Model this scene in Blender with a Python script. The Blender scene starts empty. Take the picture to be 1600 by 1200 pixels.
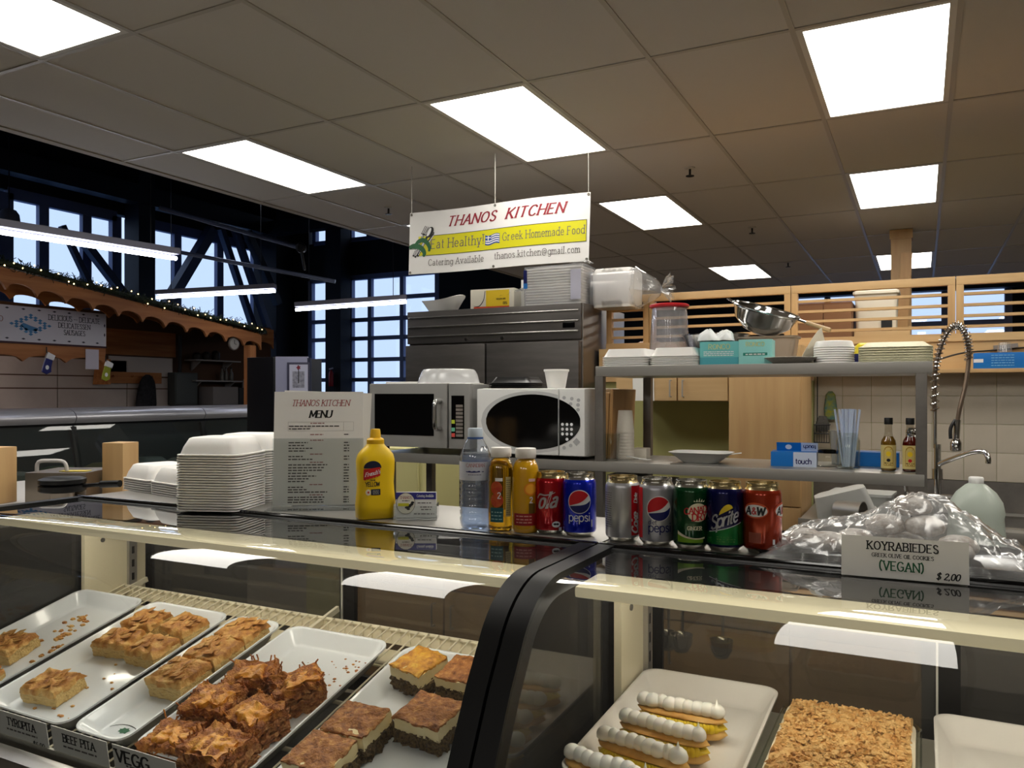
import bpy, bmesh, math, random
from mathutils import Vector, Matrix, noise

SC = bpy.context.scene
COL = SC.collection
RAD = math.radians

# ------------------------------------------------------------------ camera, sky, exposure
cam_data = bpy.data.cameras.new('camera')
cam_data.sensor_width = 36.0
cam_data.lens = 36.0 * 1250 / 1600
cam_data.shift_y = 14 / 1600
cam_data.clip_end = 800
cam = bpy.data.objects.new('camera', cam_data)
cam.location = (0, 0, 1.55)
cam.rotation_euler = (RAD(90), 0, RAD(27.1))
COL.objects.link(cam)
SC.camera = cam

SKY_STRENGTH = 1.25
PANEL_STRENGTH = 11.0
CASE_LAMP_STRENGTH = 17.0
TUBE_STRENGTH = 18.0

world = bpy.data.worlds.new('overcast_dusk')
SC.world = world
world.use_nodes = True
bg = world.node_tree.nodes['Background']
bg.inputs[0].default_value = (0.56, 0.71, 0.97, 1)
bg.inputs[1].default_value = SKY_STRENGTH

SC.view_settings.view_transform = 'Standard'
SC.view_settings.look = 'None'
SC.view_settings.gamma = 1
SC.view_settings.exposure = 0.0
SC.view_settings.use_curve_mapping = False
cy = SC.cycles
cy.max_bounces = 7
cy.diffuse_bounces = 3
cy.glossy_bounces = 4
cy.transmission_bounces = 8
cy.transparent_max_bounces = 24
cy.caustics_reflective = False
cy.caustics_refractive = False
cy.sample_clamp_indirect = 4
cy.use_denoising = True

# ------------------------------------------------------------------ materials
def lin(c):
    out = []
    for x in c:
        x = x / 255.0
        out.append(x / 12.92 if x <= 0.04045 else ((x + 0.055) / 1.055) ** 2.4)
    return (*out, 1)

MATS = {}
def M(name, rgb, rough=0.5, metal=0.0, var=None, bump=None, coat=0.0, trans=0.0, ior=1.45, emit=0.0, spec=0.5, alpha=1.0, sss=0.0):
    """Principled material; var=(scale, rgb2[, stretch]) noise colour variation, bump=(scale, strength)."""
    if name in MATS:
        return MATS[name]
    m = bpy.data.materials.new(name)
    m.use_nodes = True
    nt = m.node_tree
    b = nt.nodes['Principled BSDF']
    b.inputs['Base Color'].default_value = lin(rgb)
    b.inputs['Roughness'].default_value = rough
    b.inputs['Metallic'].default_value = metal
    b.inputs['IOR'].default_value = ior
    b.inputs['Specular IOR Level'].default_value = spec
    b.inputs['Coat Weight'].default_value = coat
    b.inputs['Coat Roughness'].default_value = 0.06
    b.inputs['Transmission Weight'].default_value = trans
    b.inputs['Alpha'].default_value = alpha
    if sss:
        b.inputs['Subsurface Weight'].default_value = sss
        b.inputs['Subsurface Radius'].default_value = (0.01, 0.008, 0.006)
    if emit:
        b.inputs['Emission Color'].default_value = lin(rgb)
        b.inputs['Emission Strength'].default_value = emit
    if var or bump:
        tc = nt.nodes.new('ShaderNodeTexCoord')
    if var:
        mp = nt.nodes.new('ShaderNodeMapping')
        nt.links.new(tc.outputs['Object'], mp.inputs[0])
        if len(var) > 2:
            mp.inputs['Scale'].default_value = var[2]
        n = nt.nodes.new('ShaderNodeTexNoise')
        n.inputs['Scale'].default_value = var[0]
        n.inputs['Detail'].default_value = 5
        n.inputs['Roughness'].default_value = 0.6
        nt.links.new(mp.outputs[0], n.inputs['Vector'])
        r = nt.nodes.new('ShaderNodeValToRGB')
        r.color_ramp.elements[0].position = 0.35
        r.color_ramp.elements[1].position = 0.65
        r.color_ramp.elements[0].color = lin(rgb)
        r.color_ramp.elements[1].color = lin(var[1])
        nt.links.new(n.outputs['Fac'], r.inputs[0])
        nt.links.new(r.outputs[0], b.inputs['Base Color'])
    if bump:
        n2 = nt.nodes.new('ShaderNodeTexNoise')
        n2.inputs['Scale'].default_value = bump[0]
        n2.inputs['Detail'].default_value = 4
        nt.links.new(tc.outputs['Object'], n2.inputs['Vector'])
        bp = nt.nodes.new('ShaderNodeBump')
        bp.inputs['Strength'].default_value = bump[1]
        bp.inputs['Distance'].default_value = 0.004
        nt.links.new(n2.outputs['Fac'], bp.inputs['Height'])
        nt.links.new(bp.outputs[0], b.inputs['Normal'])
    MATS[name] = m
    return m

def thin_glass(name, tint=(255, 255, 255), refl=1.0, rough=0.01, ior=1.5, haze=0.0):
    """Sheet of glass: clear with Fresnel reflection; haze adds a share of diffuse film."""
    if name in MATS:
        return MATS[name]
    m = bpy.data.materials.new(name)
    m.use_nodes = True
    nt = m.node_tree
    nt.nodes.clear()
    out = nt.nodes.new('ShaderNodeOutputMaterial')
    tr = nt.nodes.new('ShaderNodeBsdfTransparent')
    tr.inputs[0].default_value = lin(tint)
    gl = nt.nodes.new('ShaderNodeBsdfGlossy')
    gl.inputs['Roughness'].default_value = rough
    # Schlick reflectance, the same from both sides of the sheet
    lw = nt.nodes.new('ShaderNodeLayerWeight')
    pw = nt.nodes.new('ShaderNodeMath')
    pw.operation = 'POWER'
    pw.inputs[1].default_value = 5.0
    nt.links.new(lw.outputs['Facing'], pw.inputs[0])
    r0 = ((ior - 1) / (ior + 1)) ** 2
    mu = nt.nodes.new('ShaderNodeMath')
    mu.operation = 'MULTIPLY_ADD'
    mu.use_clamp = True
    mu.inputs[1].default_value = (1 - r0) * refl
    mu.inputs[2].default_value = r0 * refl
    nt.links.new(pw.outputs[0], mu.inputs[0])
    base = tr
    if haze:
        df = nt.nodes.new('ShaderNodeBsdfDiffuse')
        df.inputs[0].default_value = lin((235, 235, 235))
        mh = nt.nodes.new('ShaderNodeMixShader')
        mh.inputs[0].default_value = haze
        nt.links.new(tr.outputs[0], mh.inputs[1])
        nt.links.new(df.outputs[0], mh.inputs[2])
        base = mh
    mx = nt.nodes.new('ShaderNodeMixShader')
    nt.links.new(mu.outputs[0], mx.inputs[0])
    nt.links.new(base.outputs[0], mx.inputs[1])
    nt.links.new(gl.outputs[0], mx.inputs[2])
    nt.links.new(mx.outputs[0], out.inputs[0])
    MATS[name] = m
    return m

def emitter(name, rgb, strength):
    if name in MATS:
        return MATS[name]
    m = bpy.data.materials.new(name)
    m.use_nodes = True
    nt = m.node_tree
    nt.nodes.clear()
    out = nt.nodes.new('ShaderNodeOutputMaterial')
    e = nt.nodes.new('ShaderNodeEmission')
    e.inputs[0].default_value = lin(rgb)
    e.inputs[1].default_value = strength
    nt.links.new(e.outputs[0], out.inputs[0])
    MATS[name] = m
    return m

def wood(name, a, b, scale=3.0, axis='X', rough=0.45):
    """Straight wood grain along one axis."""
    s = {'X': (0.6, 9, 9), 'Y': (9, 0.6, 9), 'Z': (9, 9, 0.6)}[axis]
    return M(name, a, rough, var=(scale, b, s))

white_foam = M('white_foam', (236, 234, 230), 0.45, sss=0.1)
white_plastic = M('white_plastic', (232, 231, 228), 0.3)
milky = M('milky_plastic', (225, 230, 225), 0.35, trans=0.35, alpha=1)
paper = M('white_paper', (236, 234, 230), 0.7)
black_plastic = M('black_plastic', (14, 14, 15), 0.35)
black_gloss = M('black_gloss', (5, 5, 6), 0.08)
black_satin = M('black_satin', (7, 7, 8), 0.45, spec=0.3)
steel = M('brushed_steel', (176, 173, 168), 0.34, 0.7)
steel_dark = M('dark_steel', (112, 108, 104), 0.42, 0.8, var=(6, (130, 125, 120), (1, 6, 1)))
chrome = M('chrome', (205, 205, 205), 0.1, 1.0)
alu = M('aluminium', (200, 200, 202), 0.28, 1.0)
cream = M('cream_enamel', (232, 222, 192), 0.35)
melamine = M('white_melamine', (226, 230, 234), 0.16, coat=0.3)
ink = M('black_ink', (18, 16, 18), 0.6)
ink_red = M('red_ink', (150, 38, 44), 0.6)
ink_green = M('green_ink', (22, 92, 58), 0.6)
ink_grey = M('grey_ink', (105, 100, 98), 0.6)
maple = wood('maple', (196, 160, 112), (208, 174, 126), 2.0, 'X')
maple_v = wood('maple_upright', (190, 152, 104), (202, 166, 116), 2.0, 'Z')
pine = wood('knotty_pine', (150, 92, 48), (176, 116, 66), 2.0, 'Y', 0.6)
pine_v = wood('pine_upright', (150, 92, 48), (176, 116, 66), 2.0, 'Z', 0.6)
iron = M('black_iron', (16, 18, 26), 0.55)
navy_frame = M('window_frame_paint', (96, 108, 146), 0.5)
pane_glass = thin_glass('window_glass', (250, 252, 255))
clear_acrylic = thin_glass('clear_acrylic', (248, 250, 250), 1.3)
clear_plastic = thin_glass('clear_plastic', (246, 248, 250), 1.6, 0.06, haze=0.10)
bag_film = thin_glass('bag_film', (246, 247, 248), 1.7, 0.2, haze=0.16)

# ------------------------------------------------------------------ mesh helpers
def catmull(p, n=4, closed=False):
    out = []
    m = len(p)
    rng = range(m if closed else m - 1)
    for i in rng:
        if closed:
            a, b, c, d = p[(i - 1) % m], p[i], p[(i + 1) % m], p[(i + 2) % m]
        else:
            a, b, c, d = p[max(i - 1, 0)], p[i], p[i + 1], p[min(i + 2, m - 1)]
        for k in range(n):
            t = k / n
            out.append(tuple(0.5 * (2 * b[j] + (c[j] - a[j]) * t + (2 * a[j] - 5 * b[j] + 4 * c[j] - d[j]) * t * t
                                    + (3 * b[j] - a[j] - 3 * c[j] + d[j]) * t ** 3) for j in range(len(b))))
    if not closed:
        out.append(tuple(p[-1]))
    return out

def rrect(w, d, r, n=4, cx=0, cy=0):
    pts = []
    r = min(r, w / 2 - 1e-5, d / 2 - 1e-5)
    for qx, qy, a0 in ((1, 1, 0), (-1, 1, 90), (-1, -1, 180), (1, -1, 270)):
        for k in range(n + 1):
            a = RAD(a0 + 90 * k / n)
            pts.append((cx + qx * (w / 2 - r) + r * math.cos(a), cy + qy * (d / 2 - r) + r * math.sin(a)))
    return pts

class MB:
    def __init__(s):
        s.v, s.f = [], []
    def add(s, vs, fs):
        o = len(s.v)
        s.v += [tuple(v) for v in vs]
        s.f += [tuple(o + i for i in f) for f in fs]
        return s
    def box(s, x0, y0, z0, x1, y1, z1):
        return s.add([(x0, y0, z0), (x1, y0, z0), (x1, y1, z0), (x0, y1, z0), (x0, y0, z1), (x1, y0, z1), (x1, y1, z1), (x0, y1, z1)],
                     [(0, 3, 2, 1), (4, 5, 6, 7), (0, 1, 5, 4), (1, 2, 6, 5), (2, 3, 7, 6), (3, 0, 4, 7)])
    def bar(s, p0, p1, w, h=None, up=(0, 0, 1)):
        h = h or w
        p0, p1 = Vector(p0), Vector(p1)
        d = (p1 - p0).normalized()
        u = Vector(up)
        if abs(d.dot(u)) > 0.98:
            u = Vector((1, 0, 0))
        a = d.cross(u).normalized() * (w / 2)
        b = a.cross(d).normalized() * (h / 2)
        vs = [p + sa * a + sb * b for p in (p0, p1) for sa, sb in ((-1, -1), (1, -1), (1, 1), (-1, 1))]
        return s.add(vs, [(3, 2, 1, 0), (4, 5, 6, 7), (0, 1, 5, 4), (1, 2, 6, 5), (2, 3, 7, 6), (3, 0, 4, 7)])
    def tube(s, pts, r, n=8, caps=True, rs=None):
        pts = [Vector(p) for p in pts]
        o = len(s.v)
        ref = None
        for i, p in enumerate(pts):
            d = (pts[min(i + 1, len(pts) - 1)] - pts[max(i - 1, 0)])
            d = d.normalized() if d.length > 1e-9 else Vector((0, 0, 1))
            if ref is None:
                ref = Vector((0, 0, 1)) if abs(d.z) < 0.9 else Vector((1, 0, 0))
            a = d.cross(ref).normalized()
            b = a.cross(d).normalized()
            ref = b
            rr = rs[i] if rs else r
            for k in range(n):
                t = 2 * math.pi * k / n
                s.v.append(tuple(p + rr * (math.cos(t) * a + math.sin(t) * b)))
        for i in range(len(pts) - 1):
            for k in range(n):
                s.f.append((o + i * n + k, o + i * n + (k + 1) % n, o + (i + 1) * n + (k + 1) % n, o + (i + 1) * n + k))
        if caps:
            s.f.append(tuple(o + k for k in range(n))[::-1])
            s.f.append(tuple(o + (len(pts) - 1) * n + k for k in range(n)))
        return s
    def cyl(s, p0, p1, r, n=12, r1=None):
        return s.tube([p0, p1], r, n, rs=[r, r if r1 is None else r1])
    def loft(s, rings, cap0=True, cap1=True, closed=True):
        o = len(s.v)
        n = len(rings[0])
        for r in rings:
            s.v += [tuple(p) for p in r]
        for i in range(len(rings) - 1):
            for k in range(n if closed else n - 1):
                s.f.append((o + i * n + k, o + i * n + (k + 1) % n, o + (i + 1) * n + (k + 1) % n, o + (i + 1) * n + k))
        if cap0:
            s.f.append(tuple(o + k for k in range(n))[::-1])
        if cap1:
            s.f.append(tuple(o + (len(rings) - 1) * n + k for k in range(n)))
        return s
    def lathe(s, prof, n=24, cx=0, cy=0, cap0=True, cap1=True):
        return s.loft([[(cx + r * math.cos(2 * math.pi * k / n), cy + r * math.sin(2 * math.pi * k / n), z) for k in range(n)] for r, z in prof], cap0, cap1)
    def rloft(s, prof, n=4, cx=0, cy=0, cap0=True, cap1=True):
        """prof rows: (w, d, r, z)"""
        return s.loft([[(x, y, z) for x, y in rrect(w, d, r, n, cx, cy)] for w, d, r, z in prof], cap0, cap1)
    def prism(s, poly, axis, t0, t1):
        f = {'X': lambda a, b, t: (t, a, b), 'Y': lambda a, b, t: (a, t, b), 'Z': lambda a, b, t: (a, b, t)}[axis]
        n = len(poly)
        return s.add([f(a, b, t0) for a, b in poly] + [f(a, b, t1) for a, b in poly],
                     [tuple(range(n))[::-1], tuple(range(n, 2 * n))] + [(i, (i + 1) % n, n + (i + 1) % n, n + i) for i in range(n)])
    def ribbonbox(s, path, thick, axis, t0, t1):
        """path (a,b) polyline thickened on one side and swept along axis"""
        n = len(path)
        inner = []
        for i, p in enumerate(path):
            a, b = path[max(i - 1, 0)], path[min(i + 1, n - 1)]
            dx, dy = b[0] - a[0], b[1] - a[1]
            l = math.hypot(dx, dy) or 1
            inner.append((p[0] - dy / l * thick, p[1] + dx / l * thick))
        f = {'X': lambda a, b, t: (t, a, b), 'Y': lambda a, b, t: (a, t, b), 'Z': lambda a, b, t: (a, b, t)}[axis]
        rings = [[f(*path[i], t0), f(*path[i], t1), f(*inner[i], t1), f(*inner[i], t0)] for i in range(n)]
        return s.loft(rings)
    def strip(s, xs, lo, hi, fn, rows=1):
        """filled flat shape between lo(x) and hi(x), mapped by fn(x, y)"""
        o = len(s.v)
        for x in xs:
            a, b = lo(x), hi(x)
            for j in range(rows + 1):
                s.v.append(tuple(fn(x, a + (b - a) * j / rows)))
        for i in range(len(xs) - 1):
            for j in range(rows):
                p = o + i * (rows + 1) + j
                s.f.append((p, p + rows + 1, p + rows + 2, p + 1))
        return s
    def rect(s, x0, y0, x1, y1, fn, nx=1, ny=1):
        return s.strip([x0 + (x1 - x0) * i / nx for i in range(nx + 1)], lambda x: y0, lambda x: y1, fn, ny)
    def disc(s, cx, cy, rx, ry, fn, n=20):
        xs = [cx - rx * math.cos(math.pi * i / n) for i in range(n + 1)]
        h = lambda x: ry * math.sqrt(max(0, 1 - ((x - cx) / rx) ** 2))
        return s.strip(xs, lambda x: cy - h(x), lambda x: cy + h(x), fn)
    def fan(s, poly, fn):
        n = len(poly)
        cx = sum(p[0] for p in poly) / n
        cy = sum(p[1] for p in poly) / n
        return s.add([fn(cx, cy)] + [fn(*p) for p in poly], [(0, 1 + i, 1 + (i + 1) % n) for i in range(n)])
    def text(s, txt, size, fn, style='serif', weight=1.0, italic=0.0, align='c', spacing=16, width=None):
        quads, w = stroke_text(txt, style, weight, italic, spacing)
        k = size / 100.0
        kx = width / w if width else k
        x0 = {'c': -w / 2, 'l': 0, 'r': -w}[align]
        for q in quads:
            s.add([fn((x + x0) * kx, y * k) for x, y in q], [(0, 1, 2, 3)])
        return s
    def build(s, name, mat, parent=None, loc=None, rot=None, smooth=True, bevel=0.0, seg=2, angle=38):
        me = bpy.data.meshes.new(name)
        me.from_pydata(s.v, [], s.f)
        if bevel:
            bm = bmesh.new()
            bm.from_mesh(me)
            bmesh.ops.remove_doubles(bm, verts=bm.verts, dist=1e-6)
            es = [e for e in bm.edges if len(e.link_faces) == 2 and e.calc_face_angle(0) > RAD(30)]
            bmesh.ops.bevel(bm, geom=es, offset=bevel, segments=seg, profile=0.7, affect='EDGES', clamp_overlap=True)
            bm.to_mesh(me)
            bm.free()
        me.update()
        if smooth:
            for p in me.polygons:
                p.use_smooth = True
            me.set_sharp_from_angle(angle=RAD(angle))
        me.materials.append(mat)
        o = bpy.data.objects.new(name, me)
        COL.objects.link(o)
        if parent:
            o.parent = parent
        if loc:
            o.location = loc
        if rot:
            o.rotation_euler = rot
        return o

def tag(o, label=None, cat=None, group=None, kind=None):
    if label:
        o['label'] = label
    if cat:
        o['category'] = cat
    if group:
        o['group'] = group
    if kind:
        o['kind'] = kind
    return o

def thing(name, label, cat, loc=(0, 0, 0), rz=0.0, group=None, rot=None):
    o = bpy.data.objects.new(name, None)
    o.empty_display_size = 0.05
    COL.objects.link(o)
    o.location = loc
    o.rotation_euler = rot or (0, 0, rz)
    return tag(o, label, cat, group)

def copy_tree(o, parent=None, loc=None, rz=None, label=None):
    c = o.copy()
    COL.objects.link(c)
    if parent:
        c.parent = parent
    if loc:
        c.location = loc
    if rz is not None:
        c.rotation_euler = (0, 0, rz)
    if label:
        c['label'] = label
    for ch in list(o.children):
        copy_tree(ch, c)
    return c

def struct(o, label=None):
    return tag(o, label, kind='structure')

def dup(o, parent, loc, rot=None, scale=None):
    """another piece sharing the mesh of o"""
    c = bpy.data.objects.new(o.name.split('.')[0], o.data)
    COL.objects.link(c)
    c.parent = parent
    c.location = loc
    if rot:
        c.rotation_euler = rot
    if scale:
        c.scale = scale
    return c

def facing(x, y):
    """rotation that turns a thing's -Y side to the shopper in front of the counter"""
    return math.atan2(-x, y)

# ------------------------------------------------------------------ a small broad-nib stroke alphabet
GLYPHS = {
 'A': '70|0,0 35,100 70,0;12,35 58,35', 'B': '56|0,0 0,100;~0,100 36,100 52,88 50,64 34,53 0,53;~0,53 38,53 56,40 54,12 36,0 0,0',
 'C': '65|~63,80 50,97 33,100 12,90 0,62 0,38 12,10 33,0 50,3 63,18', 'D': '68|0,0 0,100;~0,100 32,100 58,85 68,50 58,15 32,0 0,0',
 'E': '55|55,100 0,100 0,0 55,0;0,52 42,52', 'F': '52|52,100 0,100 0,0;0,52 40,52',
 'G': '68|~63,82 50,97 33,100 12,90 0,62 0,38 12,10 33,0 52,5 64,18;64,16 64,45 38,45', 'H': '66|0,0 0,100;66,0 66,100;0,52 66,52',
 'I': '12|6,0 6,100', 'J': '40|~38,100 38,25 30,4 15,0 0,12', 'K': '62|0,0 0,100;60,100 0,42;18,56 62,0', 'L': '50|0,100 0,0 50,0',
 'M': '82|0,0 6,100 41,15 76,100 82,0', 'N': '68|0,0 0,100 68,0 68,100', 'O': '74|~37,100 12,88 0,50 12,12 37,0 62,12 74,50 62,88 37,100',
 'P': '54|0,0 0,100;~0,100 38,100 54,88 54,62 38,48 0,48', 'R': '60|0,0 0,100;~0,100 38,100 54,88 54,62 38,48 0,48;28,48 60,0',
 'S': '54|~50,82 38,98 20,100 4,88 4,70 20,56 38,46 52,32 50,10 34,0 16,1 0,16', 'T': '64|0,100 64,100;32,100 32,0',
 'U': '64|~0,100 0,30 10,6 32,0 54,6 64,30 64,100', 'V': '68|0,100 34,0 68,100', 'W': '94|0,100 22,0 47,85 72,0 94,100',
 'X': '64|0,100 64,0;64,100 0,0', 'Y': '64|0,100 32,50 64,100;32,50 32,0', 'Z': '60|0,100 60,100 0,0 60,0',
 'a': '46|~6,54 22,65 38,58 42,42 42,0;~42,36 20,36 2,26 4,6 20,0 42,14', 'b': '50|0,100 0,0;~0,45 14,62 32,64 48,48 48,18 32,0 14,2 0,18',
 'c': '44|~44,52 30,65 12,58 0,32 12,6 30,0 44,12', 'd': '50|50,100 50,0;~50,45 36,62 18,64 2,48 2,18 18,0 36,2 50,18',
 'e': '46|2,34 46,34;~46,34 42,54 26,65 8,58 0,32 8,8 26,0 44,10', 'f': '32|~32,92 22,100 12,90 12,70 12,0;0,62 28,62',
 'g': '50|~50,45 36,62 18,64 2,48 2,18 18,0 36,2 50,18;~50,64 50,-10 40,-28 20,-30 4,-22', 'h': '46|0,100 0,0;~0,42 14,62 32,64 44,50 44,0',
 'i': '10|5,65 5,0;5,86 5,96', 'k': '44|0,100 0,0;40,64 0,26;14,38 44,0', 'l': '10|5,100 5,0',
 'm': '76|0,65 0,0;~0,42 12,62 26,64 36,50 36,0;~36,42 48,62 64,64 74,50 74,0', 'n': '46|0,65 0,0;~0,42 14,62 32,64 44,50 44,0',
 'o': '48|~24,65 6,56 0,32 6,8 24,0 42,8 48,32 42,56 24,65', 'p': '50|0,65 0,-30;~0,45 14,62 32,64 48,48 48,18 32,0 14,2 0,18',
 'r': '32|0,65 0,0;~0,40 12,60 30,64', 's': '40|~36,54 22,65 6,60 6,44 22,34 36,24 38,8 22,0 2,10', 't': '30|~12,90 12,14 18,2 30,2;0,64 28,64',
 'u': '46|~0,65 0,18 10,2 26,0 44,18;44,65 44,0', 'v': '46|0,65 23,0 46,65', 'w': '66|0,65 16,0 33,58 50,0 66,65', 'y': '46|0,65 23,0;46,65 14,-30',
 '0': '52|~26,100 8,90 0,50 8,10 26,0 44,10 52,50 44,90 26,100', '1': '26|4,82 20,100 20,0', '2': '50|~2,78 14,96 32,98 46,82 42,60 2,2;2,0 50,0',
 '3': '48|~4,92 24,100 42,88 40,66 20,54;~20,54 44,42 46,16 28,0 2,8', '5': '48|44,100 8,100 4,56;~4,56 26,64 46,46 44,14 24,0 0,10',
 '6': '50|~42,94 22,96 4,64 2,28 14,2 34,0 48,22 44,48 26,58 6,44', '.': '12|6,0 6,10', ',': '12|8,8 3,-12', '!': '12|6,100 6,26;6,0 6,9',
 '$': '54|~50,82 38,96 20,97 4,86 4,70 20,56 38,46 52,32 50,12 34,3 16,4 0,16;27,112 27,-12', '-': '36|2,42 34,42', "'": '10|5,100 5,76',
 '(': '24|~22,112 6,84 2,50 6,16 22,-12', ')': '24|~2,112 18,84 22,50 18,16 2,-12', '&': '68|~66,0 20,66 16,86 30,100 44,88 38,66 6,34 4,12 20,0 40,4 64,44',
 '@': '88|~60,60 44,66 28,54 26,34 36,22 52,26 60,42;~62,64 60,28 70,20 82,32 86,56 72,84 44,94 16,82 2,48 12,10 40,-10 68,-2',
}
_GL = {}
def glyph(ch):
    if ch not in _GL:
        w, body = GLYPHS[ch].split('|')
        lines = []
        for st in body.split(';'):
            sm = st.startswith('~')
            p = [tuple(float(x) for x in q.split(',')) for q in st.lstrip('~').split(' ')]
            lines.append(catmull(p, 3) if sm else p)
        _GL[ch] = (float(w), lines)
    return _GL[ch]

def stroke_text(txt, style, weight, italic, spacing):
    thick, thin, serif = {'serif': (13, 9, 1), 'slab': (18, 12, 1), 'sans': (13, 12, 0), 'bold': (22, 18, 0), 'nib': (15, 9, 0.5)}[style]
    thick *= weight
    thin *= weight
    x = 0.0
    quads = []
    def put(poly):
        quads.append([(px + x + py * italic, py) for px, py in poly])
    for ch in txt:
        if ch == ' ':
            x += 38
            continue
        if ch not in GLYPHS:
            continue
        w, lines = glyph(ch)
        for ln in lines:
            n = len(ln)
            for i in range(n - 1):
                (ax, ay), (bx, by) = ln[i], ln[i + 1]
                dx, dy = bx - ax, by - ay
                l = math.hypot(dx, dy) or 1
                hw = (thin + (thick - thin) * abs(dy) / l) / 2
                ox, oy = -dy / l * hw, dx / l * hw
                e = min(hw * 0.5, l * 0.3)
                ex, ey = dx / l * e, dy / l * e
                put([(ax - ex + ox, ay - ey + oy), (ax - ex - ox, ay - ey - oy), (bx + ex - ox, by + ey - oy), (bx + ex + ox, by + ey + oy)])
            if serif:
                for (px, py), (qx, qy) in ((ln[0], ln[1]), (ln[-1], ln[-2])):
                    if abs(qy - py) > abs(qx - px) * 1.2 and (abs(py) < 1 or abs(py - 100) < 1 or abs(py - 65) < 1 or abs(py + 30) < 1) and abs(qy - py) > 12:
                        sw = 12 * serif + thick * 0.35
                        put([(px - sw, py - thin * 0.55), (px + sw, py - thin * 0.55), (px + sw, py + thin * 0.55), (px - sw, py + thin * 0.55)])
        x += w + spacing
    return quads, x - spacing

def words(mb, fn, x0, x1, y, h, seed):
    """print too small to read: a row of short word-like bars"""
    r = random.Random(seed)
    x = x0
    while x < x1:
        w = r.uniform(1.6, 5.0) * h
        mb.rect(x, y, min(x + w, x1), y + h, fn)
        x += w + h * 0.8
    return mb

def flat(x0, y0, z0, ux=(1, 0, 0), uy=(0, 0, 1)):
    """map print coordinates to a plane through (x0,y0,z0)"""
    return lambda a, b: (x0 + a * ux[0] + b * uy[0], y0 + a * ux[1] + b * uy[1], z0 + a * ux[2] + b * uy[2])

def wrap(R, z0=0.0, off=0.0004):
    """map print coordinates round a cylinder; 0 faces the shopper (-Y)"""
    return lambda a, b: ((R + off) * math.sin(a / R), -(R + off) * math.cos(a / R), z0 + b)

# ================================================================== THE SETTING
CEIL = 3.05
GX0, GY0 = 0.135, 3.465            # one corner of the ceiling grid
LIGHTS = [(-0.17, 4.075), (-2.0, 4.075), (-3.83, 4.075), (-0.17, 6.515), (-2.0, 6.515), (-3.83, 6.515),
          (-0.17, 10.175), (-2.0, 10.175), (-3.83, 10.175), (1.66, 4.075), (1.66, 6.515), (1.66, 10.175),
          (-3.22, 1.635), (-2.0, 1.635), (-0.17, 1.635), (1.66, 1.635), (-2.0, -3.245), (-0.17, -3.245), (1.66, -3.245)]  # last three panels are unseen extras, added to light the counter fronts

floor_mat = M('floor_vinyl', (108, 98, 86), 0.5, var=(0.8, (94, 86, 76)))
struct(MB().box(-15, -5, -0.05, 6, 14.6, 0).build('floor', floor_mat, smooth=False), 'brown vinyl floor of the market hall')

tile_mat = M('ceiling_tile_fibre', (212, 207, 201), 0.9, bump=(220, 0.25))
grid_mat = M('ceiling_grid_paint', (188, 182, 172), 0.42)
shell_mat = M('ceiling_plenum', (40, 38, 36), 0.9)
ceil_o = struct(MB().box(-4.6, -4.2, CEIL + 0.03, 5.0, 11.9, CEIL + 0.12).build('ceiling', shell_mat, smooth=False), 'suspended ceiling of grey tiles')
tile_proto = None
lights_set = {(round((x - 0.305 - GX0) / 0.61), round((y - 0.61 - GY0) / 1.22)) for x, y in LIGHTS}
for i in range(-8, 8):
    for j in range(-7, 7):
        x0, y0 = GX0 + 0.61 * i, GY0 + 1.22 * j
        x1, y1 = min(x0 + 0.61, 5.0), min(y0 + 1.22, 11.9)
        x0, y0 = max(x0, -4.6), max(y0, -4.2)
        if (i, j) in lights_set or x1 - x0 < 0.05 or y1 - y0 < 0.05:
            continue
        full = abs(x1 - x0 - 0.61) < 1e-3 and abs(y1 - y0 - 1.22) < 1e-3
        jit = 0.0
        if full and tile_proto:
            dup(tile_proto, ceil_o, ((x0 + x1) / 2, (y0 + y1) / 2, CEIL))
        else:
            w, l = (x1 - x0) / 2 - 0.003, (y1 - y0) / 2 - 0.003
            t = MB().box(-w, -l, 0, w, l, 0.02).build('ceiling_tile', tile_mat, ceil_o, loc=((x0 + x1) / 2, (y0 + y1) / 2, CEIL), smooth=False)
            if full:
                tile_proto = t
for i in range(-7, 8):
    x = GX0 + 0.61 * i
    MB().box(-0.011, -4.2, -0.005, 0.011, 11.9, 0.03).build('grid_bar', grid_mat, ceil_o, loc=(x, 0, CEIL), smooth=False)
for j in range(-6, 7):
    y = GY0 + 1.22 * j
    MB().box(-4.6, -0.011, -0.0045, 5.0, 0.011, 0.03).build('grid_bar', grid_mat, ceil_o, loc=(0, y, CEIL), smooth=False)
MB().box(-4.66, -4.2, -0.006, -4.6, 11.9, 0.6).build('edge_trim', M('ceiling_edge_paint', (178, 168, 152), 0.7), ceil_o, loc=(0, 0, CEIL), smooth=False)

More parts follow.
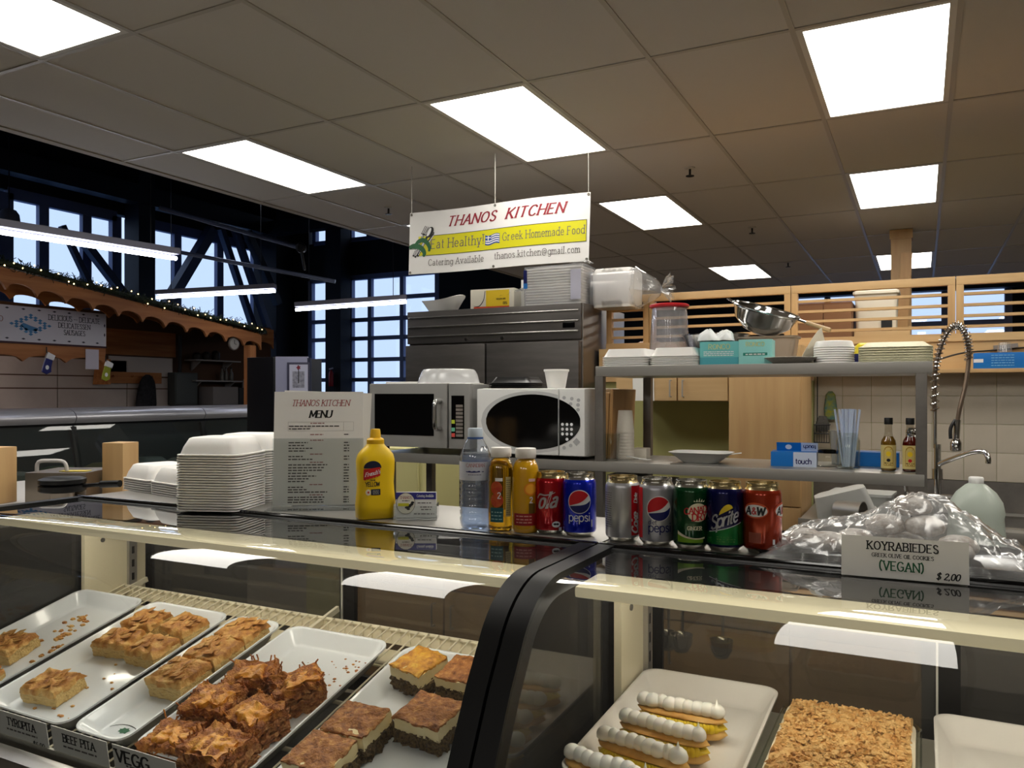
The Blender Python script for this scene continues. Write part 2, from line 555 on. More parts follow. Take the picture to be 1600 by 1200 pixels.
# ceiling light panels
panel_mat = emitter('fluorescent_diffuser', (255, 250, 240), PANEL_STRENGTH)
frame_mat = M('light_frame_paint', (225, 222, 215), 0.5)
light_where = ['above the white microwave oven', 'above the hanging shop banner', 'nearest the open hall, over the foam boxes', 'behind the big square panel near the wooden column',
               'just past the banner', 'at the ceiling edge behind the fridge', 'cut in two by the wooden column', 'small and distant above the slatted screen', 'distant at the ceiling edge behind the fridge',
               'beside the sink end of the kitchen', 'beyond the sink end of the kitchen', 'farthest over at the window end', 'at the top edge above the open hall',
               'straight above the pastry case', 'above the cookie tray', 'above the far end of the dessert case', 'added unseen behind the shopper as fill, first of three', 'added unseen behind the shopper as fill, second of three', 'added unseen behind the shopper as fill, third of three']
lp = None
for k, (x, y) in enumerate(LIGHTS):
    lab = 'glowing white ceiling light panel ' + light_where[k]
    if lp is None:
        lp = thing('ceiling_light', lab, 'ceiling light', (x, y, CEIL), 0, 'fluorescent panels in the ceiling')
        f = MB()
        f.box(-0.30, -0.605, -0.004, -0.268, 0.605, 0.03).box(0.268, -0.605, -0.004, 0.30, 0.605, 0.03)
        f.box(-0.268, -0.605, -0.004, 0.268, -0.575, 0.03).box(-0.268, 0.575, -0.004, 0.268, 0.605, 0.03)
        f.build('frame', frame_mat, lp, smooth=False)
        MB().box(-0.268, -0.575, 0.002, 0.268, 0.575, 0.012).build('diffuser', panel_mat, lp, smooth=False)
    else:
        copy_tree(lp, loc=(x, y, CEIL), label=lab)

# sprinkler heads
sp = None
for (x, y), lab in (((-1.372, 5.282), 'dark sprinkler head in the ceiling between the bright panels, nearest'), ((-1.364, 7.434), 'dark sprinkler head in the ceiling, middle of the row of three'),
                    ((-1.36, 9.6), 'tiny sprinkler head in the ceiling above the slatted screen'), ((-3.834, 5.301), 'dark sprinkler head in the ceiling beside the banner string')):
    if sp is None:
        sp = thing('ceiling_sprinkler', lab, 'sprinkler', (x, y, CEIL), 0, 'ceiling sprinklers')
        MB().lathe([(0.034, 0), (0.034, -0.006), (0.012, -0.01)], 16).build('collar', M('sprinkler_collar', (205, 200, 190), 0.4), sp)
        b = MB().cyl((0, 0, -0.008), (0, 0, -0.05), 0.008, 8)
        b.lathe([(0.004, -0.05), (0.028, -0.054), (0.028, -0.058), (0.004, -0.058)], 12)
        b.build('nozzle', M('sprinkler_metal', (40, 34, 30), 0.4, 0.6), sp)
    else:
        copy_tree(sp, loc=(x, y, CEIL), label=lab)

# walls behind the shopper and at the far side
plaster = M('plaster', (150, 142, 128), 0.9)
struct(MB().box(-15, -5.2, 0, 6, -5, 8).build('wall_front', plaster, smooth=False), 'plain wall behind the shopper')
struct(MB().box(5.9, -5, 0, 6.1, 14.6, 8).build('wall_right', plaster, smooth=False), 'plain side wall of the market')

# ---- the tall dark hall: left wall with windows, far wall with glazed doors
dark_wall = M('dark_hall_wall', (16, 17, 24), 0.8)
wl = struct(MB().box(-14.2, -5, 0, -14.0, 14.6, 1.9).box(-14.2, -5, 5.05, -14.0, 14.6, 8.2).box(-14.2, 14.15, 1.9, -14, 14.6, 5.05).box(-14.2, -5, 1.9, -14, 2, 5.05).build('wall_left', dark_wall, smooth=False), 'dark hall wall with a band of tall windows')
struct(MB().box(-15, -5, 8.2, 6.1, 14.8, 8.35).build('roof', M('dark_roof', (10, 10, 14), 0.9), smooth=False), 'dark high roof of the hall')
win_n = 0
def window(name_pts, axis, pos, a0, a1, z0, z1, vs, hs, lab, mat=navy_frame, w=0.07):
    """window in a wall: frame and glazing bars with panes between; axis is the wall normal"""
    global win_n
    win_n += 1
    B = (lambda a, b, za, zb, t: (pos - t, a, za, pos + t, b, zb)) if axis == 'X' else (lambda a, b, za, zb, t: (a, pos - t, za, b, pos + t, zb))
    f = MB()
    for a in (a0, a1):
        f.box(*B(a - w / 2, a + w / 2, z0, z1, 0.06))
    for z in (z0, z1):
        f.box(*B(a0, a1, z - w / 2, z + w / 2, 0.06))
    o = struct(f.build('window_%d' % win_n, mat, smooth=False), lab)
    for a in vs:
        MB().box(*B(a - w * 0.45, a + w * 0.45, z0, z1, 0.05)).build('mullion', mat, o, smooth=False)
    for z in hs:
        MB().box(*B(a0, a1, z - w * 0.4, z + w * 0.4, 0.045)).build('glazing_bar', mat, o, smooth=False)
    al = [a0] + list(vs) + [a1]
    zl = [z0] + list(hs) + [z1]
    for i in range(len(al) - 1):
        for j in range(len(zl) - 1):
            MB().box(*B(al[i], al[i + 1], zl[j], zl[j + 1], 0.003)).build('pane', pane_glass, o, smooth=False)
    return o
window('', 'X', -14.05, 2.0, 8.1, 1.95, 5.0, [3.4, 4.8, 6.3], [], 'tall hall windows behind the deli stall roof', w=0.2)
window('', 'X', -14.05, 8.3, 10.4, 1.95, 5.0, [8.95, 9.78], [], 'tall hall windows beside the black column', w=0.2)
window('', 'X', -14.05, 10.75, 14.1, 1.95, 5.0, [11.85, 13.0], [], 'tall hall windows behind the diagonal braces', w=0.2)
# far wall, pieced round its openings
fw = MB()
def fwb(x0, x1, z0, z1):
    fw.box(x0, 14.5, z0, x1, 14.7, z1)
fwb(-14.2, -12.75, 0, 8.2); fwb(-12.75, -9.2, 4.16, 5.02); fwb(-12.75, -9.2, 5.75, 8.2); fwb(-12.75, -9.2, 0, 1.15)
fwb(-9.2, -2.0, 0, 8.2); fwb(-2.0, 1.25, 0, 1.2); fwb(-2.0, 1.25, 4.3, 8.2); fwb(1.25, 6.1, 0, 8.2)
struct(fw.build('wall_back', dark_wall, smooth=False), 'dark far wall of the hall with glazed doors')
window('', 'Y', 14.55, -12.72, -11.9, 1.15, 4.16, [], [1.36, 1.85, 2.3, 2.78, 3.2, 3.66], 'narrow glazed bay beside the dark pillar, looking on the sea', w=0.11)
window('', 'Y', 14.55, -11.55, -9.22, 1.15, 4.16, [-11.01, -10.14], [1.36, 1.85, 2.3, 2.78, 3.2, 3.66], 'glazed door of many panes looking on the sea', w=0.11)
window('', 'Y', 14.55, -12.6, -11.9, 5.02, 5.75, [], [], 'small upper window over the narrow bay', w=0.1)
window('', 'Y', 14.55, -11.55, -9.22, 5.02, 5.75, [-11.05, -10.45, -10.2], [], 'upper window over the glazed door', w=0.1)
window('', 'Y', 14.55, -2.0, 1.2, 1.2, 4.3, [-1.42, -0.56, 0.33], [1.8, 2.66], 'wide window behind the slatted screen', w=0.1)
beams = struct(MB().box(-2.2, 14.2, 3.16, 1.4, 14.45, 3.33).build('trim_1', iron, smooth=False), 'black beam across the far window')
pil = struct(MB().box(-11.93, 14.1, 0, -11.5, 14.45, 8.2).box(-13.9, 13.9, 0, -13.2, 14.45, 8.2).build('trim_2', dark_wall, smooth=False), 'dark pillars of the far wall')
struct(MB().box(-13.7, 10.35, 0, -13.3, 10.72, 8.2).build('trim_3', iron, smooth=False), 'black hall column in front of the windows')

# world outside
struct(MB().box(-400, 14.9, -4.2, 300, 600, -4).box(-400, -300, -4.2, -16, 14.9, -4).build('sea_water', M('sea', (120, 150, 190), 0.25, bump=(0.6, 0.8)), smooth=False), 'pale blue sea outside the windows')
hl = MB()
rr = random.Random(3)
pts = []
for i in range(41):
    x = -420 + i * 18
    pts.append((x, 4 + 12 * abs(math.sin(i * 0.37)) + 6 * rr.random()))
hl.loft([[(x, 560, -4), (x, 560, h), (x, 590, h * 0.9), (x, 590, -4)] for x, h in pts])
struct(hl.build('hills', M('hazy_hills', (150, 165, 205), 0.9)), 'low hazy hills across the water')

# ---- structural steel of the hall
br = None
def brace(name, lab, a, b, w, h=None, mat=iron, group='steel braces of the hall'):
    return tag(MB().bar(a, b, w, h or w).build(name, mat, smooth=False), lab, 'brace', group)
steel_blue = M('painted_steel_blue', (58, 66, 92), 0.5)
brace('diagonal_brace', 'diagonal steel brace leaning up to the truss joint, nearest the black column', (-13.5, 8.93, 0.0), (-13.5, 12.3, 5.05), 0.2, mat=steel_blue)
brace('diagonal_brace', 'steel brace running down from the truss joint, first of a close pair', (-13.5, 12.55, 5.1), (-13.5, 13.6, 2.8), 0.13, mat=steel_blue)
brace('diagonal_brace', 'steel brace running down from the truss joint, second of a close pair', (-13.3, 12.75, 5.1), (-13.3, 13.85, 2.8), 0.13, mat=steel_blue)
brace('diagonal_brace', 'dark steel brace by the corner pillar', (-13.2, 13.0, 5.1), (-13.2, 13.95, 3.6), 0.16)
brace('diagonal_brace', 'thin steel brace behind the pendant lamp', (-13.5, 8.95, 4.5), (-13.5, 9.6, 3.3), 0.1, mat=steel_blue)
brace('diagonal_brace', 'steel brace beside the black hall column', (-13.5, 9.35, 4.3), (-13.5, 10.3, 3.3), 0.14, mat=steel_blue)
brace('roof_beam', 'dark horizontal truss chord above the left windows', (-13.4, 4, 5.35), (-13.4, 14.3, 5.35), 0.3, 0.35)
brace('roof_beam', 'dark roof beam crossing the upper hall', (-13.8, 10.5, 6.2), (-4.9, 10.5, 6.2), 0.3, 0.4)
brace('roof_beam', 'dark roof beam over the far doors', (-13.8, 13.8, 5.3), (-4.9, 13.8, 5.3), 0.25, 0.3)
brace('diagonal_brace', 'dark brace rising to the roof over the stall', (-11.2, 10.5, 6.42), (-9.7, 10.5, 8.15), 0.16)
brace('diagonal_brace', 'dark brace rising to the roof beside the corner', (-7.4, 10.5, 6.42), (-8.9, 10.5, 8.15), 0.16)
# pipes hung below the roof
def pipe(lab, a, b, r=0.03, mat=None):
    return tag(MB().cyl(a, b, r, 10).build('ceiling_pipe', mat or M('galvanised', (110, 120, 150), 0.4, 0.5), smooth=True), lab, 'pipe', 'pipes hung in the hall')
pipe('upper grey pipe hung in the hall ending at a valve', (-6.78, 5.518, 3.40), (-5.56, 6.14, 3.01), 0.022)
pipe('lower grey pipe hung in the hall above the strip light', (-6.9, 5.45, 3.02), (-5.22, 6.32, 2.665), 0.02)

# strip lights in the hall
tube_mat = emitter('hall_tube_glow', (235, 240, 255), TUBE_STRENGTH)
def strip_light(lab, a, b, w=0.11, glow=None):
    a, b = Vector(a), Vector(b)
    t = thing('strip_light', lab, 'strip light', tuple((a + b) / 2), 0, 'strip lights hung in the hall')
    o = (a + b) / 2
    la, lb = a - o, b - o
    MB().bar(la + Vector((0, 0, 0.055)), lb + Vector((0, 0, 0.055)), w, 0.05).build('housing', M('strip_housing', (130, 130, 150), 0.5), t, smooth=False)
    MB().cyl(la, lb, 0.017, 10).build('tube', glow or tube_mat, t)
    for k in (0.12, 0.88):
        p = la.lerp(lb, k)
        MB().cyl(p + Vector((0, 0, 0.07)), Vector((p.x, p.y, 8.2 - o.z)), 0.004, 5).build('suspension_wire', iron, t)
    return t
strip_light('long glowing strip light above the sausage sign', (-5.5, 2.6, 2.615), (-5.5, 4.634, 2.665))
strip_light('glowing strip light over the end of the garland', (-7.657, 6.192, 2.623), (-6.471, 6.798, 2.695))
strip_light('added strip light hidden behind the sausage sign to brighten the stall', (-8.6, 3.5, 2.28), (-8.6, 5.1, 2.28), glow=emitter('stall_fill_glow', (255, 240, 225), 55))  # unseen lamp, added to brighten the stall wall
strip_light('glowing strip light in front of the glazed door', (-6.266, 6.903, 2.486), (-5.157, 7.471, 2.572))
t = thing('pendant_lamp', 'round bright pendant lamp just under the ceiling edge', 'lamp', (-6.9, 6.58, 3.83))
MB().lathe([(0.03, 0.32), (0.05, 0.3), (0.10, 0.12), (0.165, 0.02), (0.17, 0.0), (0.16, 0.0), (0.09, 0.11), (0.03, 0.28)], 24, cap0=True, cap1=True).build('shade', M('lamp_shade_metal', (190, 190, 200), 0.4, 0.3), t)
MB().lathe([(0.0001, -0.03), (0.08, -0.022), (0.14, -0.005), (0.155, 0.012), (0.0001, 0.02)], 20, cap0=False, cap1=False).build('bulb', tube_mat, t)
t = thing('bell_lamp', 'small grey bell-shaped pendant in front of the tall windows', 'lamp', (-11.6, 6.9, 3.86))
MB().lathe([(0.17, 0), (0.16, 0.02), (0.13, 0.24), (0.09, 0.30), (0.03, 0.32)], 16).build('shade', M('bell_grey', (92, 98, 115), 0.5), t)
MB().cyl((0, 0, 0.3), (0, 0, 2.2), 0.008, 6).build('cord', iron, t)
# camera-like box on the pipe end
t = thing('pipe_valve', 'round dark valve at the end of the upper hall pipe', 'valve', (-5.52, 6.16, 3.0))
MB().lathe([(0.03, -0.05), (0.05, -0.03), (0.05, 0.03), (0.03, 0.05)], 14).build('body', iron, t, rot=(RAD(90), 0, RAD(30)))
MB().cyl((0, 0, 0), (0.02, 0.03, -0.22), 0.014, 8).build('outlet', iron, t)

# ================================================================== DISPLAY CASES
PROFILE = [(1.385, 1.266), (1.30, 1.266), (1.20, 1.266)] + [(1.14 - 0.16 * math.sin(RAD(a)), 1.266 - 0.16 * (1 - math.cos(RAD(a)))) for a in range(0, 63, 5)] + \
          [(0.968, 1.137), (0.941, 1.088), (0.915, 1.040), (0.88, 0.975), (0.855, 0.918)]
case_glass = thin_glass('case_glass', (247, 249, 247), 1.6, 0.015, haze=0.012)
door_glass = thin_glass('door_glass', (190, 188, 182), 1.2, 0.02, haze=0.03)
grey_deck = M('case_deck', (70, 68, 64), 0.5)
lamp_glow = emitter('case_lamp_glow', (255, 246, 228), CASE_LAMP_STRENGTH)

def display_case(x0, x1, lab, mid, lamp_x):
    c = thing('display_case', lab, 'display case', ((x0 + x1) / 2, 1.2, 0))
    ox, oy = (x0 + x1) / 2, 1.2
    W = (x1 - x0) / 2
    P = [(y - oy, z) for y, z in PROFILE]
    def sh(mb, *b):
        return mb.box(b[0] - ox, b[1] - oy, b[2], b[3] - ox, b[4] - oy, b[5])
    # plinth
    sh(MB(), x0, 0.84, 0.02, x1, 1.60, 0.80).build('plinth', black_satin, c, bevel=0.006)
    sh(MB(), x0 + 0.01, 0.86, 0.80, x1 - 0.01, 1.57, 0.812).build('deck', grey_deck, c, smooth=False)
    sh(MB(), x0, 0.835, 0.80, x1, 0.872, 0.915).build('bottom_rail', alu, c, bevel=0.006)
    # curved glass
    g = MB().loft([[(-W + 0.03, y, z), (W - 0.03, y, z)] for y, z in P], False, False, closed=False)
    g.build('curved_glass', case_glass, c, angle=60)
    # end frames with glass in them
    for s in (-1, 1):
        xa, xb = (-W, -W + 0.032) if s < 0 else (W - 0.032, W)
        fr = MB().ribbonbox([(y, z + 0.006) for y, z in P], 0.034, 'X', xa, xb)
        fr.build('end_frame', black_satin, c, angle=50)
        poly = [(y, z - 0.02) for y, z in P if z > 0.93] + [(0.868 - oy, 0.90), (1.385 - oy, 0.90)]
        MB().prism(poly, 'X', s * (W - 0.018) - 0.002, s * (W - 0.018) + 0.002).build('end_glass', door_glass, c, smooth=False)
        # solid back corner, cream inside with a slotted shelf standard
        sh(MB(), ox + min(xa, xb), 1.385, 0.80, ox + max(xa, xb), 1.60, 1.25).build('corner_post', black_satin, c, smooth=False)
        xi = W - 0.04
        ep = MB().box(s * xi - 0.007, 1.378 - oy, 0.812, s * xi + 0.007, 1.565 - oy, 1.243).build('end_panel', cream, c, smooth=False)
        MB().cyl((s * (xi - 0.006), 1.43 - oy, 1.15), (s * (xi - 0.010), 1.43 - oy, 1.15), 0.006, 10).build('screw', steel_dark, ep)
        st = MB()
        X0, X1 = sorted((s * (xi - 0.007), s * (xi - 0.017)))
        st.box(X0, 1.505 - oy, 0.83, X1, 1.53 - oy, 1.15)
        sto = st.build('shelf_standard', steel, ep, smooth=False)
        sl = MB()
        X2, X3 = sorted((s * (xi - 0.017), s * (xi - 0.0176)))
        for q in range(8):
            z = 0.84 + q * 0.037
            sl.box(X2, 1.513 - oy, z, X3, 1.521 - oy, z + 0.02)
        tag(sl.build('slots', black_plastic, ep, smooth=False))
    # top over the back with black nosing
    sh(MB(), x0, 1.40, 1.245, x1, 1.70, 1.27).build('worktop', steel, c, bevel=0.003)
    MB().cyl((-W, 1.392 - oy, 1.262), (W, 1.392 - oy, 1.262), 0.0125, 12).build('nosing', black_gloss, c)
    MB().cyl((-W, 1.372 - oy, 1.262), (W, 1.372 - oy, 1.262), 0.0075, 10).build('glass_gasket', black_satin, c)
    sh(MB(), x0 + 0.03, 1.255, 1.226, x1 - 0.03, 1.40, 1.252).build('lamp_canopy', black_satin, c, smooth=False)
    sh(MB(), x0 + 0.05, 1.150, 1.232, x1 - 0.05, 1.255, 1.250).build('glowing_lip', M('glowing_lip', (236, 222, 184), 0.4, emit=0.28), c, bevel=0.006)  # cream canopy lip; weak emission added to make it look brighter
    lt = MB().cyl((lamp_x[0] - ox, 1.31 - oy, 1.212), (lamp_x[1] - ox, 1.31 - oy, 1.212), 0.011, 12).build('lamp_tube', lamp_glow, c)
    # rear sliding doors
    for k, (a, b) in enumerate(((x0 + 0.03, mid + 0.03), (mid - 0.03, x1 - 0.03))):
        y = 1.572 + 0.018 * k
        dr = sh(MB(), a, y, 0.82, a + 0.035, y + 0.014, 1.243)
        sh(dr, b - 0.035, y, 0.82, b, y + 0.014, 1.243)
        sh(dr, a, y, 0.82, b, y + 0.014, 0.85)
        sh(dr, a, y, 1.215, b, y + 0.014, 1.243)
        d = dr.build('sliding_door', black_satin, c, smooth=False)
        sh(MB(), a + 0.03, y + 0.005, 0.845, b - 0.03, y + 0.008, 1.22).build('door_pane', door_glass, d, smooth=False)
        sh(MB(), b - 0.0375, y - 0.004, 0.85, b - 0.034, y, 1.215).build('edge_strip', M('edge_strip_grey', (190, 188, 180), 0.3), d, smooth=False)
    return c
case_l = display_case(-2.03, -0.535, 'curved-glass display case holding the savoury pies', -1.27, (-1.95, -0.62))
case_r = display_case(-0.53, 1.05, 'curved-glass display case holding the cream desserts', 0.03, (-0.45, 0.97))

# ---- wire shelf tilted to the front
SL = 0.2586
def shelf_z(y, h=0.0):
    return 1.017 + SL * (y - 1.5) + h
ws = thing('wire_shelf', 'cream wire shelf tilted down to the glass under the pie trays', 'shelf', (-1.28, 1.2, 0))
wire_mat = M('wire_coating', (236, 226, 200), 0.4)
for y in (0.955, 1.1, 1.24, 1.38, 1.5):
    MB().cyl((-0.71, y - 1.2, shelf_z(y, -0.006)), (0.70, y - 1.2, shelf_z(y, -0.006)), 0.0045, 8).build('cross_rod', wire_mat, ws)
wp = None
for k in range(53):
    x = -0.70 + k * 0.0265
    if wp is None:
        wp = MB().tube([(0, -0.245, shelf_z(0.955)), (0, 0.295, shelf_z(1.495)), (0, 0.3, shelf_z(1.5, -0.012)), (0, 0.3, shelf_z(1.5, -0.035))], 0.0021, 6).build('wire', wire_mat, ws, loc=(x, 0, 0))
    else:
        dup(wp, ws, (x, 0, 0))
MB().box(-0.71, 0.302, shelf_z(1.5, -0.04), 0.70, 0.308, shelf_z(1.5, -0.008)).build('back_strip', wire_mat, ws, smooth=False)
MB().box(-0.71, 0.20, shelf_z(1.4, -0.03), 0.70, 0.30, shelf_z(1.4, -0.027)).build('back_ledge', cream, ws, smooth=False)
for x in (-0.69, 0.0, 0.68):
    MB().bar((x, -0.24, shelf_z(0.96, -0.014)), (x, 0.36, shelf_z(1.56, -0.014)), 0.008, 0.014).build('bracket', wire_mat, ws, smooth=False)
MB().box(-0.71, -0.258, shelf_z(0.95, -0.045), 0.70, -0.252, shelf_z(0.95, 0.006)).build('ticket_rail', M('ticket_rail_paint', (205, 200, 188), 0.4), ws, smooth=False)

# ---- trays
def make_tray(w, l, h, r, lab, loc, tilt, name='serving_tray', mat=melamine, group=None, rz=0):
    t = thing(name, lab, 'tray', loc, 0, group, rot=(tilt, 0, rz))
    b = 0.026
    pr = [(w - 2 * b, l - 2 * b, r * 0.7, 0), (w - 0.012, l - 0.012, r, h - 0.006), (w, l, r, h - 0.004), (w, l, r, h), (w - 0.006, l - 0.006, r, h + 0.0005),
          (w - 0.012, l - 0.012, r, h - 0.002), (w - 2 * b + 0.004, l - 2 * b + 0.004, r * 0.7, 0.008), (w - 2 * b - 0.012, l - 2 * b - 0.012, r * 0.6, 0.0045),
          (w - 2 * b - 0.03, l - 2 * b - 0.03, r * 0.5, 0.006), (0.02, 0.02, 0.005, 0.006)]
    MB().rloft(pr, 6).build('dish', mat, t, angle=60)
    return t
TILT = math.atan(SL)
TRAYS = {'t1': (-1.875, 0.255, 'long white tray nearly empty of pie, at the case end'), 't2': (-1.588, 0.27, 'long white tray of cheese pies'), 't3': (-1.362, 0.145, 'narrow white tray of beef pies with a printed crest'),
         't4': (-1.128, 0.272, 'white tray piled with shredded vegetable pies'), 't5': (-0.765, 0.37, 'wide white tray of moussaka squares')}
TRAY_O = {}
YC = 1.183
for k, (x, w, lab) in TRAYS.items():
    TRAY_O[k] = make_tray(w, 0.432, 0.036, 0.03, lab, (x, YC, shelf_z(YC, 0.003)), TILT, group='white trays in the pie case')
# crest printed on the narrow tray
cr = MB()
fn = lambda a, b: (a, b - 0.168, 0.0066)
arc = [(0.04 * math.cos(RAD(a)), 0.022 * math.sin(RAD(a))) for a in range(20, 175, 12)]
for i in range(len(arc) - 1):
    cr.add([fn(*arc[i]), fn(*arc[i + 1]), fn(arc[i + 1][0] * 0.95, arc[i + 1][1] * 0.93), fn(arc[i][0] * 0.95, arc[i][1] * 0.93)], [(0, 1, 2, 3)])
cr.build('crest_line', ink, TRAY_O['t3'])
MB().fan([(0.004 + 0.011 * math.cos(RAD(a)) * (1 + 0.35 * (k % 2)), 0.006 + 0.006 * math.sin(RAD(a)) * (1 + 0.5 * (k % 2))) for k, a in enumerate(range(0, 360, 24))], fn).build('crest_leaf', ink_green, TRAY_O['t3'])

# ---- pies
def nz(p, s=1.0, seed=0.0):
    return noise.noise(Vector(p) * s + Vector((seed, seed * 1.7, seed * 0.3)))
def slab(lx, ly, z0, z1, seed, amp=0.004, n=10, fr=60, rough=0.0, crown=0.0, taper=0.0, nzl=3, zr=0.4):
    """block with lumpy faces: grid top, ragged sides"""
    mb = MB()
    rings = []
    m = n
    def edge():
        pts = []
        for i in range(m):
            pts.append((-0.5 + i / m, -0.5))
        for i in range(m):
            pts.append((0.5, -0.5 + i / m))
        for i in range(m):
            pts.append((0.5 - i / m, 0.5))
        for i in range(m):
            pts.append((-0.5, 0.5 - i / m))
        return pts
    E_ = edge()
    for j in range(nzl + 1):
        f = j / nzl
        z = z0 + (z1 - z0) * f
        ring = []
        for ex, ey in E_:
            k = 1 - taper * f
            x, y = ex * lx * k, ey * ly * k
            l = math.hypot(x, y) or 1
            d = amp * nz((x, y, z), fr, seed) + rough * nz((x, y, z), fr * 3, seed + 5)
            ring.append((x + x / l * d, y + y / l * d, z + amp * zr * nz((x, y, z), fr, seed + 9)))
        rings.append(ring)
    # cap rings towards the centre
    top = rings[-1]
    for q in (0.8, 0.6, 0.4, 0.2, 0.04):
        ring = []
        for x, y, z in top:
            X, Y = x * q, y * q
            ring.append((X, Y, z1 + crown * (1 - q * q) + amp * nz((X, Y, 0), fr, seed + 3) * 1.1 + rough * nz((X, Y, 0), fr * 2.5, seed + 7)))
        rings.append(ring)
    return mb.loft(rings)
def mat_food(name, cols, scale, rough=0.55, bump=(90, 0.5), dist=0.5, stretch=(1, 1, 1)):
    """browning pattern over several tones of baked crust"""
    m = M(name, cols[0], rough, bump=bump, var=(scale, cols[-1], stretch))
    nt = m.node_tree
    rp = [n for n in nt.nodes if n.type == 'VALTORGB'][0].color_ramp
    rp.elements[0].position = 0.3
    rp.elements[1].position = 0.72
    for i, c in enumerate(cols[1:-1]):
        e = rp.elements.new(0.3 + 0.42 * (i + 1) / (len(cols) - 1))
        e.color = lin(c)
    return m
filo_top = mat_food('filo_crust', [(138, 80, 34), (190, 132, 62), (214, 168, 96), (228, 194, 130)], 34, bump=(130, 0.8))
filo_side = mat_food('filo_side', [(168, 128, 66), (218, 188, 124), (196, 154, 84)], 60, bump=(200, 0.9), stretch=(1, 1, 4))
shred_top = mat_food('shredded_crust', [(104, 52, 22), (160, 92, 40), (196, 128, 52), (222, 164, 70)], 50, bump=(260, 1.0))
shred_side = mat_food('shredded_side', [(104, 58, 32), (166, 102, 56), (200, 146, 90), (130, 74, 40)], 100, bump=(260, 1.0))
melt = mat_food('melted_cheese', [(170, 96, 30), (222, 148, 44), (232, 176, 72)], 60, rough=0.3, bump=(150, 0.6))
mous_top = mat_food('browned_bechamel', [(96, 50, 22), (152, 92, 44), (182, 122, 64), (214, 164, 98)], 75, bump=(170, 1.0))
mous_yel = mat_food('golden_bechamel', [(140, 78, 26), (206, 146, 48), (228, 186, 78)], 60, bump=(140, 0.8))
bechamel = mat_food('bechamel', [(232, 212, 158), (240, 226, 184)], 30, rough=0.45, bump=(60, 0.2))
mince = mat_food('minced_meat', [(34, 24, 14), (74, 56, 34), (124, 100, 64), (60, 44, 26)], 190, bump=(300, 1.0))

def on_tray(k, x, y):
    """position on the tray floor in tray coordinates from a world X, Y"""
    tx = TRAYS[k][0]
    return (x - tx, (y - YC) / math.cos(TILT), 0.0065)
def world_on(k, x, y, h=0.0):
    lx, ly, lz = on_tray(k, x, y)
    T = TRAY_O[k]
    m = Matrix.Translation(T.location) @ Matrix.Rotation(TILT, 4, 'X')
    return m @ Vector((lx, ly, lz + h))
def food(name, lab, cat, k, x, y, rz, group=None):
    o = thing(name, lab, cat, tuple(world_on(k, x, y)), 0, group)
    o.rotation_mode = 'XYZ'
    o.rotation_euler = (Matrix.Rotation(TILT, 4, 'X') @ Matrix.Rotation(rz, 4, 'Z')).to_euler()
    return o
def cheese_pie(lab, k, x, y, rz, lx, ly, seed, h=0.034):
    o = food('cheese_pie', lab, 'pie', k, x, y, rz, 'squares of cheese and beef pie')
    slab(lx, ly, 0, h * 0.72, seed, 0.0035, 14, 70, 0.0022, nzl=6).build('filling', filo_side, o, angle=80)
    slab(lx * 1.03, ly * 1.03, h * 0.66, h, seed + 2, 0.007, 16, 55, 0.0035, crown=0.005, taper=0.07).build('crust', filo_top, o, angle=80)
    fl = MB()
    r = random.Random(seed)
    for q in range(9):
        a, b = r.uniform(-0.5, 0.3) * lx, r.uniform(-0.4, 0.3) * ly
        w, d = r.uniform(0.015, 0.03), r.uniform(0.012, 0.02)
        z = h + 0.004
        fl.add([(a, b, z), (a + w, b + 0.004, z + 0.003), (a + w, b + d, z + 0.006), (a + 0.003, b + d, z + 0.001),
                (a, b, z - 0.001), (a + w, b + 0.004, z + 0.002), (a + w, b + d, z + 0.005), (a + 0.003, b + d, z)],
               [(0, 1, 2, 3), (7, 6, 5, 4), (0, 4, 5, 1), (1, 5, 6, 2), (2, 6, 7, 3), (3, 7, 4, 0)])
    fl.build('flake', filo_top, o)
    return o
cheese_pie('broken corner of pie at the edge of the nearly empty tray', 't1', -1.915, 1.14, 0.2, 0.10, 0.085, 1.1)
cheese_pie('small pie scrap low in the nearly empty tray', 't1', -1.83, 1.045, 0.5, 0.05, 0.045, 2.3, 0.02)
cheese_pie('golden cheese pie square under the blue reflection, back of its tray', 't2', -1.655, 1.318, 0.05, 0.095, 0.07, 3.7)
cheese_pie('golden cheese pie square in the back corner of its tray', 't2', -1.535, 1.325, -0.15, 0.095, 0.07, 4.2)
cheese_pie('brown-topped cheese pie square behind the lone one in front', 't2', -1.645, 1.236, 0.12, 0.10, 0.07, 5.9)
cheese_pie('brown-topped cheese pie square against the tray rim', 't2', -1.53, 1.232, 0.0, 0.095, 0.075, 6.4)
cheese_pie('lone cheese pie square at the front of its tray', 't2', -1.628, 1.066, 0.1, 0.10, 0.075, 7.8)
cheese_pie('beef pie at the back of the narrow tray', 't3', -1.362, 1.335, 0.0, 0.092, 0.075, 8.1, 0.040)
cheese_pie('beef pie in the middle of the narrow tray row', 't3', -1.36, 1.252, 0.0, 0.095, 0.085, 9.6, 0.042)
cheese_pie('beef pie nearest the front of the narrow tray row', 't3', -1.362, 1.165, 0.03, 0.095, 0.085, 10.2, 0.042)
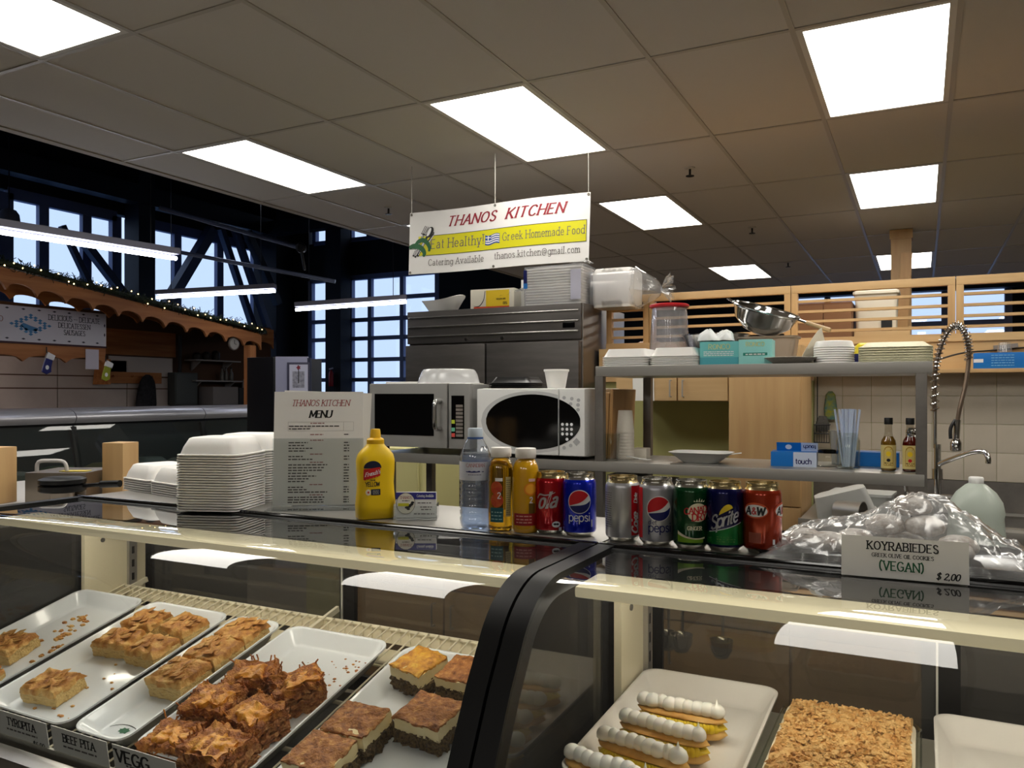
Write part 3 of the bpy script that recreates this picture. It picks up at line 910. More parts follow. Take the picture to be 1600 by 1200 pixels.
def veg_pie(lab, x, y, rz, lx, ly, seed, h=0.045, dz=0.0):
    o = food('vegetable_pie', lab, 'pie', 't4', x, y, rz, 'shredded vegetable pies')
    for q in range(7):
        k_ = 1 + 0.07 * math.sin(q * 2.4 + seed)
        z_ = h * 0.86 * q / 7
        slab(lx * k_, ly * (1 + 0.07 * math.cos(q * 1.9 + seed)), z_, z_ + h * 0.15, seed + q, 0.009, 20, 85, 0.004, nzl=2, zr=0.7).build('pastry_layer', shred_side, o, angle=70)
    slab(lx * 1.04, ly * 1.04, h * 0.72, h, seed + 2, 0.009, 24, 55, 0.004, crown=0.003, zr=0.9).build('crust', shred_top, o, angle=60)
    slab(lx * 0.66, ly * 0.6, h * 0.93, h + 0.005, seed + 4, 0.010, 20, 50, 0.003).build('cheese', melt, o, angle=80, loc=(0.1 * lx, -0.12 * ly, 0))
    sh = MB()
    r = random.Random(seed)
    for q in range(44):
        a = r.uniform(0, 2 * math.pi)
        px, py = 0.5 * lx * max(-1, min(1, 1.4 * math.cos(a))), 0.5 * ly * max(-1, min(1, 1.4 * math.sin(a)))
        z = h * r.uniform(0.4, 1.05)
        sh.tube([(px, py, z), (px * 1.05, py * 1.05, z + r.uniform(0, 0.008)), (px * 1.07 + r.uniform(-.006, .006), py * 1.07 + r.uniform(-.006, .006), z + r.uniform(0.002, 0.016))], 0.0016, 5)
    tag(sh.build('shreds', shred_top, o), kind='stuff')
    return o
veg_pie('shredded vegetable pie farthest back in its tray, against the narrow tray', -1.185, 1.19, 0.35, 0.088, 0.075, 11.2, 0.055)
veg_pie('shredded vegetable pie standing apart beside the empty end of the tray', -1.068, 1.195, 0.9, 0.085, 0.07, 12.7, 0.055)
veg_pie('shredded vegetable pie in the middle of the pile, on the narrow tray side', -1.19, 1.10, 0.15, 0.092, 0.076, 13.3, 0.058)
veg_pie('cheese-topped vegetable pie in the middle of the pile', -1.082, 1.098, -0.25, 0.094, 0.076, 14.9, 0.052)
veg_pie('vegetable pie at the front of the pile, next to the tray corner', -1.194, 1.012, 0.2, 0.090, 0.072, 15.5, 0.042)
veg_pie('big vegetable pie at the front of the pile with orange cheese', -1.08, 1.008, -0.1, 0.104, 0.08, 16.8, 0.052)
def moussaka(lab, x, y, rz, lx, ly, seed, top, h=0.05):
    o = food('moussaka_square', lab, 'moussaka', 't5', x, y, rz, 'moussaka squares')
    slab(lx, ly, 0, h * 0.55, seed, 0.008, 24, 80, 0.008, nzl=9).build('meat_layer', mince, o, angle=70)
    slab(lx * 0.97, ly * 0.97, h * 0.48, h * 0.95, seed + 2, 0.0025, 10, 40, 0.0008).build('sauce_layer', bechamel, o, angle=70)
    slab(lx * 0.985, ly * 0.985, h * 0.92, h, seed + 4, 0.005, 18, 60, 0.003, crown=0.003).build('crust', top, o, angle=80)
    return o
moussaka('golden-topped moussaka square with a rounded corner', -0.872, 1.318, -0.25, 0.085, 0.08, 21.3, mous_yel, 0.052)
moussaka('brown-topped moussaka square half hidden by the black case frame', -0.772, 1.325, -0.05, 0.09, 0.08, 22.4, mous_top, 0.046)
moussaka('brown-topped moussaka square in the middle of the wide tray', -0.768, 1.195, -0.08, 0.10, 0.085, 23.8, mous_top, 0.05)
moussaka('brown-topped moussaka square joined to the one in front of it', -0.882, 1.135, 0.0, 0.095, 0.085, 24.1, mous_top, 0.05)
moussaka('brown-topped moussaka square nearest the glass', -0.888, 1.048, 0.0, 0.095, 0.085, 25.6, mous_top, 0.05)

# crumbs lying in the trays
def crumbs(k, lab, spots, n, seed, mat=filo_top, size=0.006):
    r = random.Random(seed)
    mb = MB()
    m0 = Matrix.Translation(TRAY_O[k].location) @ Matrix.Rotation(TILT, 4, 'X')
    for i in range(n):
        sx, sy, sr = spots[i % len(spots)]
        lx, ly, lz = on_tray(k, sx + r.gauss(0, sr), sy + r.gauss(0, sr))
        w = TRAYS[k][1] / 2 - 0.04
        lx, ly = max(-w, min(w, lx)), max(-0.17, min(0.17, ly))
        s = r.uniform(0.3, 1.0) * size
        a = r.uniform(0, 3.14)
        vs = []
        for z, q in ((0.0, 1.0), (s * 0.35, 0.7)):
            for t in range(5):
                b = a + t * 1.257
                vs.append(m0 @ Vector((lx + q * s * math.cos(b) * r.uniform(0.6, 1.3), ly + q * s * math.sin(b) * 0.7, lz + z)))
        mb.add(vs, [(4, 3, 2, 1, 0), (5, 6, 7, 8, 9)] + [(t, (t + 1) % 5, 5 + (t + 1) % 5, 5 + t) for t in range(5)])
    tag(mb.build('pie_crumbs', mat), lab, 'crumbs', kind='stuff')
crumbs('t1', 'flaky pie crumbs scattered over the nearly empty tray', [(-1.86, 1.24, 0.03), (-1.80, 1.19, 0.015), (-1.90, 1.30, 0.02), (-1.80, 1.12, 0.04)], 70, 5, size=0.011)
crumbs('t2', 'crumbs between the cheese pies', [(-1.60, 1.12, 0.05), (-1.56, 1.05, 0.05)], 26, 6)
crumbs('t4', 'brown crumbs in the empty end of the vegetable pie tray', [(-1.06, 1.33, 0.03), (-1.10, 1.28, 0.03)], 40, 8, shred_top, 0.005)
crumbs('t5', 'dark crumbs beside the moussaka', [(-0.83, 1.24, 0.02), (-0.72, 1.26, 0.02)], 14, 9, mince, 0.006)

# ---- price tickets along the wire shelf
def ticket(lab, x0, x1, lines, y=0.946):
    w = x1 - x0
    t = thing('price_ticket', lab, 'ticket', ((x0 + x1) / 2, y, 0.868), 0, 'price tickets of the pies', rot=(RAD(8), 0, 0))
    MB().box(-w / 2, 0, 0, w / 2, 0.0012, 0.062).build('card', paper, t, smooth=False)
    mb = MB()
    for txt, size, z, x, al, st, wd in lines:
        mb.text(txt, size, flat(x * w, -0.0006, z), st, 1.15, align=al, width=wd)
    mb.build('lettering', ink, t, smooth=False)
    words(MB(), flat(0, -0.0006, 0), -w * 0.3, w * 0.3, 0.026, 0.0035, hash(lab) % 97).build('small_print', ink_grey, t, smooth=False)
    return t
ticket('white price ticket lettered TYROPITA', -1.622, -1.462, [('TYROPITA', 0.0150, 0.037, 0, 'c', 'slab', 0.088), ('$6.00', 0.012, 0.006, 0.42, 'r', 'sans', None)])
ticket('white price ticket lettered BEEF PITA', -1.448, -1.29, [('BEEF PITA', 0.0150, 0.037, 0, 'c', 'slab', 0.090)])
ticket('white price ticket lettered VEGG, cut by the picture edge', -1.275, -1.115, [('VEGG', 0.022, 0.032, -0.45, 'l', 'slab', 0.085)])

# ---- dessert side: level shelf, tray of eclairs, crumb-topped dish, empty tray
dk = 0.965
sb = thing('glass_shelf', 'flat shelf under the dessert trays', 'shelf', (0.26, 1.2, 0.955))
MB().box(-0.74, -0.27, 0, 0.74, 0.33, 0.008).build('board', M('shelf_board', (190, 184, 170), 0.35), sb, bevel=0.002)
for x in (-0.735, 0.735):
    MB().bar((x, 0.33, -0.02), (x, -0.2, -0.012), 0.01, 0.03).build('bracket', steel, sb, smooth=False)
TR2 = RAD(2.0)
warm_mel = M('warm_white_melamine', (234, 228, 220), 0.18, coat=0.3)
make_tray(0.25, 0.44, 0.04, 0.03, 'white tray of cream-topped eclairs', (-0.352, 1.292, 0.968), TR2, mat=warm_mel)
make_tray(0.30, 0.44, 0.04, 0.03, 'empty deep white tray beside the crumble dessert', (0.168, 1.30, 0.968), TR2, mat=warm_mel)
choux = mat_food('choux_pastry', [(176, 118, 46), (214, 164, 84), (228, 186, 110)], 22, bump=(60, 0.3))
custard = mat_food('yellow_custard', [(226, 190, 20), (240, 212, 50)], 50, rough=0.3, bump=(90, 0.4))
whip = M('whipped_cream', (252, 248, 238), 0.4, sss=0.2)
def eclair(lab, y, x=-0.36, rz=-0.03):
    o = thing('eclair', lab, 'eclair', (x, y, 0.9745 + 0.035 * (y - 1.292)), rz, 'eclairs on the white tray')
    L, R = 0.155, 0.025
    def rings(z0, zs, sc, seed):
        out = []
        for i in range(15):
            f = i / 14
            x_ = -L / 2 + L * f
            r = R * sc * (max(0.0, 1 - abs(2 * f - 1) ** 3.2)) ** 0.5 + 0.001
            ring = []
            for k in range(14):
                a = 2 * math.pi * k / 14
                d = 1 + 0.08 * nz((x_, math.cos(a) * 0.03, math.sin(a) * 0.03), 60, seed)
                ring.append((x_, r * d * math.cos(a), z0 + max(-0.98 * zs, zs * math.sin(a)) * (r / R) * d))
            out.append(ring)
        return out
    MB().loft(rings(0.013, 0.0125, 1.0, y * 9)).build('bottom_shell', choux, o, angle=80)
    cu = MB()
    for i in range(26):                                   # ruffles of piped custard along both edges
        f = i / 25
        x_ = -L * 0.42 + L * 0.84 * f
        for s_ in (-1, 1):
            yy_ = s_ * R * 0.93 * (1 - abs(2 * f - 1) ** 3.2) ** 0.5
            cu.lathe([(0.001, 0.015), (0.0058, 0.019), (0.0062, 0.024), (0.0045, 0.030), (0.001, 0.0325)], 8, x_, yy_ + 0.0012 * math.sin(i * 2.1))
    cu.loft(rings(0.023, 0.008, 0.9, y * 5))
    cu.build('custard', custard, o, angle=80)
    MB().loft(rings(0.0345, 0.0065, 0.84, y * 7)).build('top_shell', choux, o, angle=80)
    cr = MB()
    r_e = random.Random(int(y * 1000))
    nb = 9
    for i in range(nb):
        f = i / (nb - 1)
        cx = -L * 0.42 + L * 0.80 * f
        r = 0.0135 + r_e.uniform(-0.002, 0.002)
        prof = [(r * 0.7, 0.0), (r * 0.98, 0.004), (r, 0.009), (r * 0.86, 0.0145), (r * 0.55, 0.0185), (r * 0.18, 0.0205), (0.0004, 0.021 if i < nb - 1 else 0.029)]
        cr.lathe([(q, 0.0385 + z + r_e.uniform(0, 0.0008)) for q, z in prof], 16, cx, r_e.uniform(-0.0035, 0.0035))
    cr.build('piped_cream', whip, o, angle=80)
    return o
eclair('eclair farthest back on the tray, topped with piped white cream', 1.33)
eclair('second eclair from the back of the tray with piped white cream', 1.245, -0.366, -0.14)
eclair('third eclair from the back of the tray, cut by the picture edge', 1.168, -0.376, -0.18)
eclair('eclair nearest the glass on the tray, barely in view', 1.09, -0.40, -0.2)
# crumble dessert
t = thing('crumble_dessert', 'deep glass dish of cream dessert heaped with golden crumbs', 'dessert', (-0.107, 1.30, 0.966), 0)
MB().rloft([(0.19, 0.35, 0.03, 0), (0.212, 0.372, 0.035, 0.036), (0.216, 0.376, 0.036, 0.04), (0.210, 0.370, 0.034, 0.041), (0.204, 0.364, 0.033, 0.036), (0.184, 0.344, 0.028, 0.004)], 6).build('dish', thin_glass('dish_glass', (240, 245, 240), 1.5), t, angle=60)
cm = MB().rloft([(0.182, 0.342, 0.027, 0.005), (0.200, 0.36, 0.032, 0.034), (0.198, 0.358, 0.032, 0.040), (0.15, 0.30, 0.03, 0.044), (0.02, 0.03, 0.005, 0.045)], 6)
cm.build('cream', M('dessert_cream', (240, 230, 204), 0.4, bump=(40, 0.4)), t, angle=60)
crumb_mat = mat_food('golden_crumbs', [(170, 114, 54), (210, 158, 90), (230, 190, 126), (220, 174, 106)], 60, bump=(150, 0.7))
r = random.Random(12)
top = slab(0.186, 0.345, 0.036, 0.048, 31.0, 0.008, 16, 70, 0.004, crown=0.008)
top.build('crumb_bed', crumb_mat, t, angle=50)
cb = MB()
for i in range(2600):
    x, y = r.uniform(-0.091, 0.091), r.uniform(-0.17, 0.17)
    e = max(abs(x) / 0.094, abs(y) / 0.173)
    z = 0.0475 + 0.008 * (1 - e * e) + r.uniform(-0.001, 0.0045)
    s = r.uniform(0.0018, 0.0052) * (1.5 if r.random() < 0.06 else 1)
    M3 = Matrix.Rotation(r.uniform(0, 6.28), 4, 'Z') @ Matrix.Rotation(r.uniform(-0.8, 0.8), 4, 'X')
    vs = [Vector((x, y, z)) + M3 @ Vector(v) for v in ((-s, -s * .7, 0), (s * 1.1, -s * .5, 0), (s * .7, s, 0), (-s * .8, s * .6, 0), (-s * .2, 0, s * .8), (s * .5, s * .1, s * .6))]
    cb.add(vs, [(3, 2, 1, 0), (0, 1, 5, 4), (1, 2, 5), (2, 3, 4, 5), (3, 0, 4)])
tag(cb.build('crumbs', crumb_mat, t, smooth=False), kind='stuff')

# ladles hung on the back of the dessert case
ld = None
for k, (x, lab) in enumerate(((-0.475, 'steel ladle hanging behind the dessert case, nearest the cream panel'), (-0.445, 'steel ladle hanging behind the dessert case, middle of three'), (-0.362, 'steel ladle hanging alone behind the dessert case'))):
    z = 1.243
    if ld is None:
        ld = thing('steel_ladle', lab, 'ladle', (x, 1.655, z), 0, 'ladles hung behind the case')
        MB().tube([(0, 0, 0), (0, -0.006, -0.01), (0, 0, -0.02), (0, 0, -0.19)], 0.003, 6).build('handle', steel, ld)
        MB().lathe([(0.001, -0.235), (0.014, -0.230), (0.022, -0.215), (0.024, -0.195), (0.022, -0.195), (0.012, -0.226), (0.001, -0.231)], 18, 0, -0.012).build('bowl', chrome, ld, angle=60)
    else:
        copy_tree(ld, loc=(x, 1.655, z), label=lab)

# ================================================================== ON TOP OF THE CASES
TOP = 1.27
# ---- soft drink cans
can_lid = M('can_lid_metal', (205, 203, 196), 0.22, 1.0)
gold_lid = M('can_lid_gold', (214, 196, 150), 0.24, 1.0)
def can_paint(name, rgb, metal=0.55, rough=0.22, var=None):
    return M(name, rgb, rough, metal, coat=0.4, var=var)
CAN_PROF = [(0.0235, 0.0), (0.0255, 0.001), (0.0275, 0.004), (0.0318, 0.009), (0.033, 0.013), (0.033, 0.1015), (0.0322, 0.1055), (0.0298, 0.1105), (0.0272, 0.1155), (0.0268, 0.1175)]
def can(lab, x, y, paint, lid=can_lid, turn=0.0):
    t = thing('drink_can', lab, 'can', (x, y, TOP + 0.001), facing(x, y) + turn, 'soft drink cans in a row on the counter')
    MB().lathe(CAN_PROF[3:8], 40, cap0=False, cap1=False).build('body', paint, t, angle=60)
    MB().lathe([(0.018, 0.006), (0.0235, 0.0)] + CAN_PROF[1:4], 40, cap0=True, cap1=False).build('base', can_lid, t, angle=60)
    MB().lathe([(0.0298, 0.1105), (0.0272, 0.1155), (0.0268, 0.1175), (0.0278, 0.1205), (0.0272, 0.1222), (0.0262, 0.1222), (0.0256, 0.1165), (0.0245, 0.1158), (0.0005, 0.1166)], 40, cap0=False, cap1=True).build('lid', lid, t, angle=50)
    MB().rloft([(0.014, 0.022, 0.006, 0.1172), (0.014, 0.022, 0.006, 0.1185)], 4, 0, 0.004).build('tab', lid, t)
    return t
W_ = wrap(0.033)
def part(mb, name, mat, t):
    return mb.build(name, mat, t, angle=70)
white_print = M('white_print', (232, 232, 234), 0.35)
silver_print = M('silver_print', (190, 192, 198), 0.3, 0.7)
red_print = M('red_print', (196, 22, 34), 0.35)
navy_print = M('navy_print', (12, 22, 92), 0.35)
dark_print = M('dark_print', (20, 18, 28), 0.4)
def globe(t, cz, r, sx=0.0, k=1.0):
    xs = [r * math.sin(math.pi / 2 * (-1 + 2 * i / 24)) for i in range(25)]
    arc = lambda x: math.sqrt(max(0, r * r - x * x))
    # wave edges sweep from low at one side to high at the other
    def up(x):
        q = x / r
        return max(-arc(x), min(arc(x), r * (-0.38 + 0.28 * (q + 1) + 0.30 * max(0, q + 0.15) ** 2 * 1.6)))
    def lo(x):
        q = x / r
        return max(-arc(x), min(arc(x), r * (-0.42 + 0.10 * (q + 1) + 0.34 * max(0, q) ** 3)))
    fn = lambda a, b: wrap(0.033, cz, 0.0006)(sx + a, b)
    part(MB().disc(0, 0, r * 1.07, r * 1.07, lambda a, b: wrap(0.033, cz, 0.0003)(sx + a, b), 26), 'logo_ring', white_print, t)
    part(MB().strip(xs, up, arc, fn, 3), 'logo_red', red_print, t)
    part(MB().strip(xs, lambda x: -arc(x), lo, fn, 3), 'logo_blue', navy_print, t)
# red cola can
t = can('red cola can with white script at the end of the can row', -0.66, 1.462, can_paint('cola_red', (178, 16, 28)), gold_lid)
mb = MB()
f = lambda a, b: wrap(0.033, 0.058, 0.0005)(a, b)
mb.text('ola', 0.029, lambda a, b: f(a - 0.027, b - 0.006 + 0.10 * a), 'nib', 1.4, 0.35, align='l', spacing=22, width=0.036)
sw = catmull([(-0.030, 0.014), (-0.024, 0.021), (-0.012, 0.020), (0.0, 0.0225), (0.008, 0.026)], 6)
for i in range(len(sw) - 1):
    h = 0.0016 * (1 - i / len(sw)) + 0.0005
    mb.add([f(sw[i][0], sw[i][1] - h), f(sw[i + 1][0], sw[i + 1][1] - h), f(sw[i + 1][0], sw[i + 1][1] + h), f(sw[i][0], sw[i][1] + h)], [(0, 1, 2, 3)])
part(mb, 'lettering', silver_print, t)
part(MB().disc(0.010, -0.037, 0.0085, 0.006, f).rect(0.0155, -0.05, 0.0215, -0.043, f), 'mark', white_print, t)
part(MB().disc(0.0075, -0.0365, 0.003, 0.002, lambda a, b: wrap(0.033, 0.058, 0.0008)(a, b)).disc(0.0125, -0.0365, 0.003, 0.002, lambda a, b: wrap(0.033, 0.058, 0.0008)(a, b)), 'mark_dots', dark_print, t)
# blue cola can
t = can('bright blue cola can with a round red, white and blue logo', -0.599, 1.462, can_paint('cola_blue', (8, 34, 190)), can_lid)
globe(t, 0.069, 0.0215)
part(MB().text('pepsi', 0.0165, lambda a, b: W_(a, b + 0.0315), 'sans', 0.9, spacing=14), 'lettering', white_print, t)
part(MB().rect(0.0245, 0.020, 0.0275, 0.034, W_), 'mark', silver_print, t)
# silver cola can with red stripe
sil = can_paint('can_silver', (186, 186, 190), 0.75, 0.33)
t = can('silver cola can with a red side stripe and upright white script', -0.505, 1.449, sil, gold_lid)
part(MB().rect(0.0165, 0.0135, 0.040, 0.106, W_, 8), 'red_stripe', red_print, t)
part(MB().text('Coke', 0.0155, lambda a, b: wrap(0.033, 0.0, 0.0008)(0.0315 - b * 0.9, 0.018 + a * 1.05), 'nib', 1.6, 0.2, align='l', spacing=8).text('Diete', 0.008, lambda a, b: wrap(0.033, 0.0, 0.0008)(0.0295 - b, 0.074 + a), 'nib', 1.4, 0.2, align='l', spacing=6), 'lettering', white_print, t)
mb = MB()
for q in range(16):
    words(mb, W_, -0.043, -0.0225, 0.028 + q * 0.0042, 0.0014, q)
part(mb, 'small_print', ink_grey, t)
# silver diet cola can
t = can('silver diet cola can with a round red, white and blue logo', -0.436, 1.441, can_paint('can_silver_grey', (176, 176, 184), 0.75, 0.33), can_lid)
globe(t, 0.069, 0.0215, 0.004)
part(MB().text('diet', 0.008, lambda a, b: W_(a - 0.008, b + 0.0405), 'sans', 0.8).text('pepsi', 0.0165, lambda a, b: W_(a + 0.006, b + 0.027), 'sans', 0.9, spacing=14), 'lettering', navy_print, t)
part(MB().rect(-0.046, 0.014, -0.029, 0.106, W_, 6), 'red_stripe', red_print, t)
# green ginger ale can
t = can('dark green ginger ale can with a red and cream shield', -0.371, 1.438, can_paint('ginger_green', (8, 62, 30), 0.4), can_lid)
cr_print = M('cream_print', (226, 216, 190), 0.4)
mb = MB().disc(0.012, 0.067, 0.0185, 0.0165, W_, 20)
part(mb, 'shield', cr_print, t)
mb = MB().text('CANADA', 0.0105, lambda a, b: wrap(0.033, 0, 0.0008)(a + 0.013, b + 0.0665 + a * 0.12), 'serif', 1.5, spacing=12).text('DRY', 0.0115, lambda a, b: wrap(0.033, 0, 0.0008)(a + 0.015, b + 0.054 + a * 0.12), 'serif', 1.5)
part(mb, 'lettering', red_print, t)
mb = MB().text('GINGER', 0.0062, lambda a, b: W_(a + 0.006, b + 0.036), 'serif', 1.6)
for k in range(5):
    mb.fan([(0.004 + k * 0.004, 0.086), (0.0075 + k * 0.004, 0.086), (0.005 + k * 0.005, 0.093 - abs(k - 2) * 0.002)], W_)
mb.strip([-0.026 + i * 0.003 for i in range(18)], lambda x: 0.0195 + 6 * (x - 0.01) ** 2, lambda x: 0.0215 + 9.5 * (x - 0.01) ** 2, W_)
part(mb, 'print', cr_print, t)
part(MB().strip([-0.026 + i * 0.003 for i in range(17)], lambda x: 0.0135, lambda x: 0.0195 + 6 * (x - 0.01) ** 2, W_), 'lime_band', M('lime_print', (116, 158, 40), 0.35, 0.4), t)
# dark blue and green lemon-lime can
t = can('navy and green lemon-lime can with silver slanted lettering', -0.312, 1.443, can_paint('lime_navy', (8, 12, 74), 0.5), gold_lid)
wave = lambda x: 0.042 + 0.30 * x + 2.0 * x * x
part(MB().strip([-0.05 + i * 0.0025 for i in range(41)], lambda x: 0.0135, lambda x: wave(x), W_, 2), 'green_band', M('lime_green_print', (10, 118, 52), 0.25, 0.6, coat=0.4), t)
part(MB().strip([-0.03 + i * 0.0025 for i in range(25)], lambda x: wave(x) - 0.0006, lambda x: wave(x) + 0.0006, lambda a, b: wrap(0.033, 0, 0.0008)(a, b)), 'edge_line', white_print, t)
part(MB().text('Sprite', 0.023, lambda a, b: wrap(0.033, 0, 0.0011)(a * 0.78 - 0.001, b + 0.0475 + a * 0.28), 'bold', 0.75, 0.18, spacing=8), 'lettering', silver_print, t)
part(MB().strip([-0.010 + i * 0.0013 for i in range(19)], lambda x: 0.066 + 0.55 * (x + 0.010) - 0.0005, lambda x: 0.066 + 0.55 * (x + 0.010) + 0.011 * math.sin(max(0.0, min(1.0, (x + 0.010) / 0.0234)) * math.pi) ** 0.6, lambda a, b: wrap(0.033, 0, 0.0009)(a, b)), 'lemon', M('lemon_print', (226, 196, 40), 0.35), t)
mb = MB()
for q in range(3):
    words(mb, W_, -0.014, 0.018, 0.0185 + q * 0.004, 0.0014, 30 + q)
part(mb, 'small_print', M('lime_text', (120, 140, 60), 0.5), t)
# root beer can
t = can('orange-brown root beer can with a white oval lettered logo', -0.249, 1.452, can_paint('root_orange', (176, 58, 26), 0.55, var=(30, (150, 44, 20))), gold_lid)
root_dk = M('root_print', (90, 26, 14), 0.35)
for cx in (-0.012, 0.044):
    part(MB().disc(cx, 0.076, 0.0225, 0.0135, lambda a, b: wrap(0.033, 0, 0.0004)(a, b), 22), 'oval_edge', M('root_oval_edge', (200, 80, 40), 0.35), t)
    part(MB().disc(cx, 0.0755, 0.0205, 0.0105, lambda a, b: wrap(0.033, 0, 0.0007)(a, b), 22), 'oval', white_print, t)
    part(MB().text('A', 0.013, lambda a, b: wrap(0.033, 0, 0.001)(cx - 0.0125 + a, b + 0.069), 'bold', 1.1, 0.1).text('W', 0.013, lambda a, b: wrap(0.033, 0, 0.001)(cx + 0.0095 + a, b + 0.069), 'bold', 1.1, 0.1), 'lettering', dark_print, t)
    part(MB().text('&', 0.011, lambda a, b: wrap(0.033, 0, 0.001)(cx - 0.0015 + a, b + 0.070), 'bold', 1.0), 'ampersand', M('pink_print', (196, 70, 74), 0.4), t)
part(MB().rect(-0.024, 0.02, -0.002, 0.038, W_, 5), 'panel', M('root_panel', (150, 74, 58), 0.4), t)
part(MB().rect(0.018, 0.018, 0.0225, 0.027, W_, 2), 'mark', white_print, t)

# ---- bottles
t = thing('water_bottle', 'clear plastic water bottle with a pale blue cap and label', 'bottle', (-0.825, 1.445, TOP + 0.001), facing(-0.825, 1.445))
prof = [(0.02, 0.002), (0.026, 0.0), (0.0300, 0.004), (0.0315, 0.012)]
z = 0.012
for k in range(7):
    prof += [(0.0322, z + 0.004), (0.0322, z + 0.010), (0.0300, z + 0.013)]
    z += 0.0135
prof += [(0.0325, 0.111), (0.0325, 0.142), (0.031, 0.152), (0.026, 0.166), (0.018, 0.181), (0.0135, 0.190), (0.0135, 0.196)]
MB().lathe(prof, 32, cap1=False).build('body', thin_glass('bottle_plastic', (240, 245, 252), 2.2, 0.03, haze=0.08), t, angle=70)
MB().lathe([(0.028, 0.003), (0.029, 0.01), (0.0293, 0.10), (0.0305, 0.112), (0.0305, 0.142), (0.027, 0.155)], 28).build('water', thin_glass('bottle_water', (222, 232, 248), 1.2, 0.05, haze=0.10), t, angle=70)
MB().loft([[wrap(0.0327)(a, zz) for a in [(-0.0327 * math.pi) + 0.0327 * 2 * math.pi * i / 36 for i in range(36)]] for zz in (0.100, 0.138)], False, False).build('label', M('clear_label', (225, 226, 236), 0.4, alpha=0.75), t)
lw = wrap(0.0331)
MB().text('CANADIAN', 0.0068, lambda a, b: lw(a, b + 0.128), 'serif', 1.2, spacing=12).build('lettering', M('rose_print', (176, 120, 124), 0.5), t)
cn = MB().strip([-0.02 + i * 0.002 for i in range(16)], lambda x: 0.1165 + 12 * (x + 0.005) ** 2 * 0.4, lambda x: 0.1195 + 0.0006 * math.sin(x * 2500), lw)
cn.rect(0.013, 0.1175, 0.018, 0.119, lw, 3)
words(cn, lw, -0.015, 0.012, 0.1115, 0.0012, 4)
cn.build('canoe_print', navy_print, t)
MB().lathe([(0.0152, 0.188), (0.0155, 0.190), (0.0155, 0.2035), (0.0145, 0.206), (0.001, 0.2065)], 24).build('cap', M('cap_ice_blue', (196, 208, 222), 0.4), t)
MB().lathe([(0.0165, 0.1835), (0.017, 0.1855), (0.0165, 0.1875)], 24).build('cap_ring', M('cap_ring_blue', (60, 92, 150), 0.4), t)

def juice(lab, x, y, liquid, lab_fn, solid=False):
    t = thing('juice_bottle', lab, 'bottle', (x, y, TOP + 0.001), facing(x, y), 'small juice bottles beside the cans')
    pr = [(0.020, 0.003), (0.0245, 0.0), (0.0268, 0.004), (0.0272, 0.012), (0.0272, 0.120), (0.0262, 0.130), (0.0225, 0.140), (0.0185, 0.146), (0.0178, 0.154)]
    MB().lathe(pr, 32, cap1=False).build('body', thin_glass('juice_plastic', (246, 246, 244), 1.8, 0.02), t, angle=70)
    MB().lathe([(q - 0.0014, zz + (0.001 if i < 3 else 0)) for i, (q, zz) in enumerate(pr[:-1])], 32).build('juice', liquid, t, angle=70)
    c = MB().lathe([(0.0205, 0.149), (0.021, 0.150), (0.021, 0.1655), (0.020, 0.168), (0.001, 0.1685)], 28).build('cap', M('cap_white', (232, 226, 220), 0.4), t)
    lab_fn(t, wrap(0.0272), wrap(0.0272, 0, 0.0008))
    return t
def apple_label(t, w, w2):
    for cx, cz, r_ in ((-0.010, 0.088, 0.0125), (-0.009, 0.063, 0.0135)):
        MB().disc(cx, cz, r_, r_ * 1.05, w).build('apple_print', M('apple_print', (176, 44, 26), 0.35, var=(80, (196, 92, 40))), t)
    MB().rect(-0.024, 0.019, 0.0045, 0.048, w, 6).build('teal_panel', M('teal_print', (10, 84, 96), 0.4), t)
    MB().text('2', 0.012, lambda a, b: w2(a - 0.004, b + 0.067), 'sans', 1.2).rect(-0.012, 0.1015, 0.003, 0.108, w2, 3).build('lettering', white_print, t)
    mb = MB()
    for q in range(3):
        words(mb, w2, -0.021, 0.002, 0.024 + q * 0.007, 0.0022, 50 + q)
    mb.build('small_print', M('pale_teal', (150, 190, 190), 0.5), t)
    mb = MB().rect(0.0095, 0.030, 0.0215, 0.110, w, 4)
    mb.build('side_panel', M('pale_label', (222, 208, 150), 0.5), t)
    mb = MB()
    for q in range(17):
        words(mb, w2, 0.0105, 0.0205, 0.034 + q * 0.0043, 0.0012, 60 + q)
    mb.build('side_print', ink_grey, t)
juice('apple juice bottle with red apples on the label', -0.764, 1.444, M('apple_juice', (232, 176, 40), 0.02, trans=0.9, ior=1.34), apple_label)
def orange_label(t, w, w2):
    MB().disc(0.010, 0.088, 0.0135, 0.0125, w).build('orange_print', M('orange_print', (236, 140, 24), 0.35), t)
    MB().disc(0.010, 0.0885, 0.0105, 0.0098, w2).build('orange_slice', M('orange_slice_print', (244, 168, 52), 0.35), t)
    MB().rect(-0.0265, 0.016, 0.0265, 0.040, w, 12).build('red_panel', M('deep_red_print', (150, 24, 26), 0.4), t)
    MB().rect(0.006, 0.040, 0.019, 0.060, w, 4).build('olive_panel', M('olive_print', (96, 70, 18), 0.4), t)
    MB().text('2', 0.011, lambda a, b: w2(a + 0.011, b + 0.0615), 'sans', 1.2).build('lettering', white_print, t)
    MB().rect(0.006, 0.1035, 0.020, 0.109, w2, 3).build('label_tab', M('pink_tab', (226, 180, 170), 0.5), t)
    mb = MB()
    for q, zz in enumerate((0.0335, 0.027, 0.021)):
        words(mb, w2, -0.020, 0.012, zz, 0.0022, 80 + q)
    mb.build('small_print', M('pale_red', (214, 150, 140), 0.5), t)
juice('orange juice bottle with a sliced orange and red panel on the label', -0.709, 1.446, M('orange_juice', (246, 184, 24), 0.25, sss=0.1), orange_label)

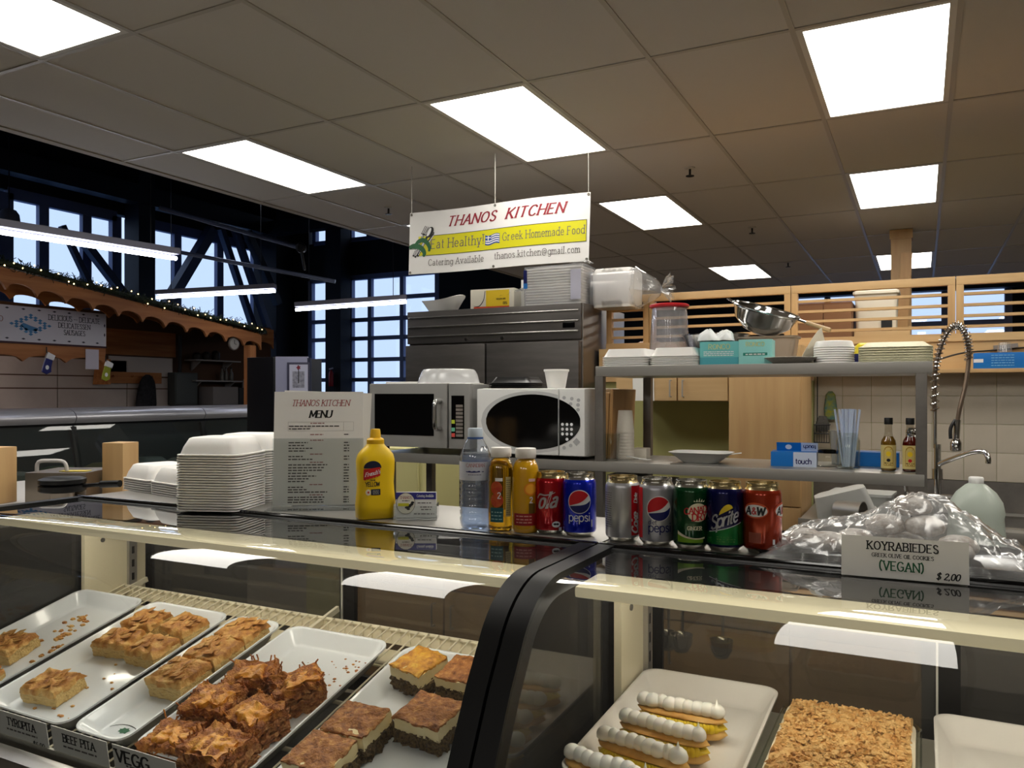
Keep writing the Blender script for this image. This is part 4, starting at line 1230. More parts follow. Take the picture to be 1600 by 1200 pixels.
# ---- mustard
t = thing('mustard_bottle', 'big yellow squeeze bottle of mustard with a red flag label', 'bottle', (-1.088, 1.455, TOP + 0.001), facing(-1.088, 1.455) + 0.25)
yel = M('mustard_yellow', (232, 192, 18), 0.38, sss=0.05)
MB().rloft([(0.080, 0.050, 0.018, 0.0), (0.086, 0.056, 0.022, 0.003), (0.088, 0.058, 0.024, 0.03), (0.083, 0.055, 0.024, 0.06), (0.081, 0.053, 0.024, 0.08), (0.084, 0.055, 0.025, 0.105),
           (0.086, 0.056, 0.026, 0.128), (0.080, 0.053, 0.026, 0.142), (0.062, 0.046, 0.023, 0.153), (0.046, 0.042, 0.02, 0.160), (0.040, 0.040, 0.0199, 0.164), (0.036, 0.036, 0.0179, 0.170)], 6).build('body', yel, t, angle=70)
MB().lathe([(0.0185, 0.163), (0.0195, 0.165), (0.0195, 0.1745), (0.0165, 0.178), (0.0125, 0.179), (0.0105, 0.196), (0.0095, 0.1985), (0.001, 0.199)], 24).build('cap', M('mustard_cap', (226, 176, 18), 0.4), t)
def mfn(a, b):
    # follows the flat front of the bottle, rounding off at the sides
    ins = 0.0
    if abs(a) > 0.018:
        ins = (abs(a) - 0.018) ** 2 * 26
    prof = [(0.0, 0.028), (0.03, 0.029), (0.06, 0.0275), (0.08, 0.0265), (0.105, 0.0275), (0.128, 0.028), (0.142, 0.0265), (0.153, 0.023)]
    for (z0, d0), (z1, d1) in zip(prof, prof[1:]):
        if z0 <= b <= z1:
            dd = d0 + (d1 - d0) * (b - z0) / (z1 - z0)
            break
    else:
        dd = 0.0285
    return (a, -(dd - ins) - 0.0008, b)
def mfn2(a, b):
    p = mfn(a, b)
    return (p[0], p[1] - 0.0006, p[2])
ox = -0.013
MB().strip([ox - 0.019 + 0.002 * i for i in range(20)], lambda x: 0.113, lambda x: 0.1135 + 0.016 * math.sqrt(max(0, 1 - ((x - ox) / 0.0195) ** 2)), mfn, 2).build('label_arch', M('mustard_navy', (18, 24, 50), 0.4), t)
MB().strip([ox - 0.0195 + 0.003 * i for i in range(13)], lambda x: 0.092 + 0.25 * (x - ox) + 0.0012 * math.sin(x * 900), lambda x: 0.1135 + 0.12 * (x - ox), mfn2, 3).build('label_flag', M('mustard_red', (190, 32, 28), 0.4), t)
MB().text("French's", 0.0082, lambda a, b: (lambda p: (p[0], p[1] - 0.0006, p[2]))(mfn2(a + ox, b + 0.0985 + a * 0.2)), 'serif', 1.25, 0.2, spacing=14, width=0.032).build('lettering', white_print, t)
MB().text('Classic', 0.0035, lambda a, b: mfn(a + ox, b + 0.0855), 'serif', 1.6).text('YELLOW', 0.0092, lambda a, b: mfn(a * 0.75 + ox, b + 0.0735), 'bold', 0.9, spacing=12).build('lettering', dark_print, t)
MB().rect(ox - 0.004, 0.054, ox + 0.017, 0.067, mfn, 4).build('label_box', M('mustard_navy', (18, 24, 50), 0.4), t)
MB().disc(ox - 0.010, 0.0605, 0.0055, 0.0065, mfn2).build('label_badge', M('badge_cream', (226, 214, 190), 0.4), t)
MB().fan([(ox - 0.010 + 0.003 * math.cos(RAD(a)) * (1 if k % 2 else 0.5), 0.0605 + 0.0035 * math.sin(RAD(a)) * (1 if k % 2 else 0.5)) for k, a in enumerate(range(0, 360, 36))], lambda a, b: (lambda p: (p[0], p[1] - 0.0004, p[2]))(mfn2(a, b))).build('badge_leaf', red_print, t)
mb = MB()
for q in range(3):
    words(mb, mfn2, ox, ox + 0.014, 0.0565 + q * 0.0032, 0.001, q)
mb.build('small_print', M('pale_print', (200, 196, 180), 0.5), t)

# ---- business card holder
t = thing('card_holder', 'clear acrylic holder full of business cards', 'card holder', (-1.0, 1.487, TOP + 0.001), facing(-1.0, 1.487) - 0.12)
mb = MB().box(-0.048, -0.022, 0, 0.048, 0.022, 0.003).box(-0.048, -0.022, 0.003, 0.048, -0.019, 0.030)
mb.box(-0.048, -0.019, 0.003, -0.046, 0.022, 0.034).box(0.046, -0.019, 0.003, 0.048, 0.022, 0.034)
mb.build('holder', clear_acrylic, t, smooth=False)
for k in range(5):
    MB().box(-0.0445, 0, 0, 0.0445, 0.0022, 0.055).build('business_card', paper, t, loc=(0.0005 * (k % 2), -0.013 + k * 0.0035, 0.004), rot=(RAD(-6), 0, 0), smooth=False)
fn = flat(0, -0.0137, 0.004, uy=(0, math.sin(RAD(6)), math.cos(RAD(6))))
MB().rect(-0.0445, 0.040, 0.0445, 0.055, fn).build('blue_band', M('card_blue', (44, 42, 130), 0.5), t)
f2 = flat(0, -0.0141, 0.004, uy=(0, math.sin(RAD(6)), math.cos(RAD(6))))
f3 = flat(0, -0.0145, 0.004, uy=(0, math.sin(RAD(6)), math.cos(RAD(6))))
f4 = flat(0, -0.0149, 0.004, uy=(0, math.sin(RAD(6)), math.cos(RAD(6))))
MB().disc(-0.022, 0.031, 0.0208, 0.0235, f2, 24).build('seal_edge', ink, t)
MB().disc(-0.022, 0.031, 0.0200, 0.0227, f3, 24).build('seal', M('seal_cream', (232, 226, 210), 0.6), t)
MB().text('THANOS', 0.0056, lambda a, b: f4(a - 0.022, b + 0.041), 'serif', 1.0).build('lettering', ink_red, t)
MB().rect(-0.039, 0.025, -0.015, 0.0315, f4).build('seal_yellow', M('seal_yellow', (206, 200, 40), 0.5), t)
mb = MB()
for a, b in ((-0.020, 0.022), (-0.014, 0.024), (-0.016, 0.019), (-0.009, 0.029), (-0.012, 0.027), (-0.007, 0.033)):
    mb.disc(a, b, 0.0038, 0.0026, f4, 8)
words(mb, f4, -0.030, -0.014, 0.036, 0.0016, 8)
mb.build('seal_olive', ink, t)
MB().text('Catering Available', 0.0054, lambda a, b: f2(a * 0.72 + 0.021, b + 0.045), 'serif', 1.4).build('lettering', white_print, t)
mb = MB()
for b, a0, a1 in ((0.031, 0.004, 0.036), (0.022, 0.010, 0.036), (0.0165, 0.012, 0.034), (0.007, -0.004, 0.041)):
    words(mb, f2, a0, a1, b, 0.0022, int(b * 9000))
mb.build('small_print', ink_grey, t)

# ---- menu in an acrylic stand
mrz = facing(-1.315, 1.5) - 0.16
t = thing('menu_stand', 'printed white paper menu in a clear acrylic stand', 'menu', (-1.318, 1.53, TOP + 0.001), mrz)
LEAN = RAD(-5)
mb = MB().box(-0.112, -0.075, 0.0, 0.112, 0.03, 0.003)
mb.build('base', clear_acrylic, t, smooth=False)
def mf(d):
    return flat(0, -0.004 - d, 0.004, uy=(0, -math.sin(LEAN), math.cos(LEAN)))
MB().box(-0.110, 0, 0, 0.110, 0.0025, 0.165).build('holder', clear_acrylic, t, loc=(0, -0.008, 0.003), rot=(LEAN, 0, 0), smooth=False)
MB().box(-0.108, 0, 0, 0.108, 0.0012, 0.279).build('menu_sheet', M('menu_paper', (226, 224, 222), 0.7), t, loc=(0, -0.004, 0.004), rot=(LEAN, 0, 0), smooth=False)
MB().box(-0.108, 0, 0, 0.108, 0.001, 0.279).build('menu_sheet', paper, t, loc=(0.010, 0.004, 0.004), rot=(LEAN, RAD(2), RAD(-4)), smooth=False)
MB().text('THANOS KITCHEN', 0.0145, lambda a, b: mf(0.0006)(a * 0.80 + 0.004, b + 0.244), 'serif', 0.9, 0.22, spacing=18, width=0.174).build('heading', ink_red, t)
MB().text('MENU', 0.0165, lambda a, b: mf(0.0006)(a + 0.004, b + 0.2155), 'nib', 1.5, 0.15, spacing=6, width=0.052).build('heading', ink, t)
red_s, blk, gry = MB(), MB(), MB()
yy = 0.198
words(red_s, mf(0.0006), -0.020, 0.014, 0.200, 0.0022, 1)
for k, (x0, x1, yv) in enumerate(((-0.072, 0.052, 0.1925), (-0.072, -0.020, 0.186))):
    words(blk, mf(0.0006), x0, x1, yv, 0.0026, k)
for a in ((-0.074, 0.182, 0.085, 0.1824), (-0.074, 0.2042, 0.085, 0.2046), (-0.074, 0.182, -0.0736, 0.2046), (0.0605, 0.182, 0.0609, 0.2046), (0.0846, 0.182, 0.085, 0.2046)):
    gry.rect(*a, mf(0.0006))
rows = [(1, 0.172), (1, 0.158), (0, 0.152), (0, 0.145), (0, 0.138), (0, 0.1315), (1, 0.124), (0, 0.118), (0, 0.111), (1, 0.104), (0, 0.0975), (0, 0.0905), (0, 0.084), (0, 0.077), (0, 0.070), (0, 0.0635), (0, 0.057),
        (1, 0.0495), (0, 0.043), (0, 0.037), (0, 0.031), (1, 0.0245), (0, 0.0185), (0, 0.0125), (0, 0.0065)]
rr = random.Random(4)
for k, (hd, yv) in enumerate(rows):
    if hd:
        words(red_s, mf(0.0006), -0.020, 0.012, yv, 0.0022, k)
        if k == 0:
            words(blk, mf(0.0006), 0.062, 0.075, yv, 0.0024, k)
    else:
        words(blk, mf(0.0006), -0.072, -0.072 + rr.uniform(0.03, 0.10), yv, 0.0027, k)
        words(blk, mf(0.0006), 0.062, 0.075, yv, 0.0027, k + 40)
red_s.build('section_titles', M('faded_red_ink', (150, 90, 92), 0.6), t)
blk.build('menu_lines', M('faded_ink', (60, 56, 58), 0.6), t)
gry.build('ruled_box', ink_grey, t)

# ---- foam clamshell boxes, opened and nested upside down
def half(cx, cy, w, d):
    mb = MB()
    pr = [(w + 0.012, d + 0.012, 0.022, 0.0), (w + 0.012, d + 0.012, 0.022, 0.003), (w, d, 0.02, 0.004), (w * 0.94, d * 0.94, 0.02, 0.020), (w * 0.82, d * 0.82, 0.022, 0.040), (w * 0.74, d * 0.74, 0.02, 0.0425), (0.02, 0.02, 0.005, 0.043)]
    mb.rloft(pr, 4, cx, cy, cap0=False)
    inner = [(ww - 0.006, dd - 0.006, rr_, max(zz - 0.003, 0.0)) for ww, dd, rr_, zz in pr]
    mb.rloft(inner[::-1], 4, cx, cy, cap1=False)
    return mb
def clamshell(lab, loc, rz, group):
    t = thing('foam_box', lab, 'foam box', loc, rz, group)
    half(0, -0.082, 0.150, 0.150).build('base', white_foam, t, angle=50)
    half(0, 0.082, 0.150, 0.150).build('lid', white_foam, t, angle=50)
    MB().box(-0.07, -0.004, 0, 0.07, 0.004, 0.003).build('hinge', white_foam, t, smooth=False)
    return t
base = (-1.553, 1.50)
c0 = None
for k in range(22):
    lab = 'white foam clamshell box, topmost of the tall stack' if k == 21 else 'white foam clamshell box nested in the tall stack under the top one'
    loc = (base[0] + 0.0006 * math.sin(k), base[1], TOP + 0.001 + 0.0062 * k)
    rz = RAD(19 + 0.5 * math.sin(k * 2.2))
    if c0 is None:
        c0 = clamshell(lab, loc, rz, 'nested foam clamshell boxes')
    else:
        copy_tree(c0, loc=loc, rz=rz, label=lab)
for k in range(6):
    lab = 'white foam clamshell box, topmost of the low stack behind the tall one' if k == 5 else 'white foam clamshell box in the low stack behind the tall one'
    copy_tree(c0, loc=(-1.90, 1.60, TOP + 0.001 + 0.0062 * k), rz=RAD(78), label=lab)['group'] = 'low stack of foam boxes'

# ---- folded price sign for the cookies
t = thing('price_sign', 'folded white card sign lettered KOYRABIEDES in front of the cookie bag', 'sign', (-0.024, 1.345, TOP - 0.002), RAD(3.0))
MB().box(-0.087, 0, 0, 0.087, 0.0008, 0.0615).build('front', paper, t, rot=(RAD(-10), 0, 0), smooth=False)
MB().box(-0.087, 0, 0, 0.087, 0.0008, 0.060).build('back', paper, t, loc=(0, 0.0225, 0), rot=(RAD(10), 0, 0), smooth=False)
cf = lambda z: flat(0, -0.0008, 0, uy=(0, math.sin(RAD(10)), math.cos(RAD(10))))
mb = MB().text('KOYRABIEDES', 0.0118, lambda a, b: cf(0)(a - 0.0015, b + 0.0425), 'slab', 1.0, spacing=24, width=0.0965)
mb.text('GREEK OLIVE OIL COOKIES', 0.0054, lambda a, b: cf(0)(a - 0.0015, b + 0.0315), 'slab', 1.0, spacing=22, width=0.084)
mb.build('lettering', ink, t)
MB().text('(VEGAN)', 0.0130, lambda a, b: cf(0)(a - 0.003, b + 0.0125), 'slab', 0.95, spacing=20, width=0.0595).build('lettering', ink_green, t)
MB().text('$ 2,00', 0.009, lambda a, b: cf(0)(a + 0.059, b + 0.005), 'bold', 0.9, 0.25, width=0.030).build('price', ink, t)

# ---- bag of cookies on a dark tray
t = thing('cookie_tray', 'shallow black tray under the bagged cookies', 'tray', (-0.045, 1.51, TOP + 0.001), 0)
MB().rloft([(0.40, 0.18, 0.02, 0), (0.44, 0.21, 0.025, 0.012), (0.445, 0.215, 0.025, 0.013), (0.43, 0.20, 0.024, 0.012), (0.40, 0.18, 0.02, 0.003), (0.05, 0.03, 0.01, 0.003)], 5).build('pan', black_gloss, t, angle=50)
sugar = M('powdered_sugar', (214, 208, 200), 0.9, var=(40, (150, 130, 112)), bump=(120, 0.8))
ck = None
cr_ = random.Random(2)
spots = [(-0.14, 0.0), (-0.06, -0.03), (-0.06, 0.035), (0.02, -0.03), (0.02, 0.035), (0.09, -0.02), (0.10, 0.04), (-0.01, 0.0, 0.034), (0.05, 0.0, 0.036), (0.03, 0.02, 0.066), (-0.10, -0.02, 0.0)]
for k, s_ in enumerate(spots):
    zz = s_[2] if len(s_) > 2 else 0.0
    loc = (-0.045 + s_[0], 1.51 + s_[1], TOP + 0.006 + zz)
    if ck is None:
        mb = MB()
        rings = []
        for (rr_, z) in [(0.018, 0), (0.030, 0.006), (0.033, 0.014), (0.028, 0.024), (0.016, 0.031), (0.002, 0.033)]:
            rings.append([(rr_ * (1 + 0.06 * nz((math.cos(a) * 0.03, math.sin(a) * 0.03, z), 40, 3)) * math.cos(a), rr_ * (1 + 0.06 * nz((math.cos(a) * 0.03, math.sin(a) * 0.03, z), 40, 3)) * math.sin(a), z) for a in [2 * math.pi * i / 16 for i in range(16)]])
        ck = tag(mb.loft(rings).build('cookie', sugar, loc=loc, angle=80), 'sugar-dusted round cookie inside the clear bag', 'cookie', 'cookies in the clear bag')
    else:
        c = ck.copy(); COL.objects.link(c); c.location = loc; c.rotation_euler = (0, 0, k)
def crumpled_bag(name, lab, cat, hfn, x0, x1, y0, y1, loc, n=46, m=26, amp=0.012, mat=bag_film, seed=1.0, parent=None):
    mb = MB()
    for i in range(n + 1):
        for j in range(m + 1):
            x = x0 + (x1 - x0) * i / n
            y = y0 + (y1 - y0) * j / m
            fold = abs(nz((x, y, 0), 26, seed)) + 0.6 * abs(nz((x, y, 0), 60, seed + 3))
            h = hfn((x - x0) / (x1 - x0), (y - y0) / (y1 - y0))
            e = min(1.0, h / 0.02)
            mb.v.append((x + amp * 0.5 * nz((x, y, 3), 40, seed) * e, y + amp * 0.6 * nz((x, y, 5), 40, seed + 1) * e, h + amp * (fold - 0.25) * e))
    for i in range(n):
        for j in range(m):
            p = i * (m + 1) + j
            mb.f.append((p, p + m + 1, p + m + 2, p + 1))
    return mb
def bag_h(u, v):
    side = max(0.0, math.sin(math.pi * min(1, max(0, v)))) ** 0.55
    prof = [(0, 0.0), (0.05, 0.018), (0.15, 0.04), (0.3, 0.058), (0.42, 0.070), (0.52, 0.098), (0.6, 0.108), (0.68, 0.102), (0.78, 0.078), (0.88, 0.045), (0.95, 0.03), (1, 0.012)]
    for (a, ha), (b, hb) in zip(prof, prof[1:]):
        if a <= u <= b:
            return side * (ha + (hb - ha) * (u - a) / (b - a)) + 0.002
    return 0.002
bag = crumpled_bag('', '', '', bag_h, -0.21, 0.20, -0.125, 0.115, None, 90, 50, 0.013)
tag(bag.build('plastic_bag', bag_film, loc=(-0.04, 1.505, TOP + 0.002), angle=25), 'crumpled clear plastic bag over the sugared cookies', 'bag')
b2 = crumpled_bag('', '', '', lambda u, v: 0.002 + 0.055 * max(0, math.sin(math.pi * v)) ** 0.5 * max(0, math.sin(math.pi * u)) ** 0.5, -0.09, 0.11, -0.09, 0.09, None, 40, 34, 0.014, seed=7.0)
tag(b2.build('plastic_bag', bag_film, loc=(0.255, 1.55, TOP + 0.002), angle=25), 'second crumpled plastic bag at the picture edge', 'bag')

# ================================================================== THE KITCHEN
# ---- steel rack on the prep table
SH1, SH2 = 1.268, 1.660
t = thing('steel_shelf_rack', 'stainless steel shelf rack with an upper and a lower shelf', 'shelf rack', (-1.1, 3.3, 0.9))
def rk(x0, y0, z0, x1, y1, z1):
    return MB().box(x0 + 1.1, y0 - 3.3, z0 - 0.9, x1 + 1.1, y1 - 3.3, z1 - 0.9)
rk(-2.32, 3.10, SH1 - 0.042, 0.01, 3.52, SH1).build('lower_shelf', steel, t, bevel=0.004)
rk(-1.20, 3.10, SH2 - 0.042, 0.035, 3.55, SH2).build('upper_shelf', steel, t, bevel=0.004)
for x, y, z1 in ((-1.185, 3.12, SH2 - 0.04), (-1.10, 3.5, SH2 - 0.04), (0.0, 3.12, SH2 - 0.04), (0.0, 3.5, SH2 - 0.04), (-2.25, 3.48, SH1 - 0.04), (-2.25, 3.13, SH1 - 0.04), (-1.75, 3.2, SH1 - 0.04)):
    rk(x - 0.018, y - 0.018, 0.9, x + 0.018, y + 0.018, z1).build('post', steel_dark, t, bevel=0.003)
# prep table with cupboards below
t = thing('prep_counter', 'wood-fronted counter under the steel rack', 'counter', (-1.15, 3.45, 0))
def pk(x0, y0, z0, x1, y1, z1):
    return MB().box(x0 + 1.15, y0 - 3.45, z0, x1 + 1.15, y1 - 3.45, z1)
pk(-2.45, 3.0, 0.86, 0.1, 3.85, 0.9).build('worktop', steel, t, bevel=0.004)
pk(-2.42, 3.08, 0.08, 0.08, 3.82, 0.86).build('carcass', maple_v, t, smooth=False)
pk(-2.40, 3.14, 0.0, 0.06, 3.8, 0.08).build('kickboard', black_satin, t, smooth=False)
for k in range(5):
    x0 = -2.40 + k * 0.495
    d = pk(x0, 3.06, 0.1, x0 + 0.485, 3.08, 0.66).build('door', maple_v, t, bevel=0.002)
    hx = x0 + (0.44 if k % 2 == 0 else 0.045)
    MB().tube([(hx + 1.15, 3.06 - 3.45, 0.5), (hx + 1.15, 3.035 - 3.45, 0.5), (hx + 1.15, 3.035 - 3.45, 0.6), (hx + 1.15, 3.06 - 3.45, 0.6)], 0.005, 6).build('handle', steel, d)
    d = pk(x0, 3.06, 0.67, x0 + 0.485, 3.08, 0.85).build('drawer', maple_v, t, bevel=0.002)
    MB().tube([(x0 + 0.18 + 1.15, 3.06 - 3.45, 0.76), (x0 + 0.18 + 1.15, 3.035 - 3.45, 0.76), (x0 + 0.31 + 1.15, 3.035 - 3.45, 0.76), (x0 + 0.31 + 1.15, 3.06 - 3.45, 0.76)], 0.005, 6).build('handle', steel, d)

# ---- silver microwave
mw_face = M('microwave_steel', (172, 171, 168), 0.34, 0.5)
def loc_box(t, ox, oy, oz):
    def f(x0, y0, z0, x1, y1, z1, mb=None):
        return (mb or MB()).box(x0 - ox, y0 - oy, z0 - oz, x1 - ox, y1 - oy, z1 - oz)
    return f
t = thing('microwave_oven', 'silver commercial microwave oven with a black window and bar handle', 'microwave', (-2.07, 3.35, SH1))
B = loc_box(t, -2.07, 3.35, SH1)
B(-2.345, 3.13, SH1 + 0.03, -1.80, 3.56, SH1 + 0.322).build('cabinet', mw_face, t, bevel=0.006)
d = B(-2.35, 3.095, SH1 + 0.03, -1.915, 3.13, SH1 + 0.326).build('door', mw_face, t, bevel=0.006)
B(-2.318, 3.0935, SH1 + 0.085, -1.985, 3.0955, SH1 + 0.278).build('window', black_gloss, d, smooth=False)
MB().tube(catmull([(-1.95 + 2.07, 3.095 - 3.35, 0.245), (-1.95 + 2.07, 3.05 - 3.35, 0.24), (-1.95 + 2.07, 3.045 - 3.35, 0.19), (-1.95 + 2.07, 3.05 - 3.35, 0.125), (-1.95 + 2.07, 3.095 - 3.35, 0.12)], 4), 0.011, 10).build('handle', M('handle_steel', (190, 190, 190), 0.2, 1.0), d)
p = B(-1.908, 3.098, SH1 + 0.03, -1.798, 3.13, SH1 + 0.324).build('control_panel', mw_face, t, bevel=0.004)
B(-1.893, 3.0965, SH1 + 0.075, -1.826, 3.0985, SH1 + 0.27).build('keypad', black_gloss, p, smooth=False)
for k in range(9):
    z = SH1 + 0.085 + 0.0165 * k
    B(-1.868, 3.0945, z, -1.832, 3.0965, z + 0.012).build('key', M('key_grey', (120, 112, 106), 0.6), p, smooth=False)
for z, c_ in ((0.083, (214, 84, 76)), (0.108, (110, 196, 160)), (0.143, (190, 206, 60))):
    B(-1.891, 3.0945, SH1 + z, -1.874, 3.0965, SH1 + z + 0.017).build('key', M('key_%d' % c_[0], c_, 0.5), p, smooth=False)
for x in (-2.3, -1.85):
    for y in (3.16, 3.5):
        MB().cyl((x + 2.07, y - 3.35, 0), (x + 2.07, y - 3.35, 0.03), 0.018, 10).build('foot', black_plastic, t)

# ---- white microwave
mw_white = M('microwave_white', (228, 228, 226), 0.3)
t = thing('microwave_oven', 'white household microwave oven with an oval black window', 'microwave', (-1.50, 3.34, SH1))
B = loc_box(t, -1.50, 3.34, SH1)
B(-1.755, 3.12, SH1 + 0.012, -1.245, 3.55, SH1 + 0.302).build('cabinet', mw_white, t, bevel=0.012)
d = B(-1.757, 3.09, SH1 + 0.018, -1.362, 3.125, SH1 + 0.30).build('door', mw_white, t, bevel=0.008)
p = B(-1.358, 3.09, SH1 + 0.018, -1.243, 3.125, SH1 + 0.30).build('control_panel', mw_white, t, bevel=0.006)
cx, cz, rx_, rz_ = -1.485, 0.158, 0.225, 0.118
def ovf(y):
    return lambda a, b: (a + 1.50, y - 3.34, b)
def oval_part(x0, x1, r1, r2, y):
    xs = [x0 + (x1 - x0) * i / 40 for i in range(41)]
    h = lambda x: r2 * math.sqrt(max(0.0, 1 - ((x - cx) / r1) ** 2))
    mb = MB().strip(xs, lambda x: cz - h(x), lambda x: cz + h(x), ovf(y))
    return mb
oval_part(-1.735, -1.363, 0.250, 0.132, 3.0893).build('window_rim', M('rim_grey', (196, 196, 196), 0.25), d)
oval_part(-1.709, -1.363, rx_, rz_, 3.0885).build('window', black_gloss, d)
oval_part(-1.357, cx + rx_ - 0.002, rx_, rz_, 3.0885).build('keypad', black_gloss, p)
for r_ in range(3):
    for c_ in range(3):
        MB().disc(-1.342 + c_ * 0.0205, 0.150 - r_ * 0.020, 0.0065, 0.0065, ovf(3.0878), 10).build('key', white_print, p)
MB().disc(-1.3215, 0.088, 0.0065, 0.0065, ovf(3.0878), 10).build('key', white_print, p)
for a, b in ((-1.335, 0.262), (-1.30, 0.258), (-1.27, 0.252), (-1.305, 0.236), (-1.272, 0.232), (-1.272, 0.212), (-1.335, 0.052), (-1.305, 0.062)):
    MB().disc(a, b, 0.008, 0.0075, ovf(3.0886), 10).build('key', M('key_light_grey', (176, 176, 178), 0.5), p)
MB().fan([(-1.279, 0.095), (-1.262, 0.078), (-1.279, 0.061), (-1.296, 0.078)], ovf(3.0886)).build('key', M('key_light_grey', (176, 176, 178), 0.5), p)
MB().rect(-1.735, 0.04, -1.705, 0.047, ovf(3.0886)).build('brand_plate', ink_grey, d)
for x in (-1.70, -1.30):
    MB().cyl((x + 1.5, -0.15, 0), (x + 1.5, -0.15, 0.014), 0.015, 10).build('foot', black_plastic, t)
    MB().cyl((x + 1.5, 0.15, 0), (x + 1.5, 0.15, 0.014), 0.015, 10).build('foot', black_plastic, t)

# ---- things on the microwaves
Z1, Z2 = SH1 + 0.3225, SH1 + 0.3025
t = thing('cake_lid', 'clear domed cake lid on the silver microwave', 'lid', (-2.03, 3.30, Z1))
MB().lathe([(0.158, 0.0), (0.160, 0.004), (0.150, 0.010), (0.140, 0.045), (0.128, 0.068), (0.118, 0.074), (0.01, 0.075)], 36, cap0=False).build('dome', thin_glass('frosted_plastic', (244, 246, 248), 1.2, 0.2, haze=0.5), t, angle=50)
MB().lathe([(0.158, 0.0), (0.168, 0.002), (0.168, 0.005), (0.158, 0.006)], 36).build('rim', white_plastic, t, angle=50)
tag(MB().box(-0.10, -0.07, 0, 0.09, 0.07, 0.014).build('folded_napkins', paper, loc=(-2.24, 3.28, Z1), rot=(0, 0, 0.2), bevel=0.003), 'flat white napkins at the edge of the silver microwave', 'napkins')
t = thing('takeaway_tray', 'stack of black plastic takeaway trays on the white microwave', 'tray', (-1.665, 3.30, Z2))
for k in range(4):
    w, d_ = 0.205 - 0.002 * k, 0.16
    MB().rloft([(w + 0.016, d_ + 0.016, 0.02, 0), (w + 0.016, d_ + 0.016, 0.02, 0.003), (w, d_, 0.02, 0.004), (w - 0.03, d_ - 0.03, 0.02, 0.03), (0.02, 0.02, 0.005, 0.031)], 4).build('tray', black_plastic, t, loc=(0.004 * (k % 2), 0, 0.0075 * k), angle=50)
t = thing('foam_cup', 'white foam cup on the white microwave', 'cup', (-1.455, 3.28, Z2))
MB().lathe([(0.036, 0.0), (0.040, 0.001), (0.053, 0.073), (0.0565, 0.075), (0.0575, 0.079), (0.0565, 0.085), (0.0535, 0.085), (0.051, 0.074), (0.037, 0.004), (0.001, 0.004)], 28).build('cup', white_foam, t, angle=50)

# ---- lower shelf things
board_wood = wood('board_wood', (176, 132, 82), (190, 148, 96), 2.0, 'Z')
tag(MB().box(0, -0.13, 0, 0.022, 0.13, 0.285).build('chopping_board', board_wood, loc=(-1.222, 3.36, SH1), rot=(0, RAD(3), 0), bevel=0.006), 'thick wooden chopping board standing beside the white microwave', 'board')
tag(MB().box(0, -0.15, 0, 0.016, 0.15, 0.30).build('chopping_board', board_wood, loc=(-1.198, 3.38, SH1), rot=(0, RAD(3), 0), bevel=0.006), 'thin wooden chopping board behind the post of the rack', 'board')
cp = None
for k in range(9):
    loc = (-1.125, 3.26, SH1 + 0.0135 * k)
    lab = 'small foam cup, topmost of the tall cup stack' if k == 8 else 'small foam cup nested in the tall cup stack'
    if cp is None:
        cp = thing('foam_cup', lab, 'cup', loc, 0, 'stacked foam cups by the boards')
        MB().lathe([(0.036, 0.0), (0.038, 0.003), (0.0375, 0.010), (0.030, 0.098), (0.0285, 0.1), (0.001, 0.1)], 20).build('cup', M('cup_cream', (222, 214, 200), 0.5), cp, angle=50)
    else:
        copy_tree(cp, loc=loc, label=lab)
t = thing('drinking_glass', 'clear tumbler in front of the stacked cups', 'glass', (-1.160, 3.17, SH1))
MB().lathe([(0.030, 0.0), (0.031, 0.002), (0.042, 0.112), (0.040, 0.112), (0.0295, 0.008), (0.001, 0.008)], 24).build('tumbler', thin_glass('tumbler_glass', (248, 250, 248), 1.6), t, angle=50)
tag(MB().box(-0.03, -0.03, 0, 0.03, 0.03, 0.045).build('napkin_box', M('beige_card', (214, 206, 190), 0.6), loc=(-1.075, 3.33, SH1), bevel=0.003), 'small pale box behind the plastic fork', 'box')
t = thing('plastic_fork', 'white plastic fork lying on the lower shelf', 'fork', (-1.04, 3.19, SH1 + 0.004), RAD(-25))
MB().bar((-0.07, 0, 0.012), (0.015, 0, 0.006), 0.008, 0.003).build('handle', white_plastic, t)
for k in range(4):
    MB().bar((0.015, -0.009 + 0.006 * k, 0.006), (0.055, -0.010 + 0.0067 * k, 0.004), 0.0035, 0.0025).build('tine', white_plastic, t)
MB().box(0.008, -0.012, 0.004, 0.020, 0.012, 0.0065).build('neck', white_plastic, t, bevel=0.001)
t = thing('foam_plate', 'white foam plate with a plastic knife on the lower shelf', 'plate', (-0.795, 3.24, SH1))
MB().rloft([(0.13, 0.11, 0.03, 0), (0.14, 0.12, 0.035, 0.004), (0.235, 0.17, 0.05, 0.040), (0.25, 0.18, 0.05, 0.043), (0.24, 0.172, 0.05, 0.044), (0.13, 0.11, 0.03, 0.006), (0.02, 0.02, 0.005, 0.006)], 5).build('plate', white_foam, t, angle=50)
MB().bar((0.0, -0.02, 0.020), (0.16, 0.0, 0.044), 0.022, 0.003).build('knife', white_plastic, t)

